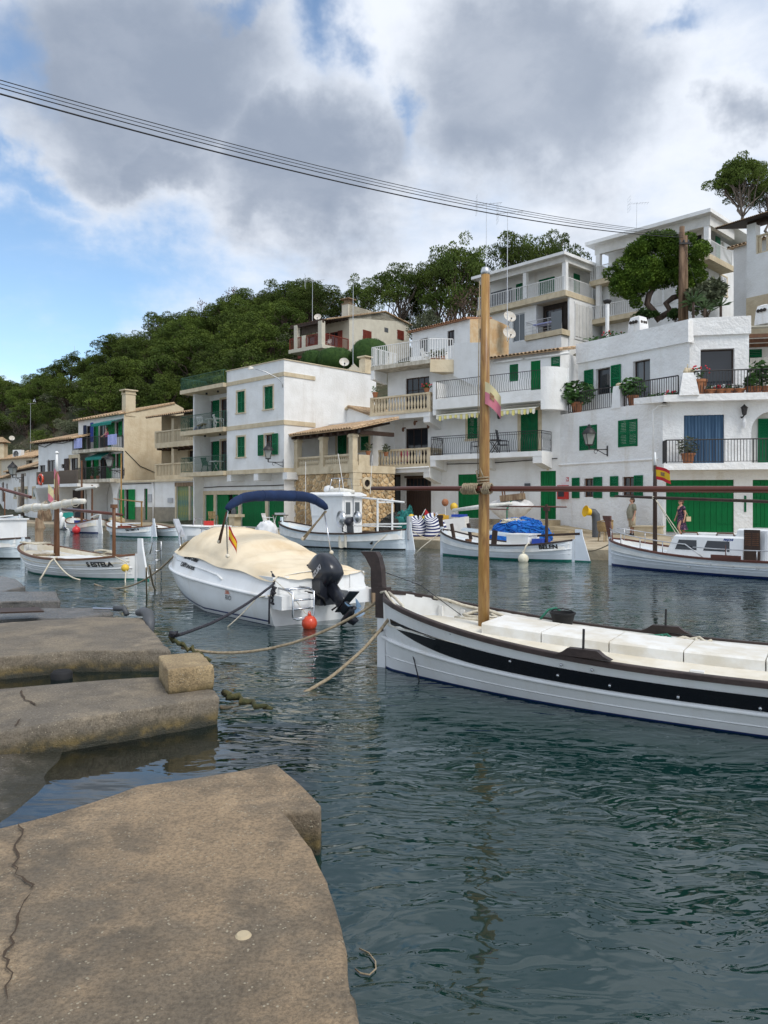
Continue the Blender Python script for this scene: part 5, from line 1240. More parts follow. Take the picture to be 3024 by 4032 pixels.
for k in range(12):MB().b(xl+.1+k*(-xl/12.5),xl+.2+k*(-xl/12.5),-.5,-.02,ze-.16,ze-.02).build('rafter_end','wood_beam',P)
surround(P,(ops[3][0],ops[3][1],ops[3][2],ops[3][3]),0,.3,sill=False,name='door_surround')
pipe(P,[(xl+.1,-.08,ze-.2),(xl+1.5,-.1,ze-.45),(xl+3.2,-.1,ze-.15),(xl+5,-.1,ze-.3),(-.2,-.1,ze-.1)],.03,'cable','cable')
B_=thing('life_ring','orange life ring hung on the reed-screened balcony','life ring',F.w(X(338,805,bo),bo-.06,Z(338,805,bo)),F.rz)
MB().tube([(.42*math.cos(a*PI/8),0,.42*math.sin(a*PI/8))for a in range(16)],.10,8,closed=True).build('ring','buoy_orange',B_,smooth=True)
for k in range(4):
 o=MB().tube([(.42+.115*math.cos(a*PI/4),0,.115*math.sin(a*PI/4))for a in range(8)],.03,5,closed=True).build('band','cloth_white',B_);o.rotation_euler=(0,R(45+90*k),0)
q=F.p(1,298,790,bo);wall_lamp(F.w(X(310,790,-.5),bo+.1,q[1]),F.rz-R(62),'black lantern left of the reed-screened balcony',1.5)
for i,(cx,mt)in enumerate(((425,'terracotta'),(395,'terracotta'))):
 potplant(atZ(kp(1,cx,1090)[0],kp(1,cx,1090)[1],.55),('wide' if i==0 else 'tall')+' terracotta planter on the quay before the reed-balcony house',.35,.5,(.4,.3,.3),60,.14,None,None,seed=120+i)
a_=atY(154,0,73);F=Frame((a_.x,a_.y),R(-55))
X=lambda cx,cy=900,y=0:F.p(1,cx,cy,y)[0]
Z=lambda cx,cy,y=0:F.p(1,cx,cy,y)[1]
RC=lambda a,b_,c,d,y=0:F.rect(1,a,b_,c,d,y)
P=thing('cottage','low white fishermen cottage with small stone-framed windows and a brown tiled roof','house',(F.A.x,F.A.y,0),F.rz)
xl=X(86);ze=Z(300,702)
ops=[RC(118,890,132,948),RC(200,884,222,946),RC(268,884,288,946),RC(149,886,170,1010)];ops[3]=ops[3][:2]+(.7,ops[3][3])
mb=MB();wallface(mb,xl,0,.3,ze,0,ops,.25);mb.quad((xl,0,.3),(xl,6,.3),(xl,6,ze),(xl,0,ze));mb.quad((0,0,.3),(0,6,.3),(0,6,ze),(0,0,ze));mb.build('wall','plaster_white',P)
for o_ in ops[:3]:surround(P,o_,0,.28);shut(P,o_,.08,'iron_green',1)
surround(P,ops[3],0,.28,sill=False,name='door_surround');plankdoor(P,ops[3],.1,3,'wood_weather','door',hinges=False)
for cx,cy in((132,770),(205,765),(163,817)):r=RC(cx-3,cy-12,cx+4,cy+12);MB().b(r[0],r[1],-.02,.01,r[2],r[3]).build('vent','wood_weather',P)
tileroof(P,(xl-.9,-.6,ze),(-xl+.9,0,0),(0,5,1.7),52,12,limit=200)
for k in range(22):x=xl+(k+.3)*-xl/22;MB().b(x,x+.12,-.5,-.01,ze-.2,ze-.03).build('rafter_end','wood_beam',P)
pl=thing('utility_pole','pale wooden pole standing against the white cottage','pole',F.w(X(184,900,-.5),-.5,.5),0);MB().tube([(0,0,0),(0,0,Z(184,755,-.5)-.5)],[.20,.15],7).build('pole','bark_pale',pl,smooth=True)
b_=F.w(xl,0,0);F=Frame((b_.x,b_.y),R(-55));X=lambda cx,cy=900,y=0:F.p(1,cx,cy,y)[0];Z=lambda cx,cy,y=0:F.p(1,cx,cy,y)[1];RC=lambda a,b_,c,d,y=0:F.rect(1,a,b_,c,d,y)
P=thing('cottage','farthest white cottage at the left edge with a tall brown door','house',(F.A.x,F.A.y,0),F.rz)
ze2=Z(80,788);o_=RC(14,830,33,985);o2=RC(50,838,62,880)
mb=MB();wallface(mb,-24,-.02,.3,ze2,0,[o_,o2],.2);mb.build('wall','plaster_white',P);plankdoor(P,o_,.1,2,'wood_frame','door',hinges=False);shut(P,o2,.08,'wood_frame',1)
tileroof(P,(-24,-.5,ze2),(24.4,0,0),(0,5,1.8),70,12,limit=210)
F=Frame((atY(62,0,92).x,92),R(-40));X=lambda cx,cy=900,y=0:F.p(1,cx,cy,y)[0];Z=lambda cx,cy,y=0:F.p(1,cx,cy,y)[1]
P=thing('stone_shed','old tan stone outbuilding with a dark opening above the cottages','house',(F.A.x,F.A.y,0),F.rz)
xa,xb,zt=X(-60),X(262),Z(250,625);r=F.rect(1,212,650,262,682)
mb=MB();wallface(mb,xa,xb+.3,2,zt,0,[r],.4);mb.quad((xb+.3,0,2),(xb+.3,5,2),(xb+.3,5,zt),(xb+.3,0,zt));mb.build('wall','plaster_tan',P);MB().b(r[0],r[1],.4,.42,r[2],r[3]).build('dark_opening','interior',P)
tileroof(P,(xa,-.4,zt),(xb-xa+.6,0,0),(0,5,1.5),60,8,limit=60)
P=thing('chimney','old sandstone chimney with a little peaked cap above the far left roofs','chimney',atY(7,1790,95),0)
MB().b(-.5,.5,-.5,.5,-3,1.3).build('chimney_shaft','sandstone',P);MB().loft([[(w_*sx,w_*sy,z)for sx,sy in((-1,-1),(1,-1),(1,1),(-1,1))]for w_,z in((.8,1.5),(.1,2.2))]).b(-.3,.3,-.3,.3,1.3,1.5).build('chimney_cap','roof_tile',P)
sat_dish(atY(46,1727,97),R(30),'beige satellite dish on the scrubby slope at the far left',.34)
q=atY(73,1788,93);A_=thing('air_conditioner','white air conditioner box high on the rocks above the cottages','air conditioner',q,R(-20));MB().b(-.65,.65,-.25,.25,-.5,.5).build('case','plastic_white',A_);MB().lathe([(.4,0),(.4,.03),(.34,.03),(.33,.0)],14,(-.15,-.25,0),Matrix.Rotation(R(90),4,'X')).build('fan_grille','paint_grey',A_)
# --- tan villa with the red veranda, up the slope
a_=atY(1375,0,75);F=Frame((a_.x,a_.y),R(-40))
P=thing('hillside_villa','tan hillside villa with red-railed timber veranda and red shutters','house',(F.A.x,F.A.y,0),F.rz)
QZ=lambda cx,cy,x=0:F.q(12,cx,cy,x)
yv,zf=QZ(460,703);ye,zee=QZ(520,432);yw,zw=QZ(757,412);yp,zpk=QZ(1142,350);yr,zr=QZ(1428,500)
yr2=QZ(1414,560)[0]
xl=F.p(12,100,790,yv)[0]
sh=[QZ(907,546)+QZ(999,675),QZ(1282,547)+QZ(1352,665)]
ops=[(s_[0],s_[2],s_[3],s_[1])for s_ in sh]
mb=MB();q=MB();wallface(q,0,yr2,zf-4,zr+.3,0,ops,.2);mb.add([(-p[1],p[0],p[2])for p in q.v],q.f)
mb.add([(0,0,zr+.3),(0,yr2,zr+.3),(0,yp,zpk-.1),(0,0,zw-.05)],[(0,1,2,3)])
dz=zf+2.1;dops=[(-2.7,-1.5,zf,dz),(-6.6,-4.8,zf,dz)]
wallface(mb,xl,0,zf-4,zw-.02,0,dops,.15)
mb.build('wall','plaster_tan',P)
for s_ in ops:
 w_=(s_[1]-s_[0])/2
 for i in range(2):
  m_=MB().b(0,w_-.02,-.03,.03,0,s_[3]-s_[2]).build('shutter','wood_red',P,loc=(.04,s_[0]+i*w_+.01,s_[2]),rot=(0,0,R(90)))
  me=cached(('slat',round(w_,2)),lambda:MB().b(.06,w_-.08,-.05,-.03,-.03,.03),'wood_red')
  for k in range(10):link('slat',me,m_,(0,0,(k+.5)*(s_[3]-s_[2])/10))
MB().b(xl,.05,yv,0,zf-.35,zf).build('veranda_slab','plaster_tan',P)
MB().b(xl+1.5,-.2,yv+1.3,0,zf-4,zf-.36).build('veranda_base','plaster_grey',P)
for cx,cy in((190,600),(275,600)):
 x=F.p(12,cx,cy,yv+.2)[0];MB().b(x-.22,x+.22,yv+.02,yv+.42,zf,zf+(2.3 if cx<200 else 1.15)).build('column','plaster_tan',P)
MB().b(-.5,-.02,yv+.02,yv+.5,zf,zee-.25).build('column','plaster_tan',P)
xs=[xl+.08,F.p(12,262,650,yv)[0],F.p(12,288,640,yv)[0],-.52]
for pth in([(xl+.08,-.1),(xs[0],yv+.1),(xs[1],yv+.1)],[(xs[2],yv+.1),(xs[3],yv+.1)],[(-.04,yv+.55),(-.04,-.1)]):railing(P,pth,zf,1.05,.16,'wood_red','flat',r=.05,rb=.03)
for i,o_ in enumerate(dops):
 window(P,o_,.1,2,1,'wood_red',name='veranda_door')
 MB().b(o_[0]-.62,o_[0]-.02,-.08,-.03,o_[2],o_[3]).build('door_leaf','wood_red',P);MB().b(o_[1]+.02,o_[1]+.62,-.08,-.03,o_[2],o_[3]).build('door_leaf','wood_red',P)
MB().b(xl+.6,xl+3.4,yv+1.2,yv+1.25,zf+1.6,zf+2.4).build('veranda_blind','reed',P)
MB().b(xl+.1,0,yv+.1,yv+.35,zee-.42,zee-.18).build('veranda_beam','wood_beam',P)
for k in range(10):x=xl+.3+k*(-xl-.5)/9;MB().box((x,yv/2,(zee+zw)/2-.16),(.12,-yv,.14),0,0,math.atan2(zw-zee,-yv)).build('rafter','wood_beam',P)
sl=(zpk-zee)/(yp-ye)
tileroof(P,(xl-.3,ye-.25,zee-.08),(-xl+.55,0,0),(0,yp-ye+.25,zpk-zee+.08),40,18,limit=280)
MB().ext([(xl-.3,yp,zpk+.03),(.25,yp,zpk+.03),(.25,yr+.1,zr+.02),(xl-.3,yr+.1,zr+.02)],(0,0,-.09)).build('rear_roof','roof_tile',P)
r=QZ(1160,527);MB().b(-.01,.03,r[0]-.25,r[0]+.35,r[1]-.45,r[1]).build('vent_grille','paint_grey',P)
q=QZ(600,400,-2.0);C=thing('chimney','beige chimney with tiled hood on the tan villa','chimney',F.w(-2.0,q[0]+2,q[1]-.4),F.rz);MB().b(-.45,.45,-.45,.45,-.6,1.9).build('chimney_shaft','plaster_tan',C);MB().b(-.5,.5,-.5,.5,1.9,2.0).b(-.3,.3,-.3,.3,2.0,2.4).b(-.6,.6,-.6,.6,2.4,2.5).build('chimney_cap','wood_weather',C)
q=QZ(530,400,-1.0);sat_dish(F.w(-2.6,ye+1.4,q[1]+.1),R(-5),'white satellite dish on the tiled roof of the tan villa',.36)
antenna(F.w(-3.2,ye+1.2,zee),4.6,'slanting thin aerial behind the tan villa chimney',1.6,grid=True)
for cx,lb in((490,'left'),(640,'right')):
 q=F.p(12,cx,690,yv+.9);
 chair_plastic(F.w(max(min(q[0],-.8),xl)if cx<600 else-.9,yv+(.8 if cx<600 else 1.7),zf),F.rz,'garden chair on the red veranda, %s of the column'%lb,'wood_red' if cx<600 else 'plastic_white')
def mound(cx,cy,Y,rx,rz_,lb,sd):
 u,v=kp(12,cx,cy);c=atY(u,v,Y);B_=thing('hedge',lb,'hedge',(c.x,c.y,c.z-rz_),0,'clipped hedge mounds')
 rg=random.Random(sd);m_=MB();n=26;mm=14
 m_.grid(lambda i,j:(lambda a,e:(rx*math.cos(a)*math.cos(e)**.7,rx*.7*math.sin(a)*math.cos(e)**.7,rz_+rz_*math.sin(e)))(2*PI*i,-PI/2+PI*.999*j),n,mm);m_.build('hedge_core','hedge_leaf',B_,smooth=True)
 l=MB()
 for _ in range(1800):
  a=rg.uniform(0,2*PI);e=math.asin(rg.uniform(-.6,1));k=rg.uniform(.97,1.05)
  p=Vec((rx*k*math.cos(a)*max(0,math.cos(e))**.7,rx*.7*k*math.sin(a)*max(0,math.cos(e))**.7,rz_+rz_*k*math.sin(e)))
  d=Vec((rg.gauss(0,1),rg.gauss(0,1),rg.gauss(0,1))).normalized()*.07;s_=Vec((rg.gauss(0,1),rg.gauss(0,1),rg.gauss(0,1))).normalized()*.035
  l.add([p-d,p+s_,p+d],[(0,1,2)])
 l.build('foliage','hedge_leaf',B_,fix=False)
mound(985,815,62,1.5,1.25,'tallest clipped dark hedge mound, under the villa side wall',1)
mound(610,870,63,1.5,.95,'middle clipped dark hedge mound below the red veranda',2)
mound(370,870,64,1.0,.75,'smallest clipped hedge mound, at the left end of the row',3)
# --- white tiled house behind the balcony houses, rust-stained side wall
a_=atY(1850.6,0,52);F=Frame((a_.x,a_.y),R(-48))
P=thing('upper_house','white upper house with a red tile eave and a rust-stained side wall','house',(F.A.x,F.A.y,0),F.rz)
X=lambda cx,cy=250,y=0:F.p(3,cx,cy,y)[0]
Z=lambda cx,cy,y=0:F.p(3,cx,cy,y)[1]
xl=X(440);zt=Z(890,112);ops=[F.rect(3,714,206,768,312),F.rect(3,500,268,562,420)]
mb=MB();wallface(mb,xl,0,6,zt,0,ops,.2);mb.quad((xl,0,6),(xl,6,6),(xl,6,zt),(xl,0,zt));mb.build('wall','plaster_white',P)
y1,z1=F.q(3,1062,108);y2,z2=F.q(3,1192,165);mb=MB();mb.add([(0,0,5),(0,y2,5),(0,y2,z2),(0,y1,z1),(0,0,zt)],[(0,1,2,3,4)]);mb.build('side_wall','plaster_rust',P)
window(P,ops[0],.1,2,2,'wood_dark');window(P,ops[1],.1,2,1,'wood_dark',name='terrace_door')
tileroof(P,(xl-.2,-.3,zt+.03),(-xl+.2,0,0),(0,y1+.3,max(.25,z1-zt)),26,8,'roof_tile_red','roof_tile_red',limit=104)
for cx,cy,lb,r_ in((1182,105,'clean upper satellite dish on the rust-stained wall',.46),(1178,232,'lower satellite dish with brown stains on the rust-stained wall',.48)):
 q=F.q(3,cx,cy,.5);sat_dish(F.w(.55,q[0],q[1]),R(15),lb,r_)
q=F.q(3,985,225,.1);L=thing('wall_lantern','dark lantern on the rust-stained wall beside the near mast','lamp',F.w(.1,q[0],q[1]),F.rz);MB().lathe([(.05,.4),(.18,.34),(.16,-.3),(.06,-.36)],8).build('lantern','iron_black',L);MB().b(-.12,.0,-.04,.04,.2,.3).build('bracket','iron_black',L)
# --- two flat-roofed modern villas
def modern(A,rz,name,lb):F=Frame((A.x,A.y),R(rz));return F,thing(name,lb,'house',(F.A.x,F.A.y,0),F.rz)
u,v=kp(5,575,735);A=atY(u,v,56)
F,P=modern(A,-47,'modern_villa','two-storey flat-roofed villa with long white railing and green shutters, left of the pine')
X=lambda cx,cy=700,y=0:F.p(5,cx,cy,y)[0]
Z=lambda cx,cy,y=0:F.p(5,cx,cy,y)[1]
f2=Z(575,733);zr=Z(575,528,-.3);xl=X(104,840);wy=1.7
ys,_=F.q(5,728,775)
xr0=X(98,665,-.4)
MB().b(xl-.2,.25,-.45,8,zr-.22,zr).build('roof_slab','plaster_white',P)
MB().b(xl+.2,.0,.05,.3,zr-.62,zr-.222).b(-.25,.0,.3,ys,zr-.62,zr-.222).build('roof_beam','plaster_grey',P)
ops=[F.rect(5,315,705,357,785,wy),F.rect(5,437,682,521,752,wy)];ops=[(a,b_,f2+.03,d)for a,b_,c,d in ops]
l1=Z(575,945);gl=[F.rect(5,296,868,360,1002,.6),F.rect(5,422,812,592,935,.6)]
gl[1]=(gl[1][0],min(gl[1][1],-.15),l1-.3,gl[1][3])
mb=MB();wallface(mb,xl,-1.2,f2,zr-.2,wy,ops,.15);sidewall(mb,-1.2,wy,8,f2-6,zr-.2);wallface(mb,xl,0,f2-8,f2-.3,.6,gl,1.2)
sidewall(mb,0,.6,8,f2-8,f2-.3);mb.quad((xl,.6,f2-8),(xl,8,f2-8),(xl,8,zr),(xl,wy,zr));mb.build('wall','plaster_white',P)
for o_ in ops:shut(P,o_,wy-.04)
r=F.q(5,621,645,-1.2);r2=F.q(5,652,738,-1.2);MB().b(-1.2,-1.14,r[0],r2[0],f2,r[1]).build('side_shutter','shutter_green',P)
MB().b(xl,.05,0,wy+.5,f2-.42,f2).b(-1.2,.05,wy+.5,ys+.2,f2-.42,f2).build('balcony_slab','sandstone',P)
railing(P,[(xl+.1,1.5),(xl+.1,.1),(xl*.5,.1),(-.1,.1),(-.1,ys)],f2,1.05,.17,'iron_white','flat',r=.035,rb=.02)
for cx in(367,612):x=min(X(cx,700,.3),-.16);MB().b(x-.16,x+.16,.12,.44,f2,zr-.6).build('column','plaster_white',P)
MB().b(xl+.5,xl+2.6,wy-.5,wy-.45,f2,f2+1.6).build('balcony_screen','paint_grey',P)
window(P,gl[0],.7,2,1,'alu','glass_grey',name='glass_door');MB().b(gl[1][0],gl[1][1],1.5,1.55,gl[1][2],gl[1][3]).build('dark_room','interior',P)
window(P,(gl[1][0]+.3,gl[1][0]+1.8,l1,gl[1][3]-.4),1.38,2,1,'wood_dark',name='inner_door')
MB().b(gl[1][0]-.25,gl[1][1]+.1,.1,.58,gl[1][3]-.02,gl[1][3]+.25).build('awning_box','awning_cream',P)
xg=X(362,985,-.4)
MB().b(xg,.05,-.45,.6,l1-.4,l1).build('balcony_slab','sandstone',P)
railing(P,[(xg+.05,.5),(xg+.05,-.38),(-.2,-.38)],l1,1.0,.9,'alu',r=.025,mid=True);MB().b(-.9,.0,-.42,-.40,l1,l1+1.35).build('glass_screen','glass_grey',P)
for k in range(3):MB().tube([(xg+.05,-.38,l1+.25+k*.25),(-.9,-.38,l1+.25+k*.25)],.014,4).build('rail_bar','alu',P)
ya,za=F.q(5,625,795,0);yb_,zb_=F.q(5,720,955,0)
o=MB().b(.0,.05,ya,yb_,l1-.5,za).build('louvre_wall','iron_white',P)
for k in range(5):yy=ya+(yb_-ya)*k/5;MB().b(.05,.09,yy+.06,yy+(yb_-ya)/5-.06,l1-.3,za-.15).build('louvre_panel','plaster_grey',o)
MB().b(xg,-.1,-.3,.58,f2-8,l1-.42).build('base_wall','plaster_white',P)
T=thing('terrace_table','table laid with a pale cloth behind the steel railing of the left villa','table',F.w(-1.9,.2,l1),F.rz);MB().b(-.8,.8,-.4,.4,.7,.78).build('table_top','cloth_lilac',T)
for sx in(-1,1):MB().b(sx*.65-.04,sx*.65+.04,-.04,.04,0,.7).build('leg','alu',T)
chair_plastic(F.w(-.8,.2,l1),F.rz+1,'white folding chair beside the cloth-covered terrace table','cloth_white')
q=F.p(5,155,880,-6);antenna(F.w(q[0],-6,q[1]-2),Z(155,270,-6)-q[1]+2.0,'taller thin aerial mast left of its twin above the near mast',1.5)
q=F.p(5,268,850,-6);antenna(F.w(q[0],-6,q[1]-2),Z(285,325,-6)-q[1]+2.2,'thin aerial mast right of its taller twin, over the satellite dishes',1.5)
u,v=kp(5,1345,470);A=atY(u,v,52)
F,P=modern(A,-46,'modern_villa','tall flat-roofed villa with deep balconies behind the leaning pine')
X=lambda cx,cy=700,y=0:F.p(5,cx,cy,y)[0]
Z=lambda cx,cy,y=0:F.p(5,cx,cy,y)[1]
f2=Z(1325,545);zr=Z(1345,303,-.3);xl=X(706,700);wy=1.8;f1=Z(712,905,.4)
ys=F.q(5,1472,605)[0]
MB().b(xl-.1,.3,-.5,9,zr-.26,zr).build('roof_slab','plaster_white',P)
MB().b(xl+.4,.02,.1,.4,zr-.95,zr-.262).b(-.3,.02,.4,ys+.2,zr-.95,zr-.262).build('roof_beam','plaster_grey',P)
mb=MB();xw=X(750,800,.5)
side=[F.q(5,1403,655,-.9)+F.q(5,1437,765,-.9),F.q(5,1500,708,-.9)+F.q(5,1530,808,-.9)]
so=[(s_[0],s_[2],s_[3],s_[1])for s_ in side]
wallface(mb,xl+.6,-.9,f2,zr-.2,wy,[(-2.6,-1.3,f2+.03,f2+2.1)],.15);q=MB();wallface(q,.9,11,f2-10,f2,0,so,.2);wallface(q,ys,11,f2,zr-.8,0,(),.2);mb.add([(-.9-p[1],p[0],p[2])for p in q.v],q.f)
wallface(mb,xl+.6,-.9,f2-10,f2-.1,.9,[(xl+1.2,xl+4.2,f1+.02,f1+2.3)],.8)
mb.quad((xl+.6,.9,f2-10),(xl+.6,9,f2-10),(xl+.6,9,f2),(xl+.6,.9,f2));mb.build('wall','plaster_white',P)
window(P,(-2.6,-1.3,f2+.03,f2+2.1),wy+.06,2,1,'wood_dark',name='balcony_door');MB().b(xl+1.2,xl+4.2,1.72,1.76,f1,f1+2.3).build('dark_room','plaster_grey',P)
MB().b(-.9,-.84,F.q(5,1378,450,-.9)[0],F.q(5,1402,450,-.9)[0],f2,F.q(5,1378,445,-.9)[1]).build('side_shutter','shutter_green',P)
MB().b(xl,.05,-.05,wy,f2-.38,f2).b(-.9,.05,wy,ys+.1,f2-.38,f2).build('balcony_slab','sandstone',P)
railing(P,[(xl+.1,1.6),(xl+.1,.05),(xl*.5,.05),(-.08,.05),(-.08,ys)],f2,1.05,.16,'iron_white','flat',r=.035,rb=.02)
for x in(X(757,600,.3),-.25):MB().b(x-.17,x+.17,.12,.46,f2,zr-.9).build('column','plaster_white',P)
MB().b(X(757,800,.3)-.17,X(757,800,.3)+.17,.12,.46,f1,f2-.38).build('column','plaster_white',P)
xg=X(710,900,.0);xg2=X(985,850,.0)
MB().b(xg,xg2,-.1,.9,f1-.35,f1).build('balcony_slab','sandstone',P);railing(P,[(xg+.1,.8),(xg+.1,0),(xg2,0)],f1,1.0,.17,'iron_white','flat',r=.035,rb=.02)
for s_ in so:
 w_=(s_[1]-s_[0]);h_=s_[3]-s_[2]
 o=MB().b(-.95,-.88,s_[0],s_[1],s_[2],s_[3]).build('shutter','plaster_white',P)
 for a in range(2):
  for b_ in range(2):MB().b(-.88,-.865,s_[0]+w_*(.1+.45*a),s_[0]+w_*(.45+.45*a),s_[2]+h_*(.06+.48*b_),s_[2]+h_*(.46+.48*b_)).build('louvre_panel','paint_grey_light',o)
 MB().b(-.9,-.82,s_[0]-.12,s_[1]+.12,s_[2]-.15,s_[2]).b(-.9,-.85,s_[0]-.12,s_[0],s_[2],s_[3]+.1).b(-.9,-.85,s_[1],s_[1]+.12,s_[2],s_[3]+.1).b(-.9,-.85,s_[0],s_[1],s_[3],s_[3]+.1).build('window_surround','sandstone',P)
for a,b_,c,d in((1040,735,1160,800),(1215,705,1315,770)):
 r=F.rect(5,a,b_,c,d,.85);n=max(2,int((r[1]-r[0])/.7))
 o=MB().b(r[0],r[1],.84,.895,r[2],r[3]).build('louvre_window','iron_white',P)
 for k in range(n):MB().b(r[0]+(r[1]-r[0])*(k+.1)/n,r[0]+(r[1]-r[0])*(k+.9)/n,.82,.84,r[2]+.1,r[3]-.1).build('louvre_panel','plaster_grey',o)
pipe(P,[(-.85,ys+.25,zr-.9),(-.85,ys+.7,zr-1.6),(-.85,ys+3.0,f2+.1),(-.85,ys+3.0,f2-5)],.09,'plaster_white','drain_pipe')
antenna(F.w(X(958,400,3),3,zr),Z(962,265,3)-zr,'aerial standing on the flat roof behind the leaning pine',1.3,grid=True)
# --- house at the right edge with the dark tiled porch
u,v=kp(13,815,1200);A=atY(u,v,46)
F,P=modern(A,-54,'porch_house','white house at the right edge with a dark tiled porch and sandstone railing')
X=lambda cx,cy=1200,y=0:F.p(13,cx,cy,y)[0]
Z=lambda cx,cy,y=0:F.p(13,cx,cy,y)[1]
f1=Z(870,1385);xr=X(1500);zb_=Z(830,1955);ze=Z(860,960)
MB().b(0,xr,0,8,zb_,f1).build('wall','plaster_white',P);MB().b(0,xr,-.05,8,zb_-3,zb_).build('base_wall','plaster_beige',P)
MB().b(0,.55,.02,.55,f1,ze).build('column','plaster_white',P)
balustrade(P,[(.55,.2),(xr,.2)],f1,1.15,.36,'sandstone','block')
MB().b(.2,xr,3.4,3.6,f1,ze+.5).build('rear_wall','wood_dark',P);MB().b(0,xr,.1,.4,ze-.1,ze+.2).build('beam','wood_beam',P)
tileroof(P,(-1.6,-.7,ze+.12),(xr+1.6,0,0),(0,4.5,1.0),40,9,limit=240,base='wood_beam')
mb=MB();mb.b(-3.4,.0,4.6,8,zb_,ze+.4);mb.build('rear_wing','plaster_white',P);tileroof(P,(-3.7,4.3,ze+.42),(3.2,0,0),(0,3.6,.5),12,8)
# --- boats
class Boat:
 """double-ended hull in its own frame: x from stern (0) to bow (L), waterline z = 0"""
 def __init__(s,name,label,bow,stern,B,sheer,draft=.35,p=2.4,q=.5,group=None,cat='boat',tm=.45,k=2.2):
  bow=Vec(bow);stern=Vec(stern);s.L=(bow-stern).length;s.B=B;s.sh=sheer;s.dr=draft;s.p=p;s.q=q;s.tm=tm;s.k=k
  s.rz=math.atan2((bow-stern).y,(bow-stern).x);s.A=Vec((stern.x,stern.y,0))
  s.P=thing(name,label,cat,s.A,s.rz,group);s.M=Matrix.Translation(s.A)@Matrix.Rotation(s.rz,4,'Z')
 def zs(s,t):
  zb,zm,zt=s.sh
  return zm+(zt-zm)*(1-t/s.tm)**s.k if t<s.tm else zm+(zb-zm)*((t-s.tm)/(1-s.tm))**s.k
 def hb(s,t):return s.B/2*max(0,1-abs(2*t-1)**s.p)**s.q
 def zk(s,t):return-s.dr*(1-.15*abs(2*t-1)**4)
 def pt(s,t,z,side=1,off=0):
  zk,zs=s.zk(t),s.zs(t);f=max(0,min(1,(z-zk)/(zs-zk)));e=.36+.55*abs(2*t-1)**3
  return Vec((s.L*t,side*(s.hb(t)*f**e+off),z))
 def w(s,x,y,z):return s.M@Vec((x,y,z))
 def surf(s,mb,zlo,zhi,n=28,m=6,off=0,mi=0,t0=0,t1=1,sides=(1,-1)):
  for sd in sides:mb.grid(lambda i,j:tuple(s.pt(t0+(t1-t0)*i,zlo(t0+(t1-t0)*i)+(zhi(t0+(t1-t0)*i)-zlo(t0+(t1-t0)*i))*j,sd,off)),n,m,mi)
  return mb
 def line(s,zf,side,off,n=36,t0=0,t1=1):return[s.pt(t0+(t1-t0)*i/n,zf(t0+(t1-t0)*i/n),side,off)for i in range(n+1)]
 def hull(s,hm,bm,rm,dm,boot=.05,strakes=(.62,),lines=(),drop=.2,camber=.05,railr=.035,inner=None,sr=.02,strake_mat=None,deckz=None):
  N=44
  s.surf(MB(),lambda t:boot,s.zs,N,8).build('hull',hm,s.P,smooth=True)
  s.surf(MB(),lambda t:s.zk(t),lambda t:boot,N,5).build('hull_bottom',bm,s.P,smooth=True)
  s.dz=deckz or(lambda t:max(s.sh[1]-drop,s.zs(t)-drop-.32*max(0,s.zs(t)-s.sh[1])))
  tw=.045
  ib=MB()
  for sd in(1,-1):ib.grid(lambda i,j:(lambda t:(s.L*t,sd*max(0,s.hb(t)-tw-.02*(1-j)),s.dz(t)-.02+(s.zs(t)-s.dz(t)+.02)*j))(.012+.976*i),N,2)
  ib.build('bulwark',inner or dm,s.P,smooth=True)
  MB().grid(lambda i,j:(lambda t,y:(s.L*t,y*max(0,s.hb(t)-tw-.005),s.dz(t)+camber*(1-y*y)))(.012+.976*i,2*j-1),N,10).build('deck',dm,s.P,smooth=True)
  for sd in(1,-1):
   g=MB();rg=[]
   for i in range(N+1):
    t=i/N;b_=s.hb(t);z=s.zs(t);x=s.L*t
    yo,yi=b_+railr*.7,max(0,b_-railr*1.5)
    rg.append([(x,sd*yo,z-railr),(x,sd*yo,z+railr*.5),(x,sd*(yo-railr*.3),z+railr*.8),(x,sd*yi,z+railr*.8),(x,sd*yi,z-railr*.6)])
   g.loft(rg,True,True);g.build('gunwale',rm,s.P,smooth=40)
   for f in strakes:MB().tube(s.line(lambda t:boot+(s.zs(t)-boot)*f,sd,sr*.3,40,.005,.995),sr,6).build('rubbing_strake',strake_mat or hm,s.P,smooth=True)
   for f in lines:MB().tube(s.line(lambda t:boot+(s.zs(t)-boot)*f,sd,0,36,.01,.99),.009,4).build('plank_seam',strake_mat or hm,s.P,smooth=True)
 def stem(s,mat,w=.07,top=.12,bm=None,head=None):
  zb=s.zs(1);MB().b(s.L-.04,s.L+.07,-w/2,w/2,-s.dr*.8,zb+top).build('stem_post',mat,s.P)
  zt=s.zs(0);MB().b(-.06,.04,-w/2,w/2,-s.dr*.8,zt+.02).build('stern_post',mat,s.P)
  if head:
   hm,hh,hw,lean=head
   MB().loft([[(s.L+.02+lean*f+dx*hw*wf,sy*.035,zb+hh*f)for dx,sy in((-.5,-1),(.5,-1),(.5,1),(-.5,1))]for f,wf in((-.1,.7),(.3,.8),(.75,.95),(.82,1.35),(1,1.5))]).build('stem_head',hm,s.P)
 def rudder(s,mat,h=.25,ln=.42,bot=None,top=None):
  z1=s.zs(0)+h
  MB().ext([(-.07,-.025,-.35),(-ln,-.025,-.35),(-ln,-.025,.0),(-ln*.55,-.025,z1*.8),(-ln*.5,-.025,z1),(-.07,-.025,z1)],(0,.05,0)).build('rudder',mat,s.P)
  if bot:MB().ext([(-.06,-.028,-.36),(-ln-.005,-.028,-.36),(-ln-.005,-.028,.05),(-.06,-.028,.05)],(0,.056,0)).build('rudder_foot',bot,s.P)
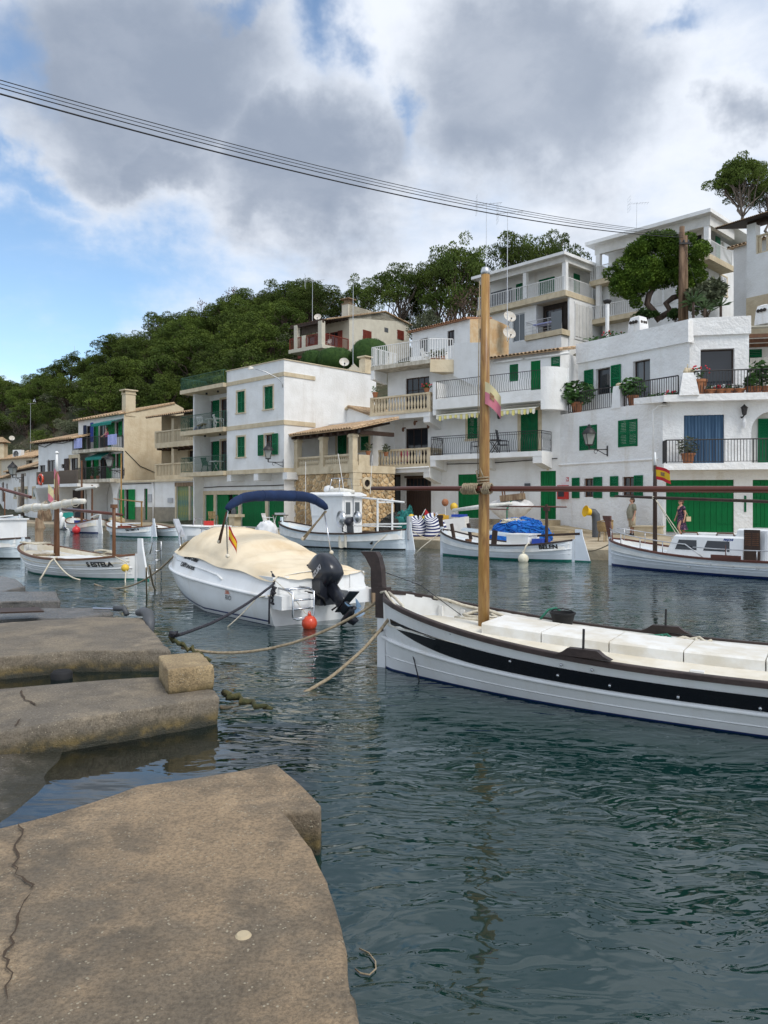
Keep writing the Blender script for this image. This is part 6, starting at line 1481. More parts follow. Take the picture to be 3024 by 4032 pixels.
 def text(s,txt,t,z,size,side,mat='lettering_black',flip=True,bold=.0,tilt=0,name='lettering'):
  o=text_mesh(name,txt,mat,size,s.P,None,.002,bold=bold)
  for v in o.data.vertices:
   dx=v.co.x*(1 if side<0 else-1);tt=t+dx/s.L
   q=s.pt(tt,z+v.co.y+tilt*dx,side,.024+v.co.z);v.co=q
  return o
def lerp(a,b_,f):return a+(b_-a)*f
def sag(a,b_,d,n=14):a=Vec(a);b_=Vec(b_);return[a.lerp(b_,i/n)-Vec((0,0,d*4*(i/n)*(1-i/n)))for i in range(n+1)]
def rope(name,label,pts,r,mat,group=None,wob=0):
 pts=[Vec(p)for p in pts]
 if wob:pts=[p+Vec((noise.noise(p*5),noise.noise(p*5+Vec((9,0,0))),noise.noise(p*5+Vec((0,9,0)))))*wob for p in pts]
 c=pts[0];o=MB().tube(pts,r,6).build(name,mat,None,smooth=True,org=tuple(c));return tag(o,label,'rope',group)
def buoy(c,r,mat,label,neck=True,group=None):
 B_=thing('buoy',label,'buoy',c,0,group);MB().sphere((0,0,0),r,18,12).build('float',mat,B_,smooth=True)
 if neck:MB().lathe([(r*.28,r*.93),(r*.2,r*1.15),(r*.24,r*1.25),(.01,r*1.26)],8).tube([(r*.15*math.cos(a),0,r*1.32+r*.15*math.sin(a))for a in range(7)],r*.05,4).build('eye',mat,B_,smooth=True)
 return B_
def flag(loc,rz,w_,h_,label,cols=('flag_red','flag_yellow','flag_red'),fr=(.25,.5,.25),droop=.5,seed=1,crest=True,hoist='z'):
 """cloth flag: local x runs off the hoist, drooping; bands are parts of the cloth"""
 P=thing('flag',label,'flag',loc,rz)
 def pt(a,b_):return Vec((w_*a*(1-.25*droop*a),.16*w_*math.sin(a*6+b_*1.3+seed)*a**.6,-h_*b_-droop*w_*a**1.3))
 z=0
 for c,f in zip(cols,fr):
  MB().grid(lambda i,j:tuple(pt(i,z+f*j)),14,4).build('stripe',c,P,smooth=True,fix=False);z+=f
 if crest:
  m_=MB()
  for sg in(-1,1):m_.grid(lambda i,j:tuple(pt(.28+.24*i,.36+.28*j)+Vec((0,sg*.006,0))),5,5)
  m_.build('crest','flag_crest',P,fix=False)
 return P
bowp=Vec((0,9.30));ax=Vec((.86,-.51)).normalized();LL=8.2
b=Boat('wooden_boat','large white open fishing boat in the foreground with a black band and tall varnished mast',bowp,bowp+ax*LL,1.98,(.915,.50,.72),.42,2.4,.5,tm=.46,k=2.6)
NB=b;D2=lambda d:1-d/LL
b.hull('hull_white','bottom_blue','wood_rail','deck_cream',.018,(.42,),(.17,),railr=.030,inner='deck_white',sr=.024,camber=.09,deckz=lambda t:.40+.17*max(0,min(1,(t-.5)/.42))**1.7)
f_lo=lambda t:.035+(b.zs(t)-.035)*(.46+.22*max(0,(t-.8)/.165)**2);f_hi=lambda t:.035+(b.zs(t)-.035)*.76
b.surf(MB(),f_lo,f_hi,90,10,.008,t0=.03,t1=.965).build('black_band','stripe_black',b.P,smooth=True)
b.stem('hull_white',.09,.04);
MB().b(b.L-.07,b.L+.09,-.055,.055,.60,.97).build('stem_cap','wood_rail',b.P)
q0=Vec((b.L-.05,.0,.93))
MB().loft([[(b.L+dx,sy*.05,z)for dx,sy in((x0,-1),(x1,-1),(x1,1),(x0,1))]for x0,x1,z in((-.02,.15,.90),(.00,.16,1.02),(.01,.16,1.20),(.05,.25,1.34),(.09,.31,1.40))]).build('stem_head','wood_rail',b.P)
for k,(d,z,sd)in enumerate([(1.95,.42,1),(2.45,.345,1),(2.95,.315,1),(3.55,.29,1),(4.2,.28,1),(4.9,.28,1),(2.5,.46,1),(2.8,.45,1)]):
 q=b.pt(D2(d),z,sd,.014);MB().sphere(q,.016,8,6).build('bolt_head','steel',b.P,smooth=True)
md=1.314;mastx=b.L-md
MB().tube([(mastx,0,.35),(mastx,0,1.6),(mastx-.01,0,3.0),(mastx-.02,0,4.58)],[.066,.063,.058,.050],14).build('mast','wood_mast',b.P,smooth=True)
MB().lathe([(.051,4.58),(.052,4.62),(.04,4.66),(.01,4.67)],12,(mastx-.02,0,0)).build('mast_cap','alu',b.P,smooth=True)
yz=lambda d:2.175-.012*d
MB().tube([(b.L-d,.095,yz(d))for d in(-.12,.6,1.3,2.5,4,6,9)],[.023,.027,.030,.031,.032,.031,.026],12).build('yard','wood_spar',b.P,smooth=True)
for dx in(-.14,.02,.11):
 m_=MB();n=5
 pts=[(mastx+dx+.02*a/8+.0,.06+.062*math.cos(a*PI/4)+(.0 if dx else .0),yz(md)+.058*math.sin(a*PI/4))for a in range(8*n+1)]
 MB().tube([(p[0]+.006,p[1]+.035,p[2])for p in pts],.0095,5).build('lashing','rope_tan',b.P,smooth=True)
MB().tube([(mastx+.062*math.cos(a*PI/4),.02+.078*math.sin(a*PI/4),yz(md)+.05+.004*a)for a in range(26)],.0095,5).build('lashing','rope_tan',b.P,smooth=True)
MB().tube([(mastx+.03,.07,yz(md)+.05),(mastx+.06,.075,yz(md)+.20),(mastx+.01,.08,yz(md)+.23),(mastx-.03,.08,yz(md)+.12)],.009,5).tube([(mastx+.055,.04,yz(md)+.1),(mastx+.05,.045,3.0),(mastx+.03,.05,4.5)],.006,4).build('halyard','rope_tan',b.P,smooth=True)
hz=lambda d:b.dz(D2(d))+.075
for k in range(8):
 d0,d1=1.40+k*.70+.006,1.40+(k+1)*.70-.006
 if k==0:d0=1.43
 m_=MB();m_.loft([[(b.L-d,y,z+hz(d))for y,z in((-.36,-.04),(-.36,.095),(-.345,.11),(.315,.11),(.33,.095),(.33,-.04))]for d in(d0,d1)])
 m_.build('hatch_cover','hatch_white',b.P)
def tholeblock(d,side,lab):
 t=D2(d);z=b.zs(t)+.03;y=side*(b.hb(t)-.005);o_=b.rz
 ang=math.atan2((b.hb(t-.01)-b.hb(t+.01))*side,-.02*LL)
 m_=MB().ext([(-.27,-.04,0),(-.20,-.04,.03),(-.14,-.04,.075),(.14,-.04,.075),(.20,-.04,.03),(.27,-.04,0)],(0,.08,0));o=m_.build('thole_block','wood_rail',b.P);o.location=(b.L-d,y,z);o.rotation_euler=(0,0,ang)
 p_=MB().tube([(0,0,.06),(.005,0,.26)],.012,7).build('thole_pin','iron_black',o)
tholeblock(2.72,1,0);tholeblock(3.1,-1,0)
MB().lathe([(.0,.005),(.07,.008),(.08,.004)],14,(b.L-.82,.24,b.dz(D2(.82))+.06)).build('deck_plate','alu',b.P)
for dd in(.55,.8,1.05,1.3):
 t=D2(dd);MB().loft([[(b.L-dd+dx,-(b.hb(t)-.06-q),z)for dx,q in((-.025,0),(.025,0),(.025,.045),(-.025,.045))]for z in(b.dz(t),b.zs(t)-.06)]).build('rib','deck_white',b.P)
t=D2(.95);MB().box((b.L-1.0,-(b.hb(t)-.12),b.zs(t)-.12),(.62,.06,.07),R(-20)).build('cleat','wood_rail',b.P)
MB().tube([b.pt(D2(.05),.46,1,.03),b.pt(D2(.02),.45,1,.08),b.pt(D2(-.0),.46,-1,.02)],.014,6).build('bow_shackle','iron_black',b.P)
MB().b(b.L-3.72,b.L-3.60,.55,.61,b.dz(D2(3.7))+.03,b.dz(D2(3.7))+.07).build('small_cleat','plastic_white',b.P)
for dd in(.5,):MB().tube(b.line(lambda t:.06+(b.zs(t)-.06)*.9,1,.0,3,D2(1.25),D2(1.24)),.004,4).build('seam','lettering_black',b.P)
flag(b.w(mastx-.045,.07,3.36),b.rz+PI+.3,.22,.25,'faded pink and yellow flag drooping from the near mast',('flag_pale','flag_pink'),(.45,.55),.8,3)
def coil(name,c,turns,r0,r1,rr,mat,label,seed=1,z=0):
 rg=random.Random(seed);pts=[]
 for i in range(turns*10):a=i*2*PI/10;r_=lerp(r0,r1,i/(turns*10));pts.append((c[0]+r_*1.5*math.cos(a)+rg.uniform(-.02,.02),c[1]+r_*math.sin(a)+rg.uniform(-.02,.02),c[2]+rr+rg.uniform(0,.05)))
 return rope(name,label,pts,rr,mat)
coil('rope_coil',b.w(b.L-3.0,-.62,b.dz(D2(3.0))+.06),4,.08,.2,.015,'rope_green','tangled green rope on the far side deck beside the white hatches',3)
coil('rope_coil',b.w(b.L-3.35,-.58,b.dz(D2(3.3))+.08),5,.06,.2,.017,'rope_cream','heap of off-white rope next to the green rope on the deck',4)
pz=b.zs(D2(1.0))
rope('bow_rope','thick pale rope looped round the dark cleat inside the far bow',[b.w(b.L-d,-y,z)for d,y,z in((.45,.45,.83),(.62,.50,.80),(.8,.56,.74),(1.0,.62,.70),(1.15,.60,.66),(1.25,.52,.63),(1.15,.44,.63),(.95,.42,.63),(.85,.46,.64),(.98,.54,.68),(1.12,.58,.70),(1.3,.62,.64),(1.34,.5,.62),(1.2,.36,.62),(.95,.3,.62),(.8,.32,.62))],.02,'rope_cream')
rope('bow_rope','pale rope running from the stem back along the near bow rail',[b.w(b.L-d,y,z)for d,y,z in((-.06,.02,.90),(.08,.1,.93),(.25,.30,.89),(.42,.46,.83),(.55,.50,.80),(.5,.42,.82),(.3,.24,.88),(.1,.06,.92))],.017,'rope_cream')
BK=thing('bucket','black plastic bucket hung inside the far rail of the near boat','bucket',b.w(b.L-2.0,-.72,b.dz(D2(2))+.06),b.rz)
MB().lathe([(.10,0),(.14,.17),(.15,.17),(.15,.19),(.135,.19),(.10,.02),(.01,.02)],16).build('pail','rubber',BK,smooth=40);MB().tube([(.14*math.cos(a*PI/8),.0,.18+.05*math.sin(a*PI/8))for a in range(9)],.006,4).build('handle','rubber',BK)
rope('cord','green and grey cord tied over the black bucket',[b.w(b.L-d,-y,z)for d,y,z in((1.72,.75,.62),(1.78,.86,.72),(1.86,.9,.74),(1.95,.86,.70),(2.0,.85,.66))],.014,'rope_green')
# --- motor cruiser under its cream cover
st=Vec((-1.08,12.86));fw=Vec((-.633,.775)).normalized();ML=5.0
rz=math.atan2(fw.y,fw.x);P=thing('motor_boat','white motor cruiser moored stern to the dock with black outboard and folded navy canopy','motor boat',(st.x,st.y,0),rz)
MM=Matrix.Translation((st.x,st.y,0))@Matrix.Rotation(rz,4,'Z');mw=lambda x,y,z:MM@Vec((x,y,z))
def mb_hb(t):return 1.0+.13*math.sin(min(1,t*1.6)*PI/2)if t<.5 else 1.13*max(0,1-((t-.5)/.5)**2.6)**.72
def mb_sec(t):
 """half section from keel up: list of (y, z); strake at index 4"""
 b_=mb_hb(t);zst=.47+.30*t**1.5;zg=.80+.26*min(1,t*1.7)-.02*max(0,t-.75);k=max(0,(t-.45)/.55);kz=-.38+.5*k**3
 return[(0,kz),(b_*(.62-.3*k),lerp(-.18,.12,k)),(b_*(.90-.28*k),lerp(.02,.26,k)),(b_*(.97-.14*k),lerp(.26,.48,k)),(b_*1.0,zst),(b_*.985,zst+.05),(b_*.945,zst+(zg-zst)*.42),(b_*.89,zst+(zg-zst)*.75),(b_*.84,zg-.025),(b_*.78,zg)]
NS=34;xm_=lambda t:ML*t
hm=MB()
for sd in(1,-1):
 hm.loft([[(xm_(i/NS),sd*y,z)for y,z in mb_sec(i/NS)]for i in range(NS+1)],False,False)
s0=mb_sec(0);hm.add([(0,y,z)for y,z in s0]+[(0,-y,z)for y,z in s0[::-1]],[tuple(range(2*len(s0)))])
hm.build('hull','hull_white',P,smooth=50)
dk_=MB().grid(lambda i,j:(lambda t,f:(xm_(t),f*mb_sec(t)[-1][0],mb_sec(t)[-1][1]+.06*(1-f*f)))(.0+i,2*j-1),NS,8).build('deck','deck_white',P,smooth=True)
for sd in(1,-1):
 MB().tube([(xm_(i/NS),sd*(mb_sec(i/NS)[4][0]+.012),mb_sec(i/NS)[4][1]+.02)for i in range(NS+1)],.032,8).build('rubbing_strake','hull_white',P,smooth=True)
 g=MB();g.loft([[(xm_(t),sd*(lerp(a[0],c_[0],f)+.006),lerp(a[1],c_[1],f))for f in(.25,.62)]for t in[i/24*.93 for i in range(25)]for a,c_ in[(mb_sec(t)[2],mb_sec(t)[3])]],False,False)
 bt=MB();bt.loft([[(xm_(t),sd*(yy+.008),zz)for yy,zz in((lerp(mb_sec(t)[1][0],mb_sec(t)[2][0],.88),lerp(mb_sec(t)[1][1],mb_sec(t)[2][1],.88)),(lerp(mb_sec(t)[2][0],mb_sec(t)[3][0],.30),lerp(mb_sec(t)[2][1],mb_sec(t)[3][1],.30)))]for t in[.02+i/30*.80 for i in range(31)]],False,False);bt.build('boot_stripe','bottom_blue',P,smooth=True,fix=False)
 MB().tube([(xm_(t),sd*(lerp(mb_sec(t)[6][0],mb_sec(t)[7][0],f)+.004),lerp(mb_sec(t)[6][1],mb_sec(t)[7][1],f))for t,f in((.30,-.25),(.34,.1),(.42,.25),(.55,.35),(.7,.5),(.85,.6),(.96,.6))],.022,6).build('moulding','hull_white',P,smooth=True)
MB().tube([(-.01,-.98,.49),(-.04,-.5,.49),(-.04,.5,.49),(-.01,.98,.49)],.035,8).build('rubbing_strake','hull_white',P,smooth=True)
pf=MB().b(-.34,.05,.38,.96,.34,.52).b(-.34,.05,-.96,-.42,.34,.52);pf.v=[(x,y*(1 if x>-.1 else .93),z)for x,y,z in pf.v]
MB().loft([[(x,y,z)for y in(.36,.95)for z in((.30,.52)if y<.9 else(.52,.30))]for x in(-.32,.05)]).build('swim_platform','hull_white',P)
MB().loft([[(x,y,z)for y in(-.36,-.95)for z in((.30,.52)if y>-.9 else(.52,.30))]for x in(-.32,.05)]).build('swim_platform','hull_white',P)
for sd in(1,-1):MB().loft([[(x,sd*y,z)for x,y in((-.02,.62),(-.02,.93),(.55,.93),(.55,.62))]for z in(.5,.80)]).build('quarter_moulding','hull_white',P)
def mtext(s_,t,f,size,mat='lettering_black',bold=0,sd=1,nm='lettering',sx=1):
 o=text_mesh(nm,s_,mat,size,P,None,.002,bold=bold)
 for v in o.data.vertices:
  dx=-v.co.x*sx*sd;tt=t+dx/ML;a=mb_sec(tt)
  z=lerp(a[5][1],a[8][1],f)+v.co.y
  for(y0,z0),(y1,z1)in zip(a,a[1:]):
   if z0<=z<=z1:y=lerp(y0,y1,(z-z0)/(z1-z0));break
  else:y=a[8][0]
  v.co=(xm_(tt),sd*(y+.012+v.co.z),z)
 return o
mtext('RIO 600 Cruiser',.57,.80,.10,bold=.003,sx=.95);mtext('CAPFOGUER',.575,.42,.115,bold=.004)
o=text_mesh('logo','RIO','lettering_black',.12,P,None,.002,shear=.35)
def onhull(t,z,sd=1,off=.012):
 a=mb_sec(t)
 for(y0,z0),(y1,z1)in zip(a,a[1:]):
  if z0<=z<=z1:return Vec((xm_(t),sd*(lerp(y0,y1,(z-z0)/(z1-z0))+off),z))
 return Vec((xm_(t),sd*a[-1][0],z))
for v in o.data.vertices:v.co=onhull(.25-v.co.x/ML,.36+v.co.y,1,.014)
lg=MB()
for k in range(4):lg.tube([onhull(.25-.075*(1-.18*k)*f/ML,.435+.022*k,1,.014)for f in(-1,-.5,0,.5,1)],.006,4)
lg.build('logo_sun','logo_orange',P);
for sd in(1,-1):
 o=MB().lathe([(.0,.012),(.10,.012),(.11,.0)],14).build('porthole','glass_dark',P);q=onhull(.93,.86,sd,.004);o.location=q;o.rotation_euler=(R(-75)*sd,0,R(-38)*sd);o.scale=(1.5,.9,1)
for sd in(1,-1):MB().tube([(3.8,sd*.78,1.04),(4.2,sd*.62,1.32),(5.0,sd*.22,1.44)],.014,6).tube([(4.45,sd*.5,1.05),(4.55,sd*.46,1.37)],.012,6).tube([(4.9,sd*.14,1.0),(4.95,sd*.24,1.43)],.012,6).build('pulpit_rail','steel',P,smooth=True)
MB().box((4.95,.3,1.46),(.62,.12,.06),R(-10),R(-32)).tube([(4.7,.3,1.30),(5.2,.28,1.62)],.02,6).build('anchor','alu',P)
MB().b(4.75,5.12,-.07,.07,.99,1.03).build('bow_roller','steel',P)
bx=1.32
arc=[(bx+.02*math.sin(i),-1.02+2.04*i/24,1.93+.20*(1-abs(2*i/24-1)**4))for i in range(25)]
bn_=MB();rr=[.062+.040*math.sin(PI*min(1,max(0,i/24)))**.5+.004*math.sin(i*2.3)for i in range(25)];arc2=[(bx,-1.05,1.88)]+arc+[(bx,1.05,1.88)]
bn_.tube(arc2,[.045]+rr+[.045],14);o=bn_.build('canopy','canvas_navy',P,smooth=True)
for i in(3,8,16,21):MB().tube([(arc[i][0]+(rr[i]+.003)*math.cos(a*PI/5),arc[i][1],arc[i][2]+(rr[i]+.003)*math.sin(a*PI/5))for a in range(10)],.007,4,closed=True).build('tie','canvas_navy',o)
for sd in(1,-1):
 MB().tube([(1.92,sd*.90,1.30),(bx,sd*1.05,1.84)],.018,6).tube([(1.86,sd*.90,1.28),(bx+.03,sd*1.04,1.84)],.014,6).build('canopy_leg','wood_frame' if sd>0 else 'rope_tan',P,smooth=True)
 MB().tube([(1.42,sd*.98,1.08),(1.42 if sd>0 else 1.05,sd*1.0,1.70 if sd>0 else 1.08),(1.34,sd*1.02,1.86)]if sd>0 else[(1.05,sd*.98,1.05),(1.34,sd*1.02,1.80)],.015,6).build('canopy_strut','steel',P,smooth=True)
 MB().sphere((1.42 if sd>0 else 1.05,sd*.98,1.07),.04,8,6).sphere((1.9,sd*.9,1.30),.04,8,6).build('strut_socket','cover_pale',P,smooth=True)
CV=thing('boat_cover','cream canvas cover stretched over the cockpit of the motor cruiser','boat cover',mw(0,0,0),rz)
prof=[(-.05,.76,0),(.05,.90,0),(.30,.96,0),(.8,1.02,0),(1.2,1.15,0),(1.7,1.34,0),(2.2,1.43,0),(2.7,1.50,0),(3.1,1.52,0),(3.35,1.48,0),(3.6,1.32,0),(3.75,1.16,0),(3.82,1.09,0)]
def crown(x):
 for(a,za,_),(b_,zb,_)in zip(prof,prof[1:]):
  if a<=x<=b_:f=(x-a)/(b_-a);f=f*f*(3-2*f);return lerp(za,zb,f)
 return prof[-1][1]
def cvp(i,j):
 x=lerp(-.05,3.82,i);f=2*j-1;t=max(0,x)/ML;a=mb_sec(t);e=abs(f)
 hang=.05+.05*math.sin(x*2.2+1)**2+0
 if e>.86:k=(e-.86)/.14;y=lerp(a[8][0]+.012,a[7][0]+.045,k);z=lerp(a[9][1]+.02,a[9][1]+.01-hang,k)
 else:k=e/.86;y=(a[8][0]+.012)*k**.92;cz=crown(x);z=a[9][1]+.02+(cz-a[9][1]-.02)*(1-k**2.9)**.85
 nn_=noise.noise(Vec((x*1.1+f*.8,f*1.6,1)))*.05+abs(noise.noise(Vec((x*2.2-f*2.0,f*2.3+x*.6,4))))*.04+noise.noise(Vec((x*6,f*5,2)))*.012
 seam=-.02*math.exp(-((x-2.55)/.05)**2)-.016*math.exp(-((x-1.05-.25*f)/.07)**2)
 w_=1-max(0,(e-.8)/.2)
 return(x,math.copysign(y,f),z+(nn_-.02+seam)*w_)
MB().grid(cvp,120,72).build('canvas','cover_cream',CV,smooth=True,fix=False)
MB().grid(lambda i,j:(lerp(3.45,3.95,i),lerp(.35,.95,j)*(1-.12*i),crown(lerp(3.45,3.82,min(1,i)))-.02-.26*j**1.5+.02*math.sin(j*9)),8,10).build('front_flap','cover_pale',CV,smooth=True,fix=False)
MB().tube([(3.3+.5*math.cos(a*.4)*(1-a*.02),-.15+.5*math.sin(a*.4),crown(3.2)+.015-.18*((.5*math.sin(a*.4)-.15)**2))for a in range(0,9)],.008,4).build('cover_cord','cover_pale',CV)
OB=Matrix.Translation((-.12,-.05,.68))@Matrix.Rotation(R(46),4,'Y')@Matrix.Rotation(R(8),4,'Z')@Matrix.Scale(.98,4)
def obm(nm,mb,mat,sm=True):mb.v=[tuple(OB@Vec(p))for p in mb.v];return mb.build(nm,mat,P,smooth=sm)
def rr_(w_,l_,z,x=0,n=18,p=3.2):return[(x+l_*math.copysign(abs(math.cos(2*PI*k/n))**(2/p),math.cos(2*PI*k/n)),w_*math.copysign(abs(math.sin(2*PI*k/n))**(2/p),math.sin(2*PI*k/n)),z)for k in range(n)]
cow=obm('outboard_motor',MB().loft([rr_(.12,.20,-.14,-.02),rr_(.19,.30,-.08,-.05),rr_(.215,.33,.06,-.05),rr_(.212,.325,.22,-.045),rr_(.195,.30,.36,-.03),rr_(.15,.25,.44,0),rr_(.09,.16,.475,.02)]),'engine_black')
vb=MB()
for k in range(5):vb.tube([(.06+.23*math.cos(a*PI/6-PI/2)*.7,.16*math.sin(a*PI/6-PI/2),.38+.025*k-.01*k*k*.3)for a in range(7)],.012,5)
obm('air_intake',vb,'engine_black')
obm('engine_leg',MB().loft([rr_(.08,.12,-.12,-.02),rr_(.06,.12,-.45,-.06),rr_(.05,.11,-.72,-.08)]),'engine_black')
obm('cavitation_plate',MB().prism([(-.42,-.11),(.1,-.07),(.1,.07),(-.42,.11)],-.60,-.585),'engine_black',False)
obm('gear_case',MB().tube([(.18,0,-.80),(.08,0,-.80),(-.15,0,-.80),(-.26,0,-.80)],[.02,.06,.06,.045],10).add([(.05,.012,-.84),(-.16,.012,-.84),(-.20,.012,-1.02),(-.05,.012,-1.0),(.05,-.012,-.84),(-.16,-.012,-.84),(-.20,-.012,-1.02),(-.05,-.012,-1.0)],[(0,1,2,3),(4,7,6,5),(0,4,5,1),(1,5,6,2),(2,6,7,3),(3,7,4,0)]),'engine_black')
for k in range(3):
 m_=MB().grid(lambda i,j:(lambda r_,a:(-.27+.07*(j-.5),r_*math.cos(a+(j-.5)*.95),-.80+r_*math.sin(a+(j-.5)*.95)))(lerp(.04,.19,i),2*PI*k/3+.4),6,6)
 obm('propeller_blade',m_,'engine_blue')
br=MB().b(-.24,.06,-.16,.16,.30,.72).b(-.2,.04,-.22,.22,.40,.47);br.build('engine_bracket','engine_black',P)
MB().tube([(.02,.3,.52),(-.2,.22,.50),(-.28,.12,.42),(-.22,.05,.3)],.02,6).tube([(.0,-.3,.48),(-.25,-.24,.3),(-.2,-.1,.2)],.016,6).build('engine_hose','rubber',P,smooth=True)
for sd in(1,-1):
 o=text_mesh('lettering','SUZUKI','lettering_white',.115,P,None,.002,shear=.2,bold=.004)
 for v in o.data.vertices:x_,z_=-v.co.x*sd,v.co.y;v.co=OB@Vec((-.05+z_*-.0+x_*.9,sd*(.219-.05*max(0,(z_+.14)-.1)),.13+z_))
o=text_mesh('lettering','150','lettering_white',.11,P,None,.002,bold=.004)
for v in o.data.vertices:v.co=OB@Vec((-.29-.0+(v.co.y)*.75,-v.co.x,.375+v.co.y*.62+.012))
lad=MB().tube([(-.30,.42,.60),(-.44,.42,.58),(-.44,.42,.20),(-.44,.48,.15),(-.44,.76,.15),(-.44,.82,.20),(-.44,.82,.58),(-.30,.82,.60),(-.02,.82,.62)],.016,7)
for z in(.17,.32,.46):lad.tube([(-.44,.43,z),(-.44,.81,z)],.016,6)
for x in(-.34,-.26,-.18):lad.tube([(x,.42,.62),(x,.82,.62)],.012,6)
lad.tube([(-.02,.42,.62),(-.36,.42,.62)],.016,6).tube([(-.02,.82,.62),(-.36,.82,.62)],.016,6);lad.build('boarding_ladder','steel',P,smooth=True)
MB().b(-.42,-.38,-1.02,-.80,.26,.62).build('wooden_pad','wood_weather',P)
flag(mw(1.36,.99,1.60),rz+PI+.5,.22,.24,'small red and yellow flag drooping from the cruiser canopy strut',droop=1.3,seed=2,crest=False)
buoy(tuple(mw(-.46,.52,.08)),.125,'buoy_orange','orange ball fender floating under the boarding ladder of the cruiser')
rope('fender_line','thin white line holding the orange ball fender',[mw(.02,.93,.8),mw(-.35,.75,.5),mw(-.47,.60,.24),mw(-.46,.54,.22)],.006,'rope_cream')
# --- SESTELA
b=Boat('wooden_boat','white open boat with rolled sail, black lettering and a white rudder near the left docks',(-10.6,22.75),(-6.45,19.85),1.95,(.80,.50,.66),.35)
b.hull('hull_white','bottom_green','wood_brown','deck_cream',.04,(.45,),(.2,.34,.6,.75,.88),drop=.14,inner='deck_cream',railr=.03)
b.stem('hull_white',.08,.10);b.rudder('hull_white',.42,.48,'bottom_green')
b.text('S ESTELA',.135,.40,.17,1,bold=.006,tilt=-.03)
mx=3.62
MB().tube([(mx,0,.3),(mx,0,1.5),(mx,0,2.9)],[.085,.075,.055],10).build('mast','wood_brown',b.P,smooth=True);MB().tube([(mx,0,2.88),(mx,0,3.42)],[.05,.03],8).lathe([(.05,3.42),(.07,3.44),(.02,3.49)],8,(mx,0,0)).build('mast_top','plastic_white',b.P,smooth=True)
z0=lambda x:1.97-.035*(x-mx)
rs=MB().tube([(x,.12,1.93-.075*(x-mx)+.02*math.sin(x*3))for x in[mx+1.9-.19*i for i in range(19)]],[.05+.055*math.sin(PI*min(1,(i+.5)/10))**.5 if i<10 else .11-.004*(i-9)for i in range(19)],10).build('rolled_sail','canvas_sail',b.P,smooth=True)
for k in range(6):
 x=mx+1.4-.5*k;MB().tube([(x,.12+.125*math.cos(a*PI/5),1.93-.075*(x-mx)+.125*math.sin(a*PI/5))for a in range(10)],.012,4,closed=True).build('sail_tie','rope_cream',rs)
MB().tube([(mx-.1,-.12,1.82),(mx-1.4,-.12,1.76),(mx-2.9,-.10,1.68)],[.045,.045,.035],8).build('boom','wood_spar',b.P,smooth=True)
MB().tube([(.95,.0,.35),(.95,0,1.95)],[.05,.045],8).build('crutch_post','wood_brown',b.P,smooth=True);MB().b(.9,1.0,-.08,.08,1.86,1.96).build('crutch','wood_brown',b.P)
for k in range(4):MB().loft([[(1.3+k*.52+dx,y,b.dz(.4)+.10+.03*abs(y)+dz)for dx,dz in((0,0),(.46,.02))]for y in(-.5,0,.5)],False,False).build('hatch_board','deck_white',b.P,fix=False)
MB().tube([(.25,-.62,.62),(.05,-.55,.95),(-.35,-.5,.98),(-.38,-.5,-.2)],.016,6).tube([(.25,-.30,.62),(.05,-.3,.95),(-.35,-.3,.98),(-.38,-.3,-.2)],.016,6).tube([(-.37,-.5,.75),(-.37,-.3,.75)],.014,5).tube([(-.37,-.5,.5),(-.37,-.3,.5)],.014,5).tube([(-.37,-.5,.25),(-.37,-.3,.25)],.014,5).build('boarding_ladder','steel',b.P,smooth=True)
SE=b
buoy(tuple(b.w(-.02,.36,.33)),.10,'buoy_yellow','yellow-orange ball fender tied at the stern of the lettered white boat',False)
rope('fender_line','pale lines crossing over the yellow ball fender at the white rudder',[b.w(.2,.5,.62),b.w(-.05,.32,.45),b.w(-.1,.4,.2),b.w(-.28,.55,.03),b.w(-.5,.7,-.05)],.016,'rope_cream')
rope('hanging_rope','pale rope hanging in a long loop down the side of the lettered white boat',[b.w(2.05,.96,.55)]+sag(b.w(2.06,1.05,.52),b.w(1.0,.98,.02),.12,8),.022,'rope_cream')
rope('hanging_rope','second pale rope falling straight from the rail into the water',[b.w(2.08,.96,.56),b.w(2.1,1.12,.45),b.w(2.16,1.3,.1),b.w(2.22,1.5,-.2)],.024,'rope_cream')
coil('rope_coil',b.w(b.L-.55,.1,.78),2,.2,.34,.025,'rope_cream','pale rope looped over the bow of the lettered white boat',7)
coil('rope_coil',b.w(b.L-1.25,.25,b.dz(.78)+.04),2,.12,.24,.022,'rope_tan','tan rope lying on the foredeck before the varnished mast',8)
rope('rail_rope','bundle of pale rope over the far rail of the lettered white boat',[b.w(3.0,-.8,.6),b.w(2.9,-.95,.62),b.w(2.5,-1.0,.6),b.w(2.2,-.92,.55),b.w(2.5,-.9,.58),b.w(2.8,-.86,.5),b.w(2.4,-.8,.45)],.03,'rope_cream')
flag(b.w(mx+.04,.06,3.0),b.rz+PI+.4,.30,.75,'long faded red and yellow flag hanging at the mast top of the left boat',('flag_pink','flag_pale','flag_red'),(.4,.35,.25),1.5,4,False)
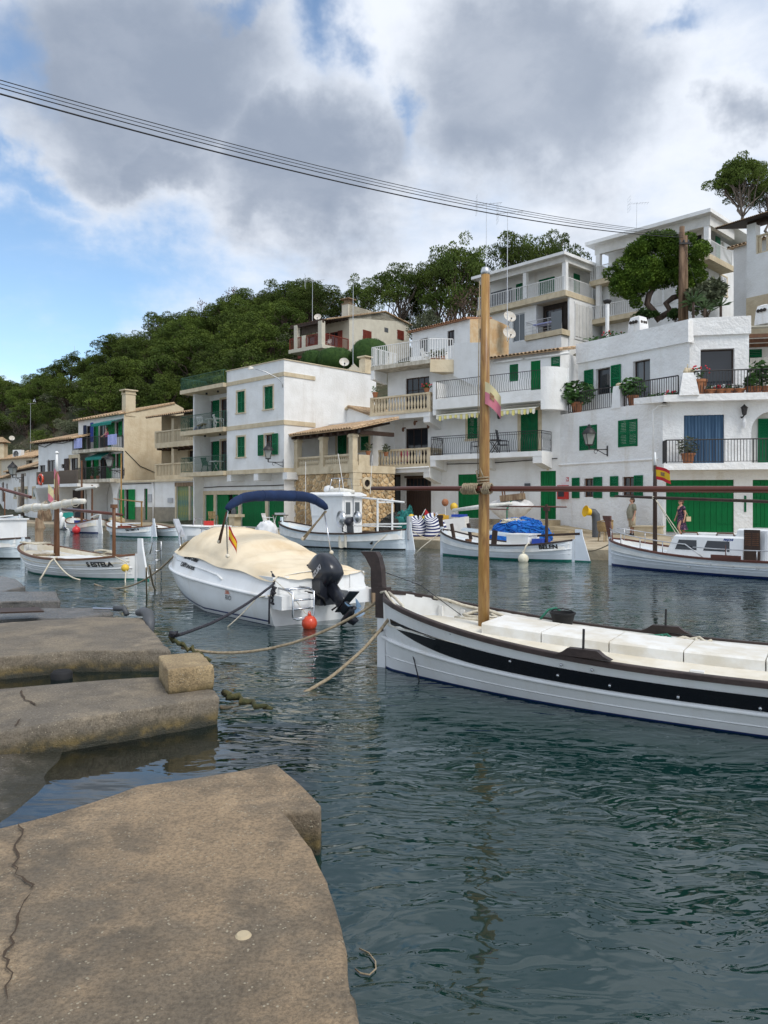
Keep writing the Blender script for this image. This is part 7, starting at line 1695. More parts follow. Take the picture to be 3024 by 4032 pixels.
# --- BELEN
b=Boat('wooden_boat','white fishing boat with a green waterline moored right of the near mast',(2.25,29.35),(6.45,25.95),2.0,(.98,.52,.74),.4)
BE=b
b.hull('hull_cool','bottom_green','wood_rail','deck_white',.07,(.55,),(.3,.8),drop=.22,railr=.035)
b.stem('hull_cool',.09,.10,head=('wood_dark',.55,.18,.1));b.rudder('hull_cool',.36,.62,'bottom_green')
b.text('BELEN',.115,.50,.20,1,bold=.008,tilt=-.05)
mx=3.55
MB().tube([(mx,0,.3),(mx,0,2.2),(mx,0,3.62)],[.055,.05,.035],8).build('mast','wood_brown',b.P,smooth=True)
MB().tube([(mx+1.3,.1,1.72),(mx,.12,1.86),(mx-1.25,.14,1.98)],[.06,.09,.05],10).build('rolled_sail','canvas_sail',b.P,smooth=True)
MB().tube([(.95,.1,.5),(.95,.1,1.95)],[.06,.05],8).b(.86,1.04,.02,.18,1.72,1.86).build('crutch_post','wood_dark',b.P)
MB().tube([(.2,.1,1.86),(3.5,.15,1.88)],.028,7).tube([(2.4,.2,1.76),(3.5,.2,1.78)],.022,6).build('boom','wood_spar',b.P,smooth=True)
for k in range(3):MB().box((2.9+.05*k,.15-.18*k,.86+.04*k-.02*k),(3.0,.09,.07),R(2+k),R(-5)).build('spar','hull_pale',b.P)
MB().box((.55,0,.90),(1.6,.07,.08),0,R(4)).build('tiller','wood_dark',b.P)
MB().b(1.5,2.35,-.42,.42,b.dz(.4),.86).b(1.45,2.4,-.46,.46,.86,.90).build('engine_box','deck_white',b.P)
MB().b(1.0,1.42,-.3,.3,b.dz(.3),.74).build('seat_locker','crate_blue',b.P)
for x,y in((4.55,.55),(4.3,-.2)):MB().box((x,y,.92),(.1,.09,.62),0,R(12)).build('bitt','wood_dark',b.P)
MB().box((2.55,.93,.72),(.2,.05,.62),0,R(-6)).build('thole_board','wood_dark',b.P)
MB().box((3.9,.5,.62),(.2,.14,.1)).build('block','wood_brown',b.P)
flag(b.w(mx-.02,.0,3.35),b.rz+PI,.16,.9,'narrow furled red and yellow flag on the dark mast behind the near yard',('wood_frame','flag_pale','flag_yellow'),(.45,.3,.25),1.0,6,False)
buoy(tuple(b.w(1.3,1.12,.10)),.18,'buoy_cream','white ball fender with a rope on the side of the green-bottomed boat')
rope('fender_line','pale rope tied to the white ball fender',[b.w(1.25,.82,.62),b.w(1.28,.98,.52),b.w(1.3,1.1,.33)],.028,'rope_cream')
# --- cabin boat at the right
b=Boat('cabin_boat','white cabin boat with brown rail and tinted windows moored at the right',(7.32,24.55),(12.4,18.4),2.25,(.86,.46,.62),.4,tm=.42)
b.hull('hull_cool','bottom_blue','wood_spar','deck_white',.06,(.45,),(.25,.72),drop=.16,railr=.035)
b.stem('hull_cool',.09,.04,head=('wood_spar',.72,.2,.14))
xs_=b.L;c0,c1=xs_-5.15,xs_-2.25
def cab(x0,x1,w0,w1,za,zb,inx0,inx1):return[[(x0,w0,za),(x1,w0*.92,za),(x1,-w0*.92,za),(x0,-w0,za)],[(x0+inx0*.9,w1+.02,zb-.05),(x1-inx1*.92,w1*.92+.02,zb-.05),(x1-inx1*.92,-w1*.92-.02,zb-.05),(x0+inx0*.9,-w1-.02,zb-.05)],[(x0+inx0,w1-.05,zb),(x1-inx1,w1*.9-.05,zb),(x1-inx1,-w1*.9+.05,zb),(x0+inx0,-w1+.05,zb)]]
zd=.38
MB().loft(cab(c0+.55,c1,.80,.68,zd,1.08,.0,.32)).build('cabin','hull_white',b.P,smooth=25)
MB().loft(cab(c0-.1,c0+.95,.72,.60,zd,1.30,.05,.18)).build('companionway','hull_white',b.P,smooth=25)
MB().b(c0+.55,c1-.5,-.45,.45,1.08,1.125).build('cabin_hatch','deck_white',b.P)
MB().b(c0-.1,c0-.02,-.74,.74,zd,1.18).build('bulkhead','hull_white',b.P)
dp=MB().b(c0+.10,c0+.52,.735,.765,zd,1.28)
o=dp.build('cabin_door','wood_dark',b.P)
for a in(0,1):
 for k in range(7):MB().b(c0+.13+.2*a,c0+.29+.2*a,.765,.775,.86+k*.05,.885+k*.05).build('slat','wood_brown',o)
def wpt(x,z):f=(z-zd)/(1.08-zd);return(x,lerp(.80,.68,f)*(1-.08*(x-c0-.55)/(c1-c0-.55))+.012,z)
for xa,xb in((c1-1.02,c1-.36),(c1-1.98,c1-1.22)):
 for sd in(1,-1):
  pl=[(xa,.66),(xb,.66),(xb-.10,.94),(xa+.02,.94)]
  MB().loft([[(q[0],sd*q[1],q[2])for q in[wpt(*p_)for p_ in pl]],[(q[0],sd*(q[1]-.02),q[2])for q in[wpt(*p_)for p_ in pl]]]).build('cabin_window','glass_dark',b.P)
o=text_mesh('lettering','MAJONI','lettering_blue',.075,b.P,None,.002,shear=.3,bold=.004)
for v in o.data.vertices:q=wpt(c0+.98-v.co.x,.985+v.co.y);v.co=(q[0],q[1]+.006,q[2])
for x0 in(c1-.95,c1-2.0):MB().tube([(x0,.50,1.07),(x0+.03,.50,1.15),(x0+.5,.47,1.15),(x0+.53,.47,1.07)],.02,6).build('grab_rail','wood_brown',b.P,smooth=True)
rl=MB();ts=[.985,.93,.84,.74,.64,.575];rl.tube([(b.L*t,b.hb(t)-.05,b.zs(t)+.34)for t in[.99]+[.97-.03*i for i in range(13)]]+[(b.L*.545,b.hb(.545)-.05,b.zs(.545)+.03)],.016,6)
for t in(.97,.90,.80,.70):rl.tube([(b.L*t,b.hb(t)-.05,b.zs(t)),(b.L*t,b.hb(t)-.05,b.zs(t)+.34)],.014,5)
rl.tube([(b.L*t,b.hb(t)-.05,b.zs(t)+.28)for t in(.58,.5,.4,.3,.2,.1)],.016,6)
for t in(.46,.36,.26):rl.tube([(b.L*t,b.hb(t)-.05,b.zs(t)),(b.L*t,b.hb(t)-.05,b.zs(t)+.28)],.014,5)
rl.build('guard_rail','alu',b.P,smooth=True)
rl=MB().tube([(b.L*t,-(b.hb(t)-.05),b.zs(t)+.34)for t in[.99]+[.97-.03*i for i in range(13)]],.016,6)
for t in(.97,.90,.80,.70):rl.tube([(b.L*t,-(b.hb(t)-.05),b.zs(t)),(b.L*t,-(b.hb(t)-.05),b.zs(t)+.34)],.014,5)
rl.build('guard_rail','alu',b.P,smooth=True)
t=.46;MB().box((b.L*t,b.hb(t),b.zs(t)+.07),(.8,.07,.12)).tube([(b.L*t,b.hb(t),b.zs(t)),(b.L*t,b.hb(t),b.zs(t)+.4)],.012,5).build('thole_block','wood_spar',b.P)
mx=b.L-1.55
MB().tube([(mx,0,.3),(mx,0,2.6),(mx,0,3.15)],[.07,.06,.05],10).build('mast','wood_dark',b.P,smooth=True);MB().tube([(mx,0,3.14),(mx,0,3.55)],[.045,.03],8).build('mast_top','plastic_white',b.P,smooth=True)
MB().tube([(mx+1.35,.1,2.22),(mx,.1,2.16),(mx-3,.1,2.05),(mx-6,.1,1.9)],[.03,.045,.045,.035],8).build('yard','wood_dark',b.P,smooth=True)
MB().tube([(mx+.05*math.cos(a),.05+.09*math.sin(a),2.16+.03*math.cos(a*1.3))for a in range(16)],.02,5).build('lashing','rope_cream',b.P,smooth=True)
MB().tube([(mx-.04,.04,2.1),(mx-.7,-.5,.62)],.012,4).tube([(mx-.04,.02,2.1),(mx-.85,-.5,.62)],.012,4).build('stay','rope_cream',b.P)
for t,z in((.52,.30),(.44,.28),(.36,.27),(.6,.2)):MB().box(b.pt(t,z,1,.012),(.09,.03,.03)).build('hull_fitting','steel',b.P)
MB().b(1.6,1.9,-.4,.4,.42,.72).build('aft_seat','wood_spar',b.P)
coil('rope_coil',b.w(b.L-.9,.2,b.dz(.88)+.05),2,.14,.3,.02,'rope_cream','pale rope curled on the foredeck of the cabin boat',12)
flag(b.w(mx-.03,.02,3.12),b.rz+PI,.56,.40,'bright red and yellow flag with a crest flying from the cabin boat mast',droop=.28,seed=5)
CB=b
# --- pale blue fishing boat with the wheelhouse
b=Boat('fishing_boat','pale blue-white fishing boat with a white wheelhouse and net hauler, behind the cruiser',(-4.9,36.6),(.98,32.4),2.5,(1.12,.66,.88),.45)
b.hull('hull_pale','bottom_black','wood_dark','deck_white',.05,(.5,),(.28,.72),drop=.32,railr=.04,strake_mat='hull_cool')
b.stem('hull_pale',.1,.2);b.rudder('hull_cool',.30,.40);MB().b(-.16,-.06,-.12,.12,.45,b.zs(0)+.55).build('stern_board','paint_grey_light',b.P)
FB=b;wx0,wx1=2.95,4.75
z0,z1=.36,2.30
mb_=MB().loft([[(wx0,.72,z0),(wx1,.66,z0),(wx1,-.66,z0),(wx0,-.72,z0)],[(wx0,.72,1.2),(wx1+.0,.66,1.2),(wx1,-.66,1.2),(wx0,-.72,1.2)],[(wx0,.72,z1),(wx1+.18,.66,z1),(wx1+.18,-.66,z1),(wx0,-.72,z1)]]);mb_.build('wheelhouse','hull_white',b.P)
MB().loft([[(wx0-.18,.84,z1),(wx1+.35,.76,z1),(wx1+.35,-.76,z1),(wx0-.18,-.84,z1)],[(wx0-.16,.84,z1+.07),(wx1+.34,.76,z1+.07),(wx1+.34,-.76,z1+.07),(wx0-.16,-.84,z1+.07)],[(wx0,.6,z1+.18),(wx1+.2,.5,z1+.18),(wx1+.2,-.5,z1+.18),(wx0,-.6,z1+.18)]]).build('wheelhouse_roof','hull_white',b.P)
for xa,xb,pm in((4.25,4.75,'glass_grey'),(3.85,4.15,'glass_dark'),(3.02,3.02,None)):
 if pm:window(b.P,(xa,xb,1.40,2.12),0,1,1,'hull_white',pm);
for o in[c for c in b.P.children if c.name.split('.')[0]=='window']:
 o.location=(0,.69,0);o.rotation_euler=(0,0,0);o.scale=(1,-1,1)
for yy in(.12,-.55):
 o=MB().b(wx0-.03,wx0+.0,yy,yy+.46,1.42,2.10).build('aft_window','hull_white',b.P);MB().b(wx0-.045,wx0-.031,yy+.07,yy+.39,1.49,2.03).build('pane','glass_grey',o)
MB().b(wx0-.03,wx0-.001,-.08,-.04,.5,2.2).build('door_seam','paint_grey_light',b.P)
for cx,r_,yy,zz in((2.72,.36,1.02,1.30),(1.85,.26,1.0,1.38)):
 o=MB().lathe([(.02,.16),(r_*.35,.17),(r_*.42,.12),(r_*.8,.05),(r_,.10),(r_*1.04,.02),(r_*.9,-.06),(.05,-.08)],20).build('hauler_drum','alu',b.P,smooth=40);o.location=(cx,yy,zz);o.rotation_euler=(R(-90),0,R(-25))
MB().tube([(2.3,.95,.6),(2.32,.98,1.0),(2.3,1.0,1.35)],[.16,.14,.12],8).tube([(2.72,.9,1.3),(1.85,.9,1.38)],.06,8).tube([(2.75,.95,1.0),(2.7,1.0,.75),(2.4,1.0,.68)],.03,6).build('hauler_frame','paint_grey',b.P,smooth=True)
o=MB().lathe([(.03,-.2),(.14,-.16),(.17,0),(.12,.18),(.05,.2)],12).build('hauler_head','plastic_dark',b.P,smooth=True);o.location=(2.25,1.12,1.2);o.rotation_euler=(R(70),0,0)
MB().tube([(1.15,.55,.5),(1.15,.55,2.2)],.045,6).tube([(1.15,-.55,.5),(1.15,-.55,2.2)],.045,6).tube([(1.15,-.6,2.02),(1.15,.6,2.02)],.04,6).build('gallows','plastic_white',b.P)
MB().tube([(3.2,.0,2.30),(1.15,.0,2.12),(.15,0,2.02)],.045,7).build('ridge_pole','plastic_white',b.P,smooth=True)
MB().tube([(wx0,-.8,1.02),(.3,-.5,1.1)],.04,6).tube([(wx0,.5,1.0),(.15,.2,.98)],.03,6).build('side_rail','plastic_white',b.P)
MB().tube([(4.4,.1,2.52),(3.6,.1,2.56),(2.8,.1,2.48)],[.1,.13,.1],9).build('rolled_awning','canvas_sail',b.P,smooth=True)
MB().tube([(3.9,.5,2.45),(3.8,.4,3.1),(3.8,-.4,3.1),(3.9,-.5,2.45)],.02,6).tube([(3.3,.5,2.45),(3.35,.4,3.1),(3.35,-.4,3.1),(3.3,-.5,2.45)],.02,6).tube([(3.8,.4,3.1),(3.35,.4,3.1)],.02,6).build('roof_frame','steel',b.P,smooth=True)
MB().lathe([(.02,0),(.22,.02),(.26,.12),(.2,.26),(.03,.32)],14,(4.3,.0,2.48)).build('radar_dome','plastic_white',b.P,smooth=True)
for x,y,z1_ in((5.5,.25,3.9),(3.0,.5,4.2),(2.1,-.2,4.1)):MB().tube([(x,y,1.0 if x>5 else 2.4),(x+(.0 if x>5 else-.12*(1 if x<3 else-3)),y,z1_)],.014,4).build('whip_aerial','plastic_white',b.P)
MB().grid(lambda i,j:(2.35+.45*i,1.16+.04*math.sin(i*9),.62-.55*j+.03*math.sin(i*7)),8,6).build('hung_canvas','cover_pale',b.P,smooth=True,fix=False)
MB().lathe([(.001,0),(.085,.002)],12).build('scupper','interior',b.P).matrix_local=Matrix.Translation(b.pt(.18,.30,1,.008))@Matrix.Rotation(R(-90),4,'X')
rope('side_rope','thin pale rope down the side of the fishing boat stern',[b.w(.45,.55,.8),b.w(.9,.98,.3),b.w(1.1,1.15,-.05)],.018,'rope_cream')
MB().b(.6,1.9,-.5,.5,.34,.62).build('fish_box','deck_white',b.P)
# --- boats farther along the left quay
b=Boat('wooden_boat','white open boat with a black name and pale rudder moored below the faded doors',(-16.9,47.2),(-13.35,43.9),1.9,(.86,.52,.68),.35,group=None)
b.hull('hull_pale','bottom_green','wood_brown','deck_white',.06,(.5,),(.25,.75),drop=.26);b.stem('hull_cool',.1,.08);b.rudder('hull_cool',.42,.5,'bottom_green')
b.text('PALOMO II',.2,.42,.2,1,bold=.006,tilt=-.06)
MB().tube([(1.2,0,.3),(1.2,0,2.1)],.05,6).build('crutch_post','wood_mast',b.P);MB().tube([(3.6,0,.3),(3.6,0,5.0)],[.06,.04],7).build('mast','wood_mast',b.P);MB().tube([(1.1,0,2.05),(4.3,.1,2.25)],.04,6).build('boom','wood_mast',b.P)
for k in range(3):MB().tube([(4.2-.2*k,.3-.3*k,.7),(1.6,.2-.2*k,.8)],.03,5).build('oar','hull_cool',b.P)
MB().b(1.9,2.3,-.6,.6,.40,.48).build('thwart','deck_white',b.P);MB().b(2.9,3.3,-.3,.4,.3,.62).build('crate','wood_red',b.P)
q=b;b=Boat('wooden_boat','small white boat nosed in behind the named boat by the quay steps',(-13.9,46.2),(-12.0,44.6),1.3,(.7,.5,.6),.3);b.hull('hull_pale','bottom_green','wood_brown','deck_white',.05,(.6,),(),drop=.2);b.stem('hull_cool',.08,.06)
b=Boat('wooden_boat','white open boat with a tall brown mast and a red fender at the left quay',(-21.9,53.6),(-18.7,50.0),2.0,(.98,.62,.95),.35)
b.hull('hull_white','bottom_blue','wood_brown','deck_cream',.08,(.5,),(.28,.75),drop=.3);b.stem('hull_white',.1,.08);b.rudder('hull_white',.35,.6)
MB().tube([(3.1,0,.3),(3.1,0,4.9)],[.09,.05],7).build('mast','wood_brown',b.P);MB().tube([(1.2,0,.3),(1.2,0,3.2)],.06,6).build('crutch_post','wood_brown',b.P)
MB().tube([(3.9,.1,2.9),(2.2,.1,3.0),(.2,.1,3.05)],[.08,.12,.07],8).build('rolled_sail','canvas_sail',b.P);MB().box((.5,0,1.15),(1.4,.25,.07),0,R(10)).build('tiller','deck_white',b.P)
MB().b(2.2,3.0,-.4,.4,.35,.62).build('net_heap','net_dark',b.P);MB().b(3.3,3.7,-.4,.3,.5,.8).build('tarp','cloth_blue',b.P)
buoy(tuple(b.w(.9,1.15,.22)),.26,'buoy_red','bright red ball fender at the stern of the tall-masted left boat')
SM=thing('motor_boat','small white motorboat with a black outboard and green-tinted windscreen by the left quay','motor boat',(-23.0,57.0,0),R(125))
MB().loft([[(x,s_*y,z)for s_,y,z in((1,w_,.62),(1,w_*.95,.15),(1,w_*.4,-.2),(-1,w_*.4,-.2),(-1,w_*.95,.15),(-1,w_,.62))]for x,w_ in((0,.85),(2,.95),(3.2,.75),(4.0,.35),(4.4,.05))]).build('hull','hull_white',SM,smooth=30)
MB().b(.0,.1,-.86,.86,.12,.2).b(0,4,-.9,-.88,.1,.18).build('stripe','bottom_blue',SM);MB().loft([[(1.6,.8,.62),(2.2,.6,1.2)],[(1.9,0,.66),(2.5,0,1.28)],[(1.6,-.8,.62),(2.2,-.6,1.2)]],False,False).build('windscreen','canvas_teal',SM)
MB().loft([[(.0+dx,dy,z)for dx,dy in((-.55,-.24),(-.05,-.24),(-.05,.24),(-.55,.24))]for z in(.35,.55,1.25,1.32)]).b(-.42,-.2,-.1,.1,-.6,.4).build('outboard_motor','engine_black',SM)
MB().tube([(1.0,.9,.6),(1.1,.9,1.3),(3.2,.6,1.3)],.02,5).tube([(1.0,-.9,.6),(1.1,-.9,1.3),(3.2,-.6,1.3)],.02,5).build('guard_rail','steel',SM)
for k,lb in enumerate(('long white fender hung at the left side of the small motorboat','second long white fender of the small motorboat, above the first')):
 a=SM.matrix_basis@Vec((.4+.7*k,1.05,.5+.35*k));FN=thing('fender',lb,'fender',a,0,'white fenders on the small motorboat');MB().tube([(0,0,-.45),(.02,0,-.36),(.22,0,.36),(.25,0,.45)],[.05,.15,.15,.05],8).build('float','plastic_white',FN,smooth=True)
b=Boat('cabin_boat','white boat with a plain square cabin cut off by the left edge',(-19.4,31.0),(-12.9,27.2),2.3,(.95,.62,.75),.4)
b.hull('hull_pale','bottom_black','wood_dark','deck_white',.05,(.5,),(.28,.75),drop=.25);b.stem('hull_pale',.1,.1)
MB().b(.85,3.3,-.75,.75,.4,1.38).build('cabin','hull_white',b.P);MB().b(.78,3.4,-.80,.80,1.38,1.43).build('cabin_roof','hull_white',b.P)
MB().b(1.4,1.5,.75,.765,.95,1.05).build('wall_vent','paint_grey',b.P);MB().tube([(.62,.6,.5),(.62,.6,2.5)],.045,6).build('post','paint_grey_light',b.P)
MB().tube([(.9,.7,.65),(.5,.65,1.5),(.1,.3,1.55)],.03,6).tube([(2.6,.95,1.0),(1.4,1.0,1.0),(.6,.8,.6)],.03,6).build('guard_rail','plastic_white',b.P)
MB().tube([(6.0,.3,3.2),(1.2,.2,2.55),(-.6,.1,2.2)],.06,7).build('yard','wood_spar',b.P)
buoy(tuple(b.w(.8,1.1,.42)),.30,'buoy_cream','big pale ball fender between the left-edge boat and the lettered boat',False)
PS=thing('mooring_post','short ochre wooden stake with a pointed top behind the lettered boat bow','post',(-12.0,26.5,-.5),.5);MB().loft([[(w_*sx+ox,w_*.6*sy,z)for sx,sy in((-1,-1),(1,-1),(1,1),(-1,1))]for w_,z,ox in((.13,0,0),(.13,1.5,0),(.17,1.62,.04),(.12,1.85,.0),(.03,1.98,-.08))]).build('stake','wood_weather',PS)
b=Boat('wooden_boat','distant dark-railed boat with a red buoy near the left edge',(-26.9,56.2),(-31.5,59.5),2.0,(1.1,.7,.8),.35);b.hull('hull_pale','bottom_black','wood_dark','deck_white',.06,(.5,),(.75,),drop=.25);b.stem('hull_cool',.1,.05)
MB().tube([(1.5,0,.4),(1.5,0,6.6)],[.09,.05],6).build('mast','wood_brown',b.P);MB().tube([(3.6,0,.4),(3.6,0,2.8)],.05,6).build('crutch_post','wood_brown',b.P)
buoy(tuple(b.w(3.2,-1.15,.30)),.38,'buoy_red','red ball fender on the distant dark-railed boat at far left',False)
flag((-26.9,61.0,3.5),0,.6,1.3,'pale faded flag hanging low behind the boats at far left',('flag_pale','flag_pink'),(.55,.45),1.0,9,False)
DG=thing('dinghy','small white round-nosed dinghy behind the bow of the cruiser','dinghy',(-9.6,41.4,0),R(200))
MB().loft([[(x,s_*y,z)for s_,y,z in((1,w_,.70),(1,w_*.97,.25),(1,w_*.5,-.1),(-1,w_*.5,-.1),(-1,w_*.97,.25),(-1,w_,.70))]for x,w_ in((-1.2,.70),(-.2,.75),(.6,.68),(1.1,.45),(1.35,.12))]).build('hull','hull_white',DG,smooth=30)
MB().tube([(-1.2,.72,.72),(.0,.77,.73),(.7,.68,.74),(1.2,.42,.76),(1.42,0,.77),(1.2,-.42,.76),(.7,-.68,.74),(0,-.77,.73),(-1.2,-.72,.72)],.06,7).build('gunwale','plastic_white',DG,smooth=True)
MB().b(-.3,.2,-.15,.35,.7,1.02).build('fuel_can','box_red',DG);MB().tube([(.2,-.7,.7),(.25,-.65,1.15),(.6,-.5,1.15),(.7,-.5,.75)],.03,6).build('hand_rail','steel',DG)
# --- steps and things along the quay
def qz(X,Y):return .46 if Y<32 else .55
P=thing('stone_steps','worn sandstone steps and ramp rising to the green door of the balcony house','steps',(0,0,0))
F=Frame((8.87,38.5),R(-36.87))
for i,(y,z,xa,xb)in enumerate(((-.0,1.14,-9,.0),(-1.35,1.13,-3.0,.05),(-1.9,.86,-3.3,.6),(-2.5,.68,-3.6,1.6))):
 c=[F.w(x,yy,0)for x,yy in((xa,y-.02*i),(xb,y-.02*i),(xb,.3+.01*i),(xa,.3+.01*i))]
 MB().prism([(q.x,q.y)for q in c],.2,z).build('step','step_stone',P)
c=[F.w(x,yy,0)for x,yy in((.6,-2.0),(3.6,-1.6),(3.2,-.2),(.3,-.1))];MB().add([(q.x,q.y,z)for q,z in zip(c,(.84,.52,.54,.88))]+[(q.x,q.y,.2)for q in c],[(0,1,2,3),(0,4,5,1),(1,5,6,2),(2,6,7,3),(3,7,4,0)]).build('ramp','step_stone',P)
def heap(name,label,cat,c,rad,mat,seed=1,amp=.16,strands=0,smat=None,group=None,part='net',rag=60):
 P=thing(name,label,cat,c,0,group)
 def f(i,j):
  a=2*PI*i;e=PI/2*j;d=Vec((math.cos(a)*math.cos(e),math.sin(a)*math.cos(e),math.sin(e)));k=1+amp*noise.noise(d*2.2+Vec((seed,0,0)))*2+amp*.6*noise.noise(d*6+Vec((0,seed,0)))
  return(d.x*rad[0]*k,d.y*rad[1]*k,d.z**.8*rad[2]*k)
 MB().grid(f,48,16).build(part,mat,P,smooth=True)
 rg=random.Random(seed);s_=MB()
 for _ in range(rag):
  a,e=rg.uniform(0,6.28),rg.uniform(.1,1.4);p=[]
  for k in range(6):a+=rg.uniform(-.25,.35);e=min(1.5,max(.05,e+rg.uniform(-.2,.2)));q=f(a/6.283,e/1.571);p.append(Vec(q)*1.03)
  s_.tube(p,.022,4)
 if rag:s_.build('strands',smat or mat,P,smooth=True,kind='stuff')
 return P
heap('net_heap','big heap of bright blue fishing net on the quay behind the green-bottomed boat','fishing net',(5.55,31.2,.44),(1.25,.8,.88),'net_blue',3,.12,smat='net_blue',rag=120)
heap('rope_heap','pale twine heaped on top of the blue net','rope',(5.35,31.2,1.18),(.55,.4,.16),'rope_cream',5,.2,rag=40)
heap('net_heap','heap of dark fishing net at the left of the quay gear','fishing net',(.85,38.3,.45),(1.15,.7,.95),'net_dark',7,.2,smat='net_dark',rag=90)
heap('net_heap','teal green net heaped among the dark nets','fishing net',(1.15,38.0,.55),(.6,.5,1.05),'net_teal',8,.2,rag=70)
heap('net_heap','second teal net between the striped covers','fishing net',(2.25,37.2,.45),(.8,.5,.75),'net_teal',9,.22,rag=70)
for(x,y,w_,h_,lb,sd)in((1.55,36.0,.52,.86,'blue and white striped cover over a net heap, nearest the stern board',1),(2.32,35.7,.50,.98,'blue and white striped cover over a heap beside the white crate',2)):
 P=thing('striped_cover',lb,'cover',(x,y,.44),0,'striped covers over nets')
 cols=18
 for k in range(cols):
  m_=MB().grid(lambda i,j:(lambda f,a:(lambda r_:(w_*math.cos(a)*r_+.1*math.sin(f*7),.5*math.sin(a)*r_,h_*math.sin(f*PI/2)*(1+.12*math.sin(a*2+sd))))(math.cos(f*PI/2)**.6*(1+.1*math.sin(3*a+sd))))((k+j)/cols*.98+.12*math.sin(2*PI*i+sd)*(.5-abs((k+j)/cols-.5)),2*PI*i),28,1)
  m_.build('stripe','cloth_white' if k%2 else 'stripe_navy',P,smooth=True,fix=False)
P=thing('fish_crate','yellow fish crate tipped on the net heap','crate',(2.75,37.0,1.10),.3)
MB().b(-.34,.34,-.22,.22,0,.03).b(-.34,-.31,-.22,.22,.03,.34).b(.31,.34,-.22,.22,.03,.30).b(-.31,.31,-.22,-.19,.03,.30).b(-.31,.31,.19,.22,.03,.34).build('crate','crate_yellow',P)
P=thing('white_crate','big white box standing on the quay behind the bow of the green-bottomed boat','crate',(3.2,35.9,.44),R(-20));MB().loft([[(-.75,-.4,0),(.75,-.4,0),(.75,.4,0),(-.75,.4,0)],[(-.75,-.4,.70),(.72,-.4,.92),(.72,.4,.92),(-.75,.4,.70)]]).build('box','plastic_white',P);MB().b(.05,.68,-.3,.3,.90,1.02).build('lid','crate_blue',P)
for i,(x,y,h_,c,lb)in enumerate(((1.95,37.6,1.15,'flag_red','orange-red marker flag on a white stick leaning from the nets'),(2.35,37.8,1.0,'flag_red','second red marker flag lower among the nets'))):
 P=thing('marker_flag',lb,'flag',(x,y,.9),0);MB().tube([(-.5,0,-.3),(.1,0,h_-.35)],.018,4).build('stick','plastic_white',P);MB().add([(.1,0,h_-.35),(.32,.03,h_-.62),(.02,.03,h_-.75)],[(0,1,2)]).build('pennant',c,P,fix=False)
for x,y,z,r_,mt,lb in((3.0,37.4,2.02,.17,'terracotta','rust-red ball float on a white stick'),(3.45,37.6,1.80,.19,'buoy_yellow','tan oval float hanging by the green double door'),(1.35,37.5,1.28,.16,'buoy_yellow','yellow float on the nets by the stern board'),(2.0,37.3,1.22,.15,'buoy_yellow','pale yellow float on the middle of the nets')):
 P=thing('net_float',lb,'float',(x,y,z),0,'floats on the fishing gear');MB().sphere((0,0,0),(r_,r_,r_*1.1),12,8).build('float',mt,P,smooth=True)
 if z>1.5:MB().tube([(0,0,-r_),(.02,0,.5-z)],.018,4).build('stick','plastic_white',P)
P=thing('big_bag','bulky white plastic sack with a pale green strap against the white wall','sack',(6.3,38.1,1.1),R(-37))
def bg(i,j):a=2*PI*i;k=1+.1*noise.noise(Vec((math.cos(a)*2,math.sin(a)*2,j*3)));r_=math.sin(min(1,.12+j*1.1)*PI/2)if j<.6 else math.cos((j-.6)/.4*PI/2)**.5;return(1.25*r_*math.cos(a)*k,.5*r_*math.sin(a)*k,1.15*j*k-.05)
MB().grid(bg,36,14).build('sack','bag_white',P,smooth=True);MB().tube([(.1,-.52,.05),(.12,-.55,.6),(.3,-.3,1.1)],.04,5).build('strap','rope_green',P)
P=thing('upturned_table','small wooden table lying upside down on top of the white sack','table',(6.4,37.9,2.15),R(-25));MB().box((0,0,.12),(1.15,.6,.30),0,R(-6)).build('table_top','wood_weather',P)
for sx in(-.45,.45):
 for sy in(-.2,.2):MB().tube([(sx,sy,.2),(sx*1.12,sy,.58)],.035,5).build('leg','wood_brown',P)
P=thing('cowl_vent','dark grey pipe with a bright yellow horn mouth on the quay','ventilator',(9.25,33.2,.48),R(-8))
MB().tube([(0,0,0),(0,0,.75),(-.02,0,.98),(-.12,0,1.10),(-.28,0,1.13)],[.18,.18,.18,.175,.15],16).build('pipe','paint_grey',P,smooth=40)
o=MB().lathe([(.02,.0),(.10,.03),(.15,.10),(.22,.17),(.255,.20),(.25,.21),(.19,.14),(.16,.04),(.15,-.05)],20).build('horn','horn_yellow',P,smooth=40);o.location=(-.30,-.04,1.12);o.rotation_euler=(0,R(-78),R(25))
P=thing('wicker_chair','round-backed wicker chair on the quay behind the cabin boat bow','chair',(8.85,30.5,.45),R(200))
MB().lathe([(.27,.40),(.29,.44),(.02,.46)],14).build('seat','wicker',P);m_=MB()
m_.loft([[(r_*math.cos(a),r_*math.sin(a),z)for z,r_ in((.44,.29),(.62,.32),(.80,.31))]for a in[PI*(-.15+1.3*k/14)for k in range(15)]],False,False).tube([(.31*math.cos(a),.31*math.sin(a),.80+.06*math.sin(a))for a in[PI*(-.15+1.3*k/14)for k in range(15)]],.025,5).build('backrest','wicker',P)
for k in range(4):MB().tube([(.22*math.cos(k*PI/2+.8),.22*math.sin(k*PI/2+.8),.42),(.27*math.cos(k*PI/2+.8),.27*math.sin(k*PI/2+.8),0)],.022,5).build('leg','wicker',P)
P=thing('stone_trough','low square stone planter beside the standing man','planter',(11.6,33.4,.46),R(-50));MB().b(-.5,.5,-.35,.35,0,.48).b(-.55,.55,-.4,.4,.48,.54).build('trough','sandstone',P)
P=thing('folding_table','small table with a silver tray in front of the last green garage door','table',(-5.9,43.2,.58),.2);MB().b(-.45,.45,-.3,.3,.70,.74).build('table_top','wood_dark',P);MB().b(-.3,.3,-.2,.2,.75,.86).build('tray','alu',P)
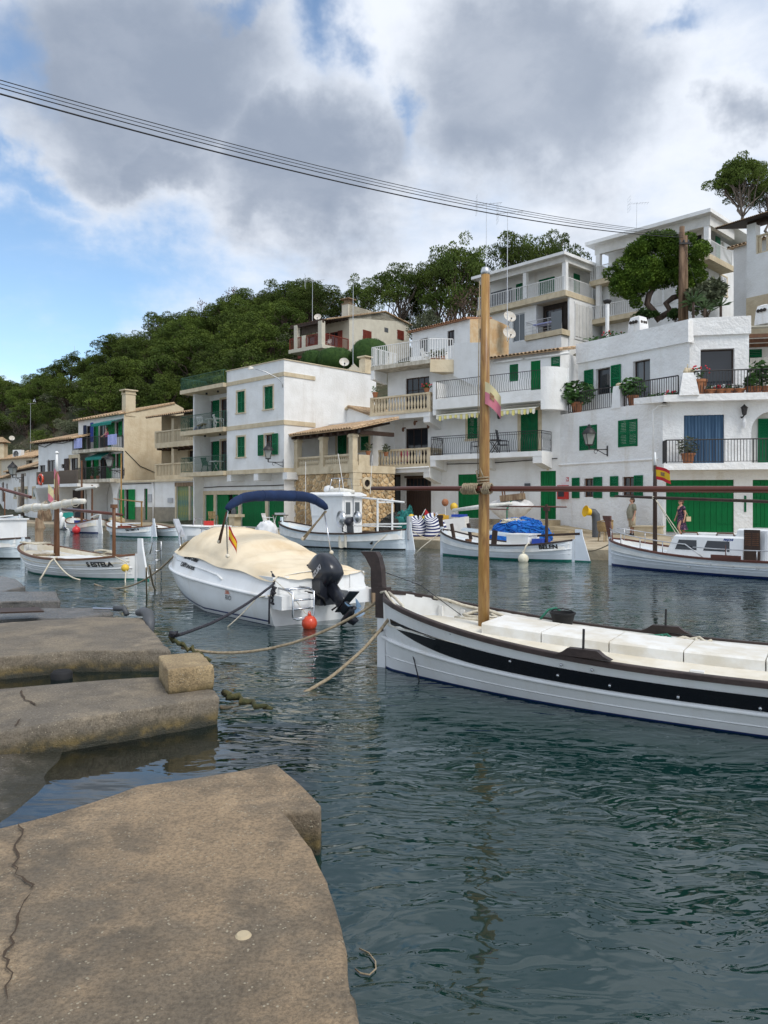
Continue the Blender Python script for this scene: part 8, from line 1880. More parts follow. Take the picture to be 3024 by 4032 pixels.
for sx in(-1,1):MB().tube([(sx*.38,0,.7),(sx*.2,.2,0)],.025,5).tube([(sx*.2,0,.7),(sx*.42,-.2,0)],.025,5).build('leg','plastic_white',P)
chair_plastic((-6.6,43.5,.58),1.2,'slim white chair left of the table with the silver tray','plastic_white',.9)
chair_plastic((-10.9,48.6,.58),.5,'small pale chair before the half-open green garage door','wicker',.95)
P=thing('stone_basin','square stone basin with a grey pump on top before the green garages','basin',(-9.2,47.0,.58),R(-44));MB().b(-.3,.3,-.25,.25,0,.55).b(-.52,.52,-.36,.36,.55,.72).build('basin','sandstone',P);MB().lathe([(.16,.72),(.18,.95),(.10,1.08),(.02,1.16)],10,(-.1,0,0)).build('pump','paint_grey',P,smooth=40)
heap('white_sheet','white sheet thrown over a low pile behind the cruiser cover','sheet',(-6.3,40.9,.3),(.62,.45,.72),'cloth_white',15,.1,rag=0,part='sheet')
q=atZ(442,2036,.6);heap('driftwood','tall weathered stump of driftwood beside the arches at left','driftwood',(q.x,60.0,.55),(.42,.4,1.25),'wood_weather',22,.3,rag=10,part='stump')
q=atZ(590,2044,.6);heap('boulder','tan boulder on the quay below the small green door','boulder',(q.x,57.5,.5),(.6,.4,.42),'step_stone',25,.2,rag=0,part='stone')
# --- people
def figure(label,loc,rz,hgt,pose,skin='skin',hair='hair_brown',hairlen=0):
 P=thing('person',label,'person',loc,rz);k=hgt/1.72;J=pose
 m_=MB()
 S=lambda p:tuple(c*k for c in p)
 def lim(ps,rs):m_.tube([S(p)for p in ps],[r_*k for r_ in rs],10)
 lim([(0,0,.86),(0,0,.95),(.0,0,1.12),(.01,0,1.30),(0,0,1.42),(0,0,1.47)],[.12,.15,.135,.16,.13,.07]);lim([(0,0,1.42),(.015,0,1.56)],[.058,.05])
 m_.sphere(S((.025,0,1.615)),(.095*k,.075*k,.115*k),14,10);m_.sphere(S((.125,0,1.60)),(.02*k,.015*k,.025*k),6,5);m_.sphere(S((.085,0,1.545)),(.035*k,.04*k,.03*k),8,6)
 for sd in(1,-1):
  m_.sphere(S((.01,sd*.078,1.61)),(.02*k,.012*k,.03*k),6,5)
  l=J['leg'][0 if sd>0 else 1];a=J['arm'][0 if sd>0 else 1]
  lim([(0,sd*.085,.90),l[0],l[1]],[.10,.062,.042]);lim([l[1],(l[1][0]+.05,l[1][1],l[1][2]-.03),(l[1][0]+.17,l[1][1],l[1][2]-.05)],[.045,.045,.03])
  lim([(0,sd*.12,1.40),(0,sd*.19,1.38),a[0],a[1]],[.07,.06,.042,.03])
  h=Vec(a[1]);d=(h-Vec(a[0])).normalized();lim([h,h+d*.07],[.028,.036])
  for f in range(4):b0=h+d*.08+Vec((.022*(f-1.5),0,0));lim([b0,b0+d*(.05+.012*(f in(1,2))),b0+d*.085+Vec((0,-sd*.02,0))],[.011,.010,.008])
  lim([h+d*.03,h+d*.06+Vec((.045,-sd*.01,0)),h+d*.10+Vec((.05,-sd*.02,0))],[.013,.012,.009])
 o=m_.build('body',skin,P);r=o.modifiers.new('remesh','REMESH');r.mode='VOXEL';r.voxel_size=.016;r.use_smooth_shade=True
 hm=MB().sphere(S((.0,0,1.655)),(.108*k,.088*k,.095*k),14,10).sphere(S((-.045,0,1.60)),(.07*k,.085*k,.10*k),12,8)
 if hairlen:
  for q in range(9):hm.sphere(S((-.05+U(-.05,.03),U(-.06,.06),1.70+U(-.02,.07))),.045*k,7,5)
 hm.build('hair',hair,P,smooth=True)
 return P,S,k
def garment(P,name,mat,rings,S,n=18):
 """rings: (cx, cz, rx, ry)"""
 return MB().loft([[S((cx+rx*math.cos(2*PI*i/n),ry*math.sin(2*PI*i/n),cz))for i in range(n)]for cx,cz,rx,ry in rings],True,True).build(name,mat,P,smooth=50)
def sleeve(P,mat,ps,rs,S):return MB().tube([S(p)for p in ps],rs,10).build('sleeve',mat,P,smooth=True)
stand=dict(leg=[((.02,.10,.49),(-.02,.10,.07)),((.0,-.10,.49),(.03,-.10,.07))],arm=[((-.02,.25,1.10),(.05,.24,.86)),((-.02,-.25,1.10),(.05,-.24,.86))])
walk=dict(leg=[((.16,.08,.50),(.02,.08,.10)),((-.02,-.09,.50),(-.28,-.09,.16))],arm=[((-.08,.23,1.10),(-.02,.25,.86)),((.06,-.23,1.12),(.16,-.2,.90))])
lean=dict(leg=[((.02,.10,.49),(-.02,.10,.07)),((.0,-.10,.49),(-.06,-.10,.07))],arm=[((.18,.24,1.16),(.36,.18,1.02)),((.16,-.24,1.16),(.36,-.16,1.02))])
P,S,k=figure('man in an olive T-shirt and khaki shorts standing in profile beside the dark mast',(11.05,33.9,.50),R(186),1.72,stand)
garment(P,'shirt','cloth_olive',[(.04,.80,.175,.185),(.05,.95,.195,.20),(.06,1.08,.205,.195),(.04,1.25,.19,.205),(.01,1.40,.13,.20),(0,1.46,.08,.09)],S)
for sd in(1,-1):sleeve(P,'cloth_olive',[(0,sd*.15,1.40),(0,sd*.215,1.36),(-.015,sd*.245,1.16)],[.085,.082,.075],S);sleeve(P,'cloth_khaki',[(0,sd*.085,.92),(.015,sd*.10,.70),(.015,sd*.102,.42)],[.13,.115,.10],S).name='shorts_leg'
for sd in(1,-1):l=stand['leg'][0 if sd>0 else 1][1];MB().tube([S((l[0]-.03,l[1],.05)),S((l[0]+.16,l[1],.04))],[.055,.045],8).tube([S((l[0],l[1],.05)),S((l[0],l[1],.15))],.052,8).build('shoe','shoe',P,smooth=True)
MB().box(S((.14,0,1.68)),(.10,.13,.015)).build('cap_peak','cloth_khaki',P)
P,S,k=figure('woman in a dark flowered dress walking left with a small tan shoulder bag',(12.62,32.35,.50),R(185),1.63,walk,hairlen=1)
garment(P,'dress','cloth_flower',[(-.06,.38,.25,.19),(-.02,.62,.205,.185),(0,.90,.165,.185),(0,1.08,.135,.15),(.02,1.26,.16,.17),(.0,1.40,.11,.18),(0,1.45,.07,.10)],S)
for sd in(1,-1):sleeve(P,'cloth_flower',[(0,sd*.14,1.40),(-.01,sd*.205,1.37),(-.04,sd*.225,1.26)],[.075,.07,.06],S)
for sd in(1,-1):l=walk['leg'][0 if sd>0 else 1][1];MB().tube([S((l[0]-.03,l[1],l[2]-.05)),S((l[0]+.16,l[1],l[2]-.07))],[.045,.035],8).build('shoe','shoe',P,smooth=True)
MB().tube([S((.11,.05,1.63)),S((.12,-.05,1.63))],.018,6).tube([S((.11,.05,1.63)),S((0,.08,1.63))],.006,4).build('sunglasses','plastic_dark',P)
BG=thing('shoulder_bag','small tan shoulder bag on a long strap carried by the walking woman','bag',Vec((12.62,32.35,.5))+Matrix.Rotation(R(185),3,'Z')@Vec((-.20,.22,.80)),R(185));MB().b(-.10,.10,-.04,.04,-.08,.12).build('pouch','leather',BG);MB().tube([(0,0,.12),(.12,-.04,.40),(.20,-.12,.58)],.012,4).build('strap','leather',BG)
q=AWF.p(1,862,460,AWbo+.3);P,S,k=figure('woman in a pink top leaning on the upper balcony railing under the teal awning',AWF.w(q[0],AWbo+.42,AWf2),AWF.rz+R(-110),1.66,lean,hairlen=1)
garment(P,'top','cloth_pink',[(0,.90,.17,.18),(0,1.08,.15,.165),(.02,1.26,.17,.18),(0,1.40,.10,.15)],S);garment(P,'trousers','cloth_navy',[(0,.10,.10,.17),(0,.5,.12,.18),(0,.80,.16,.185),(0,.95,.17,.18)],S)
P,S,k=figure('person in a red top inside the fishing boat wheelhouse window',FB.w(4.25,.1,.36),FB.rz+R(90),1.58,stand)
garment(P,'top','cloth_red',[(0,.85,.17,.19),(0,1.1,.18,.19),(.02,1.26,.18,.21),(0,1.42,.10,.17)],S)
for sd in(1,-1):sleeve(P,'cloth_red',[(0,sd*.15,1.40),(0,sd*.215,1.36),(-.015,sd*.245,1.16)],[.085,.082,.075],S)
# --- near docks: block, cracks, ropes
bk=[atZ(u,v,ZD)for u,v in((660,2734),(838,2712),(790,2652),(624,2670))]
o=slab('stone_block',[(q.x,q.y)for q in bk],ZD-.03,ZD+.225,'block_stone',.018,.016,2,.05);del o['kind'];tag(o,'square pitted sandstone block standing on the end of the middle dock','stone block')
def crack(pts,z,w_=.007):
 """a jagged open crack: a thin dark sliver lying in the surface"""
 ps=[]
 for(a,b_)in zip(pts,pts[1:]):
  a,b_=atZ(*a,z),atZ(*b_,z);n=max(2,int((b_-a).length/.045))
  ps+=[a.lerp(b_,i/n)+Vec((U(-.014,.014),U(-.014,.014),0))for i in range(n)]
 m_=MB();rg=[]
 for i,p in enumerate(ps):
  d=(ps[min(i+1,len(ps)-1)]-ps[max(i-1,0)]).normalized();s_=Vec((-d.y,d.x,0))*w_*U(.25,1)*(1 if 0<i<len(ps)-1 else .1)
  rg.append([tuple(p+s_+Vec((0,0,.014))),tuple(p-s_+Vec((0,0,.014)))])
 m_.loft(rg,False,False).build('crack','soil',None,fix=False,kind='structure')
k7=lambda l:[kp(7,*p)for p in l]
crack([(77+0,3252),(95,3290),(54,3334),(68,3370),(54,3415),(68,3451),(131,3497),(117,3533)],ZD);crack([(117,3533),(86,3569),(68,3668),(45,3732),(18,3777),(40,3849),(23,3903),(27,3985)],ZD)
crack(k7([(150,865),(142,908),(182,935),(265,975)]),ZD,.012);crack(k7([(128,1052),(100,1120)]),ZD,.012)
o=MB().lathe([(.0,.010),(.026,.009),(.034,.0)],18,tuple(atZ(958,3685,ZD))).build('inset_shell','step_stone',None);o.scale=(1,1,1);tag(o,'pale oval shell-like stone set in the near dock','stone')
o=MB().prism([(q.x,q.y)for q in[atZ(u,v,.14)for u,v in((0,2447),(174,2441),(150,2424),(0,2429))]],.262,.285).build('rust_plate','wood_dark',None);tag(o,'rusty dark red plate lying on the back dock','plate')
HS=thing('rubber_hose','dark blue-grey rubber hose bent over the far corner of the back dock','hose',tuple(atZ(565,2432,.25)),0);MB().tube([(-.12,.1,.06),(0,.02,.09),(.10,-.10,.07),(.17,-.25,-.03),(.2,-.36,-.18)],[.05,.07,.085,.08,.06],10).build('hose','paint_grey',HS,smooth=True);MB().tube([(.13,-.2,.07),(.22,-.28,.0)],.012,4).build('tie','rope_cream',HS)
HS=thing('boat_hook','metal and blue gaff handle lying on the thin wet dock','hook',tuple(atZ(390,2402,.15)),0);MB().tube([(-.1,0,.03),(.35,-.1,.03)],.022,6).build('shaft','steel',HS);MB().tube([(.3,-.1,.04),(.48,-.14,.05),(.55,-.2,-.05)],.05,7).build('grip','paint_grey',HS,smooth=True)
HS=thing('sunken_tyre','black weedy tyre stub rising from the water between two docks','tyre',tuple(atZ(243,2660,.03)),0);MB().lathe([(.10,-.3),(.12,.03),(.09,.06),(.02,.05)],12).build('stub','rubber',HS,smooth=True)
cl=mw(.02,.88,.80);pj=atZ(690,2518,.22);c1=Vec((pj.x-.02,pj.y,.26))
rope('mooring_rope','thick dark rope from the cruiser stern down to the back dock',[mw(.25,.80,.86),cl]+sag(mw(-.04,.92,.70),c1,.10,20),.022,'rope_dark',None,.006)
rope('rope_knot','dark rope bunched in a knot below the cruiser quarter',[mw(-.06+.03*math.sin(a*2.1),.94+.03*math.cos(a*1.7),.66-.012*a)for a in range(26)],.022,'rope_dark')
rope('mooring_rope','dark rope end hanging down the cruiser hull to the water',[mw(-.06,.95,.62),mw(-.03,1.0,.45),mw(-.02,1.0,.2),mw(-.02,1.0,.06)],.016,'rope_dark')
rope('mooring_rope','thin pale rope slack beside the dark mooring rope',[mw(-.06,.97,.52)]+sag(mw(.15,1.12,.48),mw(.55,1.5,-.05),.03,8),.010,'rope_cream')
bw_=Vec((bowp.x,bowp.y,0));kn=c1+Vec((.12,-.05,-.14))
rope('mooring_rope','long twisted tan rope sagging from the near bow across to the back dock',sag(Vec((.02,9.36,.86)),kn,.30,34),.020,'rope_tan',None,.008)
c2=atZ(868,2752,.10)
rope('mooring_rope','weedy tan rope from the near bow down to the middle dock corner',sag(Vec((.18,9.05,.78)),Vec((c2.x+.0,c2.y,.02)),.36,34),.019,'rope_tan',None,.008)
rope('weedy_rope','thick clump of weed-covered rope at the middle dock corner',[c2+Vec((.02+.045*i+.04*math.sin(i*2.3),.06*math.cos(i*1.9)-.012*i,.05-.010*i+.02*math.sin(i*3.1)))for i in range(12)],[.034+.008*math.sin(i*2.7)-.001*i for i in range(12)],'rope_weed')
rope('weedy_rope','weed-covered rope and chain clump at the back dock corner',[c1+Vec((-.05+.045*i,-.02*i+.05*math.sin(i*2),-.02-.018*i+.03*math.cos(i*2.7)))for i in range(14)],[.032+.008*math.sin(i*2.1)-.001*i for i in range(14)],'rope_weed')
rope('rope_knot','dark rope knot on the corner of the back dock',[c1+Vec((.05*math.sin(a*1.9),.05*math.cos(a*2.3),.03+.02*math.sin(a*1.3)))for a in range(24)],.022,'rope_dark')
rope('stem_line','thin grey line from the near boat bow into the water',[Vec((.10,9.12,.72)),Vec((.32,8.72,.3)),Vec((.42,8.5,-.1))],.008,'rope_dark')
rope('stem_line','thin dark wire from the near stem head to the far rail',[Vec((-.02,9.45,1.15)),Vec((.45,9.45,.98)),Vec((.95,9.35,.62))],.005,'rope_dark')
a_=atZ(372,2300,.02);b_=mw(4.4,.60,.95)
rope('mooring_rope','tan rope from the cruiser bow down to the water by the left docks',sag(b_,a_,.35,22),.02,'rope_tan')
rope('mooring_rope','slack brown rope dropping from the cruiser bow rope into the water',sag(b_+Vec((-.5,-.2,-.25)),atZ(622,2305,-.05),.25,14),.02,'rope_tan')
rope('mooring_rope','second slack rope under the cruiser bow rope',sag(b_+Vec((-.55,-.25,-.28)),atZ(578,2341,-.05),.2,14),.018,'rope_tan')
rope('floating_line','pale loop of line floating at the edge of the near dock',[atZ(u,v,.01)for u,v in((1398,3815),(1420,3832),(1455,3838),(1480,3815),(1478,3785),(1452,3752),(1415,3735))],.0035,'rope_tan')
rope('mooring_rope','pale mooring rope from the green-bottomed boat bow into the water',[BE.w(BE.L-.05,.1,.9),BE.w(BE.L+.6,.5,.3),BE.w(BE.L+.95,.7,-.1)],.022,'rope_cream')
rope('mooring_rope','tan rope from the cabin boat stem to the quay',sag(CB.w(CB.L,0,.7),Vec((6.6,29.0,.45)),.3,12),.02,'rope_tan')
rope('mooring_rope','rope from the fishing boat stern board to the quay',sag(FB.w(-.1,0,.9),Vec((3.0,33.6,.45)),.25,12),.02,'rope_cream')
# --- trees
def limb(m_,a,b_,r0,r1,rg,n=5,kink=.12):
 a,b_=Vec(a),Vec(b_);L=(b_-a).length;pts=[a.lerp(b_,i/n)+(Vec((rg.gauss(0,1),rg.gauss(0,1),rg.gauss(0,.4)))*L*kink*.5 if 0<i<n else Vec())for i in range(n+1)]
 m_.tube(pts,[r0+(r1-r0)*i/n for i in range(n+1)],5);return pts
def clump(m_,c,rx,rz_,n,size,rg):
 """tuft of needle sprays: small triangles on and inside a flattened lobe, pointing outwards and up"""
 for _ in range(n):
  d=Vec((rg.gauss(0,1),rg.gauss(0,1),rg.gauss(0,1)+.25)).normalized();k=rg.uniform(.45,1.05)**.6
  p=Vec(c)+Vec((d.x*rx*k,d.y*rx*k,d.z*rz_*k))
  t_=(d+Vec((rg.gauss(0,.7),rg.gauss(0,.7),rg.gauss(0,.5)+.3))).normalized();s_=t_.cross(Vec((rg.gauss(0,1),rg.gauss(0,1),rg.gauss(0,1)))).normalized();q=size*rg.uniform(.6,1.3)
  m_.add([p-s_*q*.5,p+t_*q,p+s_*q*.5],[(0,1,2)])
def pine(seed,lobes,leaf,nl,bare=.42,spread=1.0,flat=.55,leafmat='pine_leaf',bark='bark'):
 """unit tree about 1 high and 1 wide -> (trunk mesh, crown mesh)"""
 rg=random.Random(seed);tr=MB();cr=MB();lean_=Vec((rg.uniform(-.10,.10),rg.uniform(-.10,.10),0))
 top=Vec((0,0,.78))+lean_;tp_=limb(tr,(0,0,-.12),top,.032,.010,rg,6,.07)
 for i in range(lobes):
  a=i*2.4+rg.uniform(-.5,.5);f=(i+.5)/lobes;h=bare+(.90-bare)*f+rg.uniform(-.05,.05);rad=spread*.34*(1-.75*f**2.2)*rg.uniform(.55,1.1)
  c=Vec((rad*math.cos(a),rad*math.sin(a),h))+lean_*h
  k=min(6,max(1,int((h-.12)/.9*6)-1));limb(tr,tp_[k],c,.013,.004,rg,4,.16)
  s_=rg.uniform(.11,.20)*(1-.2*f);n=int(nl*(s_/.15)**2)
  for _ in range(3):clump(cr,c+Vec((rg.gauss(0,.5)*s_,rg.gauss(0,.5)*s_,rg.gauss(0,.3)*s_)),s_*.75,s_*flat*.8,n//3,leaf,rg)
 return tr.mesh('trunk',bark,True),cr.mesh('crown',leafmat)
def shrub(seed,leaf,n,leafmat,tall=.8):
 rg=random.Random(seed);tr=MB();cr=MB()
 for k in range(7):
  a=k*.9+rg.uniform(-.3,.3);c=(rg.uniform(.1,.34)*math.cos(a),rg.uniform(.1,.34)*math.sin(a),rg.uniform(.3,.8)*tall);limb(tr,(0,0,-.1),c,.02,.005,rg,4,.2)
  for _ in range(2):clump(cr,Vec(c)+Vec((rg.gauss(0,.06),rg.gauss(0,.06),rg.gauss(0,.05))),rg.uniform(.16,.26),rg.uniform(.14,.24),n//14,leaf,rg)
 return tr.mesh('trunk','bark_pale',True),cr.mesh('crown',leafmat)
PINES=[pine(s_,24,.019,640,.40,1.1)for s_ in range(1,6)];UMB=[pine(20+s_,20,.017,760,.60,1.25,.5,bark='bark_pale')for s_ in range(3)]
OLIVE=[shrub(40+s_,.030,2600,'olive_leaf')for s_ in range(3)];BUSH=[shrub(50+s_,.034,2400,'pine_leaf',.6)for s_ in range(3)];DEAD=[pine(60,16,.03,55,.4,1.1,.6,'dead_leaf'),shrub(61,.03,420,'dead_leaf')]
def plant(var,name,label,p,hgt,wid,group=None,rz=None,cat='tree'):
 o=thing(name,label,cat,p,U(0,6.28)if rz is None else rz,group);o.scale=(wid,wid,hgt);link('trunk',var[0],o);link('crown',var[1],o);return o
rt=random.Random(11);cnt=0
G1,G2,G3='pines covering the hillside','grey-green shrubs on the hillside','green bushes low on the hillside'
def edge_blocked(u,Y):return False
BASE=[(-700,112),(0,96),(150,92),(300,84),(600,77),(900,66),(1100,62),(1250,62)]
RIDGE=[(-700,150),(0,140),(300,124),(600,119),(900,110),(1200,106),(1500,104)]
def interp(tb,u):
 if u<=tb[0][0]:return tb[0][1]
 for(a,ya),(b_,yb_)in zip(tb,tb[1:]):
  if u<=b_:return ya+(yb_-ya)*(u-a)/(b_-a)
 return tb[-1][1]
rows=9;PL=[];PO_=[]
for r_ in range(rows):
 u=-150.0
 while u<1230:
  f=(r_+rt.uniform(.1,.9))/rows;uu=u+rt.uniform(-20,20);Y=interp(BASE,uu)+(interp(RIDGE,uu)-interp(BASE,uu))*f;p=terr_at(uu,Y)-Vec((0,0,.2))
  low=max(0,.86-f)*1.6+(.25 if uu<420 else 0);skip=(uu<330 and f<.10)or(uu>1130 and Y<80)
  if not skip:
   if rt.random()<low*.75:
    k=rt.random()
    PL.append((r_,uu,'grey-green shrub' if k<.66 else 'dark green bush' if k<.93 else 'bare brown bush'));PO_.append(None)
    if k<.66:PO_[-1]=plant(rt.choice(OLIVE),'olive_shrub','grey-green olive-like shrub among the scrub on the hillside',p,rt.uniform(1.8,3.6),rt.uniform(3.2,5.5),G2,cat='shrub')
    elif k<.93:PO_[-1]=plant(rt.choice(BUSH),'green_bush','dark green bush in the scrub of the lower hillside',p,rt.uniform(2.0,3.8),rt.uniform(3.2,5.2),G3,cat='shrub')
    else:PO_[-1]=plant(DEAD[1],'dry_bush','bare brown bush among the scrub of the lower hillside',p,rt.uniform(1.8,3),rt.uniform(3,4.5),'dry bushes on the hillside',cat='shrub')
   else:
    h=rt.uniform(4.6,7.4)*(.8 if uu<420 else 1);PL.append((r_,uu,'pine'));PO_.append(None);PO_[-1]=plant(rt.choice(PINES),'pine_tree','green pine in the dense wood covering the hillside',p,h,h*rt.uniform(.95,1.35),G1)
  u+=rt.uniform(46,82)if f>.35 else rt.uniform(40,66)
BAND=['at the hill foot','low on the hill','low on the hill','mid hill','mid hill','high on the hill','high on the hill','under the crest','on the crest']
MARK=[(110,'the farthest cottages'),(240,'the reed-screened balcony'),(430,'the house with teal awnings'),(620,'the beige house chimney'),(760,'the latticed beige balconies'),(900,'the green roof railing'),(1040,'the white shuttered house'),(9999,'the clipped hedges')]
ORD='first second third fourth fifth sixth seventh eighth ninth tenth eleventh twelfth thirteenth fourteenth fifteenth'.split()
cell={}
for(r_,uu,kd),o in zip(PL,PO_):
 if uu<-20:o['label']=kd+' in the wood cut off by the left edge of the view';continue
 cell.setdefault((BAND[r_],next(m for k,m in MARK if uu<k),kd),[]).append((uu,o))
for(bd,mk,kd),l in cell.items():
 l.sort(key=lambda q:q[0])
 for i,(_,o)in enumerate(l):o['label']=('only ' if len(l)==1 else ORD[min(i,14)]+' ')+kd+(' ' if len(l)==1 else ' from left ')+bd+', above '+mk
def special(u,vtop,Y,wpx,var,label,name='pine_tree',vb=None,rz=None):
 p=terr_at(u,Y);zt=2+(1980-vtop)/3000*Y;
 if vb:p.z=2+(1980-vb)/3000*Y
 return plant(var,name,label,p-Vec((0,0,.3)),(zt-p.z)/.95,wpx/3000*Y/.95,None,rz)
special(905,1132,112,150,DEAD[0],'reddish dead pine on the crest of the wooded hill')
special(800,1180,112,110,DEAD[0],'smaller reddish dead pine left of the crest')
special(1245,1108,96,210,UMB[0],'broad umbrella pine left of the tan villa chimney');special(1090,1120,104,190,PINES[2],'tall dense pine on the crest right of the dead tree')
special(1428,1106,98,190,UMB[1],'open umbrella pine rising behind the tan villa roof');special(1330,1180,100,120,UMB[2],'thin pine between the villa aerial and its roof ridge')
special(1600,1045,88,250,UMB[2],'leaning pine with a bare curved trunk right of the tan villa');special(1560,1230,84,120,OLIVE[0],'grey olive tree behind the white tiled house eave','olive_tree');special(1690,1190,80,150,OLIVE[1],'larger grey olive tree below the tall pines','olive_tree')
special(1780,950,84,260,PINES[0],'tallest dark pine left of the near mast');special(1870,985,86,240,PINES[3],'dark pine directly behind the near mast top');special(1720,1010,86,200,UMB[0],'pine with pale bare limbs under its crown beside the tallest pine');special(1830,1130,78,190,DEAD[0],'grey half-bare tree under the dark pines');special(1650,1120,90,150,PINES[1],'rounded pine between the leaning pine and the tallest pine')
special(2010,930,86,230,PINES[4],'wide pine crown above the left modern villa roof');special(2180,915,86,240,UMB[1],'flat-topped pine above the right end of the left modern villa');special(2110,955,90,220,PINES[2],'pine filling the gap between two crowns above the left villa');special(2330,985,88,70,BUSH[0],'small bush between the two modern villas','green_bush')
special(2640,845,74,70,BUSH[1],'small tuft of green above the tall villa roof','green_bush')
special(2902,636,62,225,pine(90,30,.020,900,.66,1.35,.42,bark='bark_pale'),'tall umbrella pine on the skyline at upper right',vb=900,rz=1.0);special(3040,690,66,190,UMB[2],'drooping pine half cut off by the right edge',vb=900)
p=atY(2830,735,62);BR=thing('dead_branch','bare crooked branch reaching left from the skyline pine','branch',p,0);rg=random.Random(5);m_=MB();limb(m_,(1.3,0,-1.4),(.2,0,.1),.10,.06,rg,4,.1);limb(m_,(.2,0,.1),(-.7,0,-.2),.06,.02,rg,4,.15);limb(m_,(-.2,0,.05),(-.5,0,.15),.03,.01,rg,3);m_.build('branch','bark',BR)
Y0=46.5;pp=lambda u,v,dy=0:atY(u,v,Y0+dy)
base=pp(2590,1255);PT=thing('pine_tree','bushy bright pine with two twisted trunks in front of the tall villa','tree',base,0);rg=random.Random(3);tr=MB();cr=MB()
def poly(us,rs):tr.tube([pp(*q)-base for q in us],rs,8)
poly([(2600,1262),(2572,1225),(2548,1195),(2556,1160),(2572,1138),(2548,1118),(2528,1095),(2510,1040)],[.24,.22,.20,.19,.18,.15,.12,.06]);poly([(2600,1250),(2640,1225),(2622,1195),(2650,1172),(2700,1158),(2730,1135),(2715,1110),(2690,1060)],[.2,.2,.18,.17,.15,.12,.08,.05]);poly([(2528,1095),(2470,1060)],[.1,.04]);poly([(2528,1095),(2570,1010)],[.1,.04])
for u,v,rx,n in((2530,985,1.0,1500),(2600,965,1.0,1500),(2660,1000,.9,1200),(2480,1030,.9,1200),(2440,1090,.75,900),(2500,1085,.9,1200),(2570,1050,1.0,1500),(2640,1060,.9,1200),(2700,1040,.8,1000),(2740,1000,.7,800),(2735,1070,.65,700),(2745,1110,.5,450),(2480,1145,.65,700),(2530,1140,.55,600),(2505,1180,.45,350),(2600,1105,.6,600),(2560,945,.7,700),(2740,955,.55,500),(2620,1100,.8,800),(2680,1090,.8,800),(2720,1140,.6,500),(2450,1140,.6,500),(2560,1100,.7,700),(2650,940,.7,600),(2770,1040,.5,400)):
 for _ in range(3):clump(cr,pp(u+rg.uniform(-30,30),v+rg.uniform(-20,20),rg.uniform(-.8,.8))-base,rx*.80,rx*.56,n,.10,rg)
tr.build('trunk','bark',PT,smooth=True);cr.build('crown','pine_bright',PT,fix=False)
def spiky(u,v,Y,s_,label,n=34,trunk=.5):
 P=thing('yucca',label,'plant',atY(u,v,Y),0,'spiky yuccas on the upper terrace');m_=MB();rg=random.Random(u)
 for k in range(n):
  a=rg.uniform(0,6.28);e=rg.uniform(-.2,1.4);d=Vec((math.cos(a)*math.cos(e),math.sin(a)*math.cos(e),math.sin(e)));t_=d.cross(Vec((0,0,1))).normalized()*.035*s_
  m_.add([Vec((0,0,trunk))-t_,Vec((0,0,trunk))+t_,Vec((0,0,trunk))+d*s_*.6+t_*.8,Vec((0,0,trunk))+d*s_-Vec((0,0,.15*s_)),Vec((0,0,trunk))+d*s_*.6-t_*.8],[(0,1,2,3,4)])
 m_.build('leaves','palm_leaf',P,fix=False);MB().tube([(0,0,-.6),(0,0,trunk)],.07,6).build('stem','bark',P)
spiky(2838,1240,43,.75,'spiky yucca at the right of the oleander above the white parapet');spiky(2730,1225,43,.9,'broad pale yucca at the left below the leaning pine');spiky(2775,1250,42.5,.6,'small yucca between two larger yuccas')
pl_=plant(shrub(71,.11,1500,'olive_leaf',.9),'oleander','dark oleander bush in front of the tall villa side wall',atY(2785,1235,44.5),1.9,2.4,cat='shrub')
plant(shrub(72,.10,900,'hedge_leaf',.7),'green_bush','dark bush at the foot of the leaning pine trunks',atY(2540,1262,46),1.0,1.5,cat='shrub');plant(shrub(73,.10,900,'hedge_leaf',.7),'green_bush','dark bush beside the wooden utility pole',atY(2660,1262,45.6),1.1,1.2,cat='shrub')
CT=thing('cactus','pale prickly pear on the slope above the awning house','cactus',terr_at(365,82)+Vec((0,0,.3)),0);rg=random.Random(8);m_=MB()
for k in range(14):m_.sphere((rg.uniform(-1,1),rg.uniform(-.3,.3),.4+k*.16),(.32,.1,.42),8,6)
m_.build('pads','cactus',CT,smooth=True)
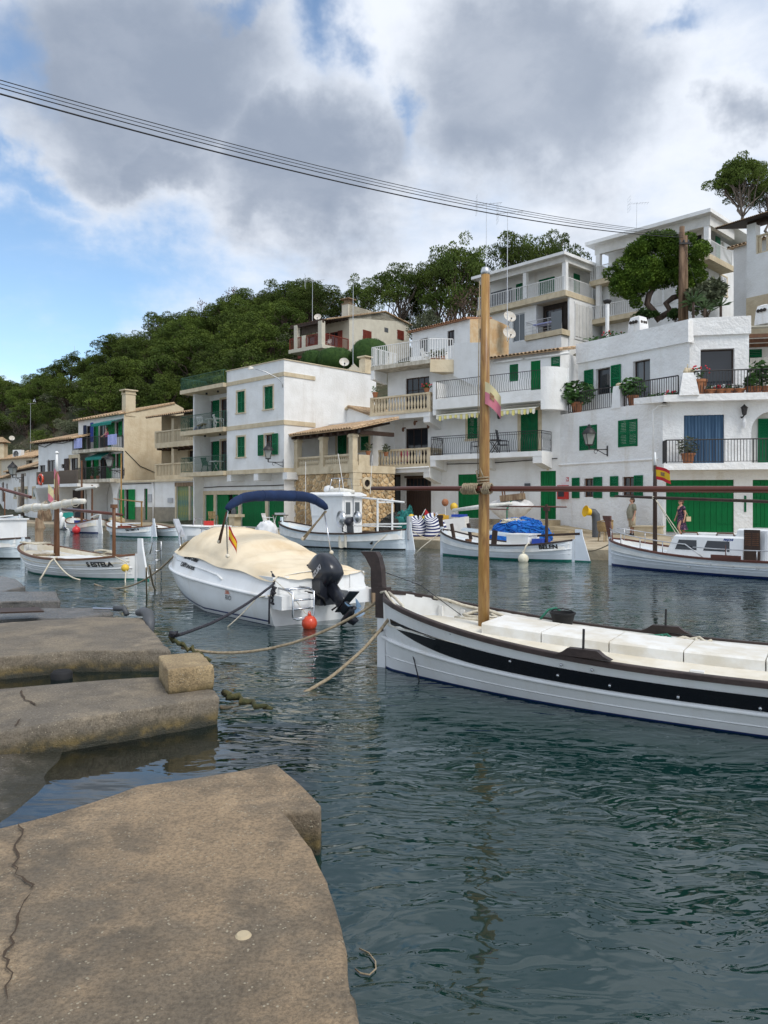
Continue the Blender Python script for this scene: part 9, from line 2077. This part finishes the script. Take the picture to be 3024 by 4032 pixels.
for i,(u,v,Y,s_)in enumerate(((215,1630,88,2.2),(250,1650,86,1.6),(190,1700,90,1.8),(20,1720,100,2.4),(90,1760,96,1.5),(300,1610,86,1.2))):
 p=terr_at(u,Y);RK=thing('boulder',('longest','lower right','upper left','far left','smallest','rightmost')[i]+' pale limestone outcrop in the scrub above the cottages','rock',p,rt.uniform(0,6),'limestone outcrops above the cottages');MB().grid(lambda a,b_:tuple((lambda d:d*s_*(1+.5*noise.noise(d*1.7+Vec((i*3,0,0)))+.25*noise.noise(d*5)))(Vec((math.cos(a*2*PI)*math.sin(b_*PI),math.sin(a*2*PI)*math.sin(b_*PI)*.7,-math.cos(b_*PI)*.55)))),24,14).build('stone','step_stone',RK)
pb=atY(2682,1262,45);pt_=atY(2682,893,45)
PO=thing('utility_pole','weathered double wooden utility pole beside the leaning pine','pole',pb,0);hh=pt_.z-pb.z
MB().tube([(0,0,-.8),(.05,0,hh)],[.19,.15],9).build('pole','wood_pole',PO,smooth=True);MB().tube([(.30,.1,-.8),(.28,.1,hh-.5)],[.17,.13],9).build('pole','wood_pole',PO,smooth=True)
MB().b(-.2,.5,-.25,-.15,hh-1.1,hh-1.0).build('cross_piece','iron_black',PO);
for k in range(3):MB().lathe([(.03,0),(.06,.05),(.03,.1),(.055,.14),(.01,.18)],8,(-.15+.25*k,-.2,hh-1.0)).build('insulator','paint_grey',PO,smooth=True)
for i,(dz,d,r_,lb)in enumerate(((.12,1.32,.012,'topmost thin overhead wire'),(.05,1.36,.010,'second thin overhead wire just below the top one'),(-.03,1.40,.014,'third overhead wire'),(-.14,1.47,.022,'lowest and thickest overhead cable'))):
 rope('overhead_wire',lb+' crossing the sky to the wooden pole',sag(pt_+Vec((0,-.2,-.55+dz)),Vec((-22,8,12.0+dz*.8)),d,40),r_,'cable')
rope('stay_wire','thin stay wire slanting down from the pole through the pine',sag(pt_+Vec((.1,-.1,-1.2)),atY(2790,1250,45),.05,6),.012,'cable')
antenna(terr_at(293,128)+Vec((0,0,5.0)),3.5,'thin bare mast on the skyline above the left woods',.01,grid=False);antenna(terr_at(120,96),8,'slim aerial rising out of the scrub at far left',.8,grid=False)
antenna(atY(1390,1440,60),6.5,'thin aerial pole in front of the tan villa side wall',.3,grid=False)
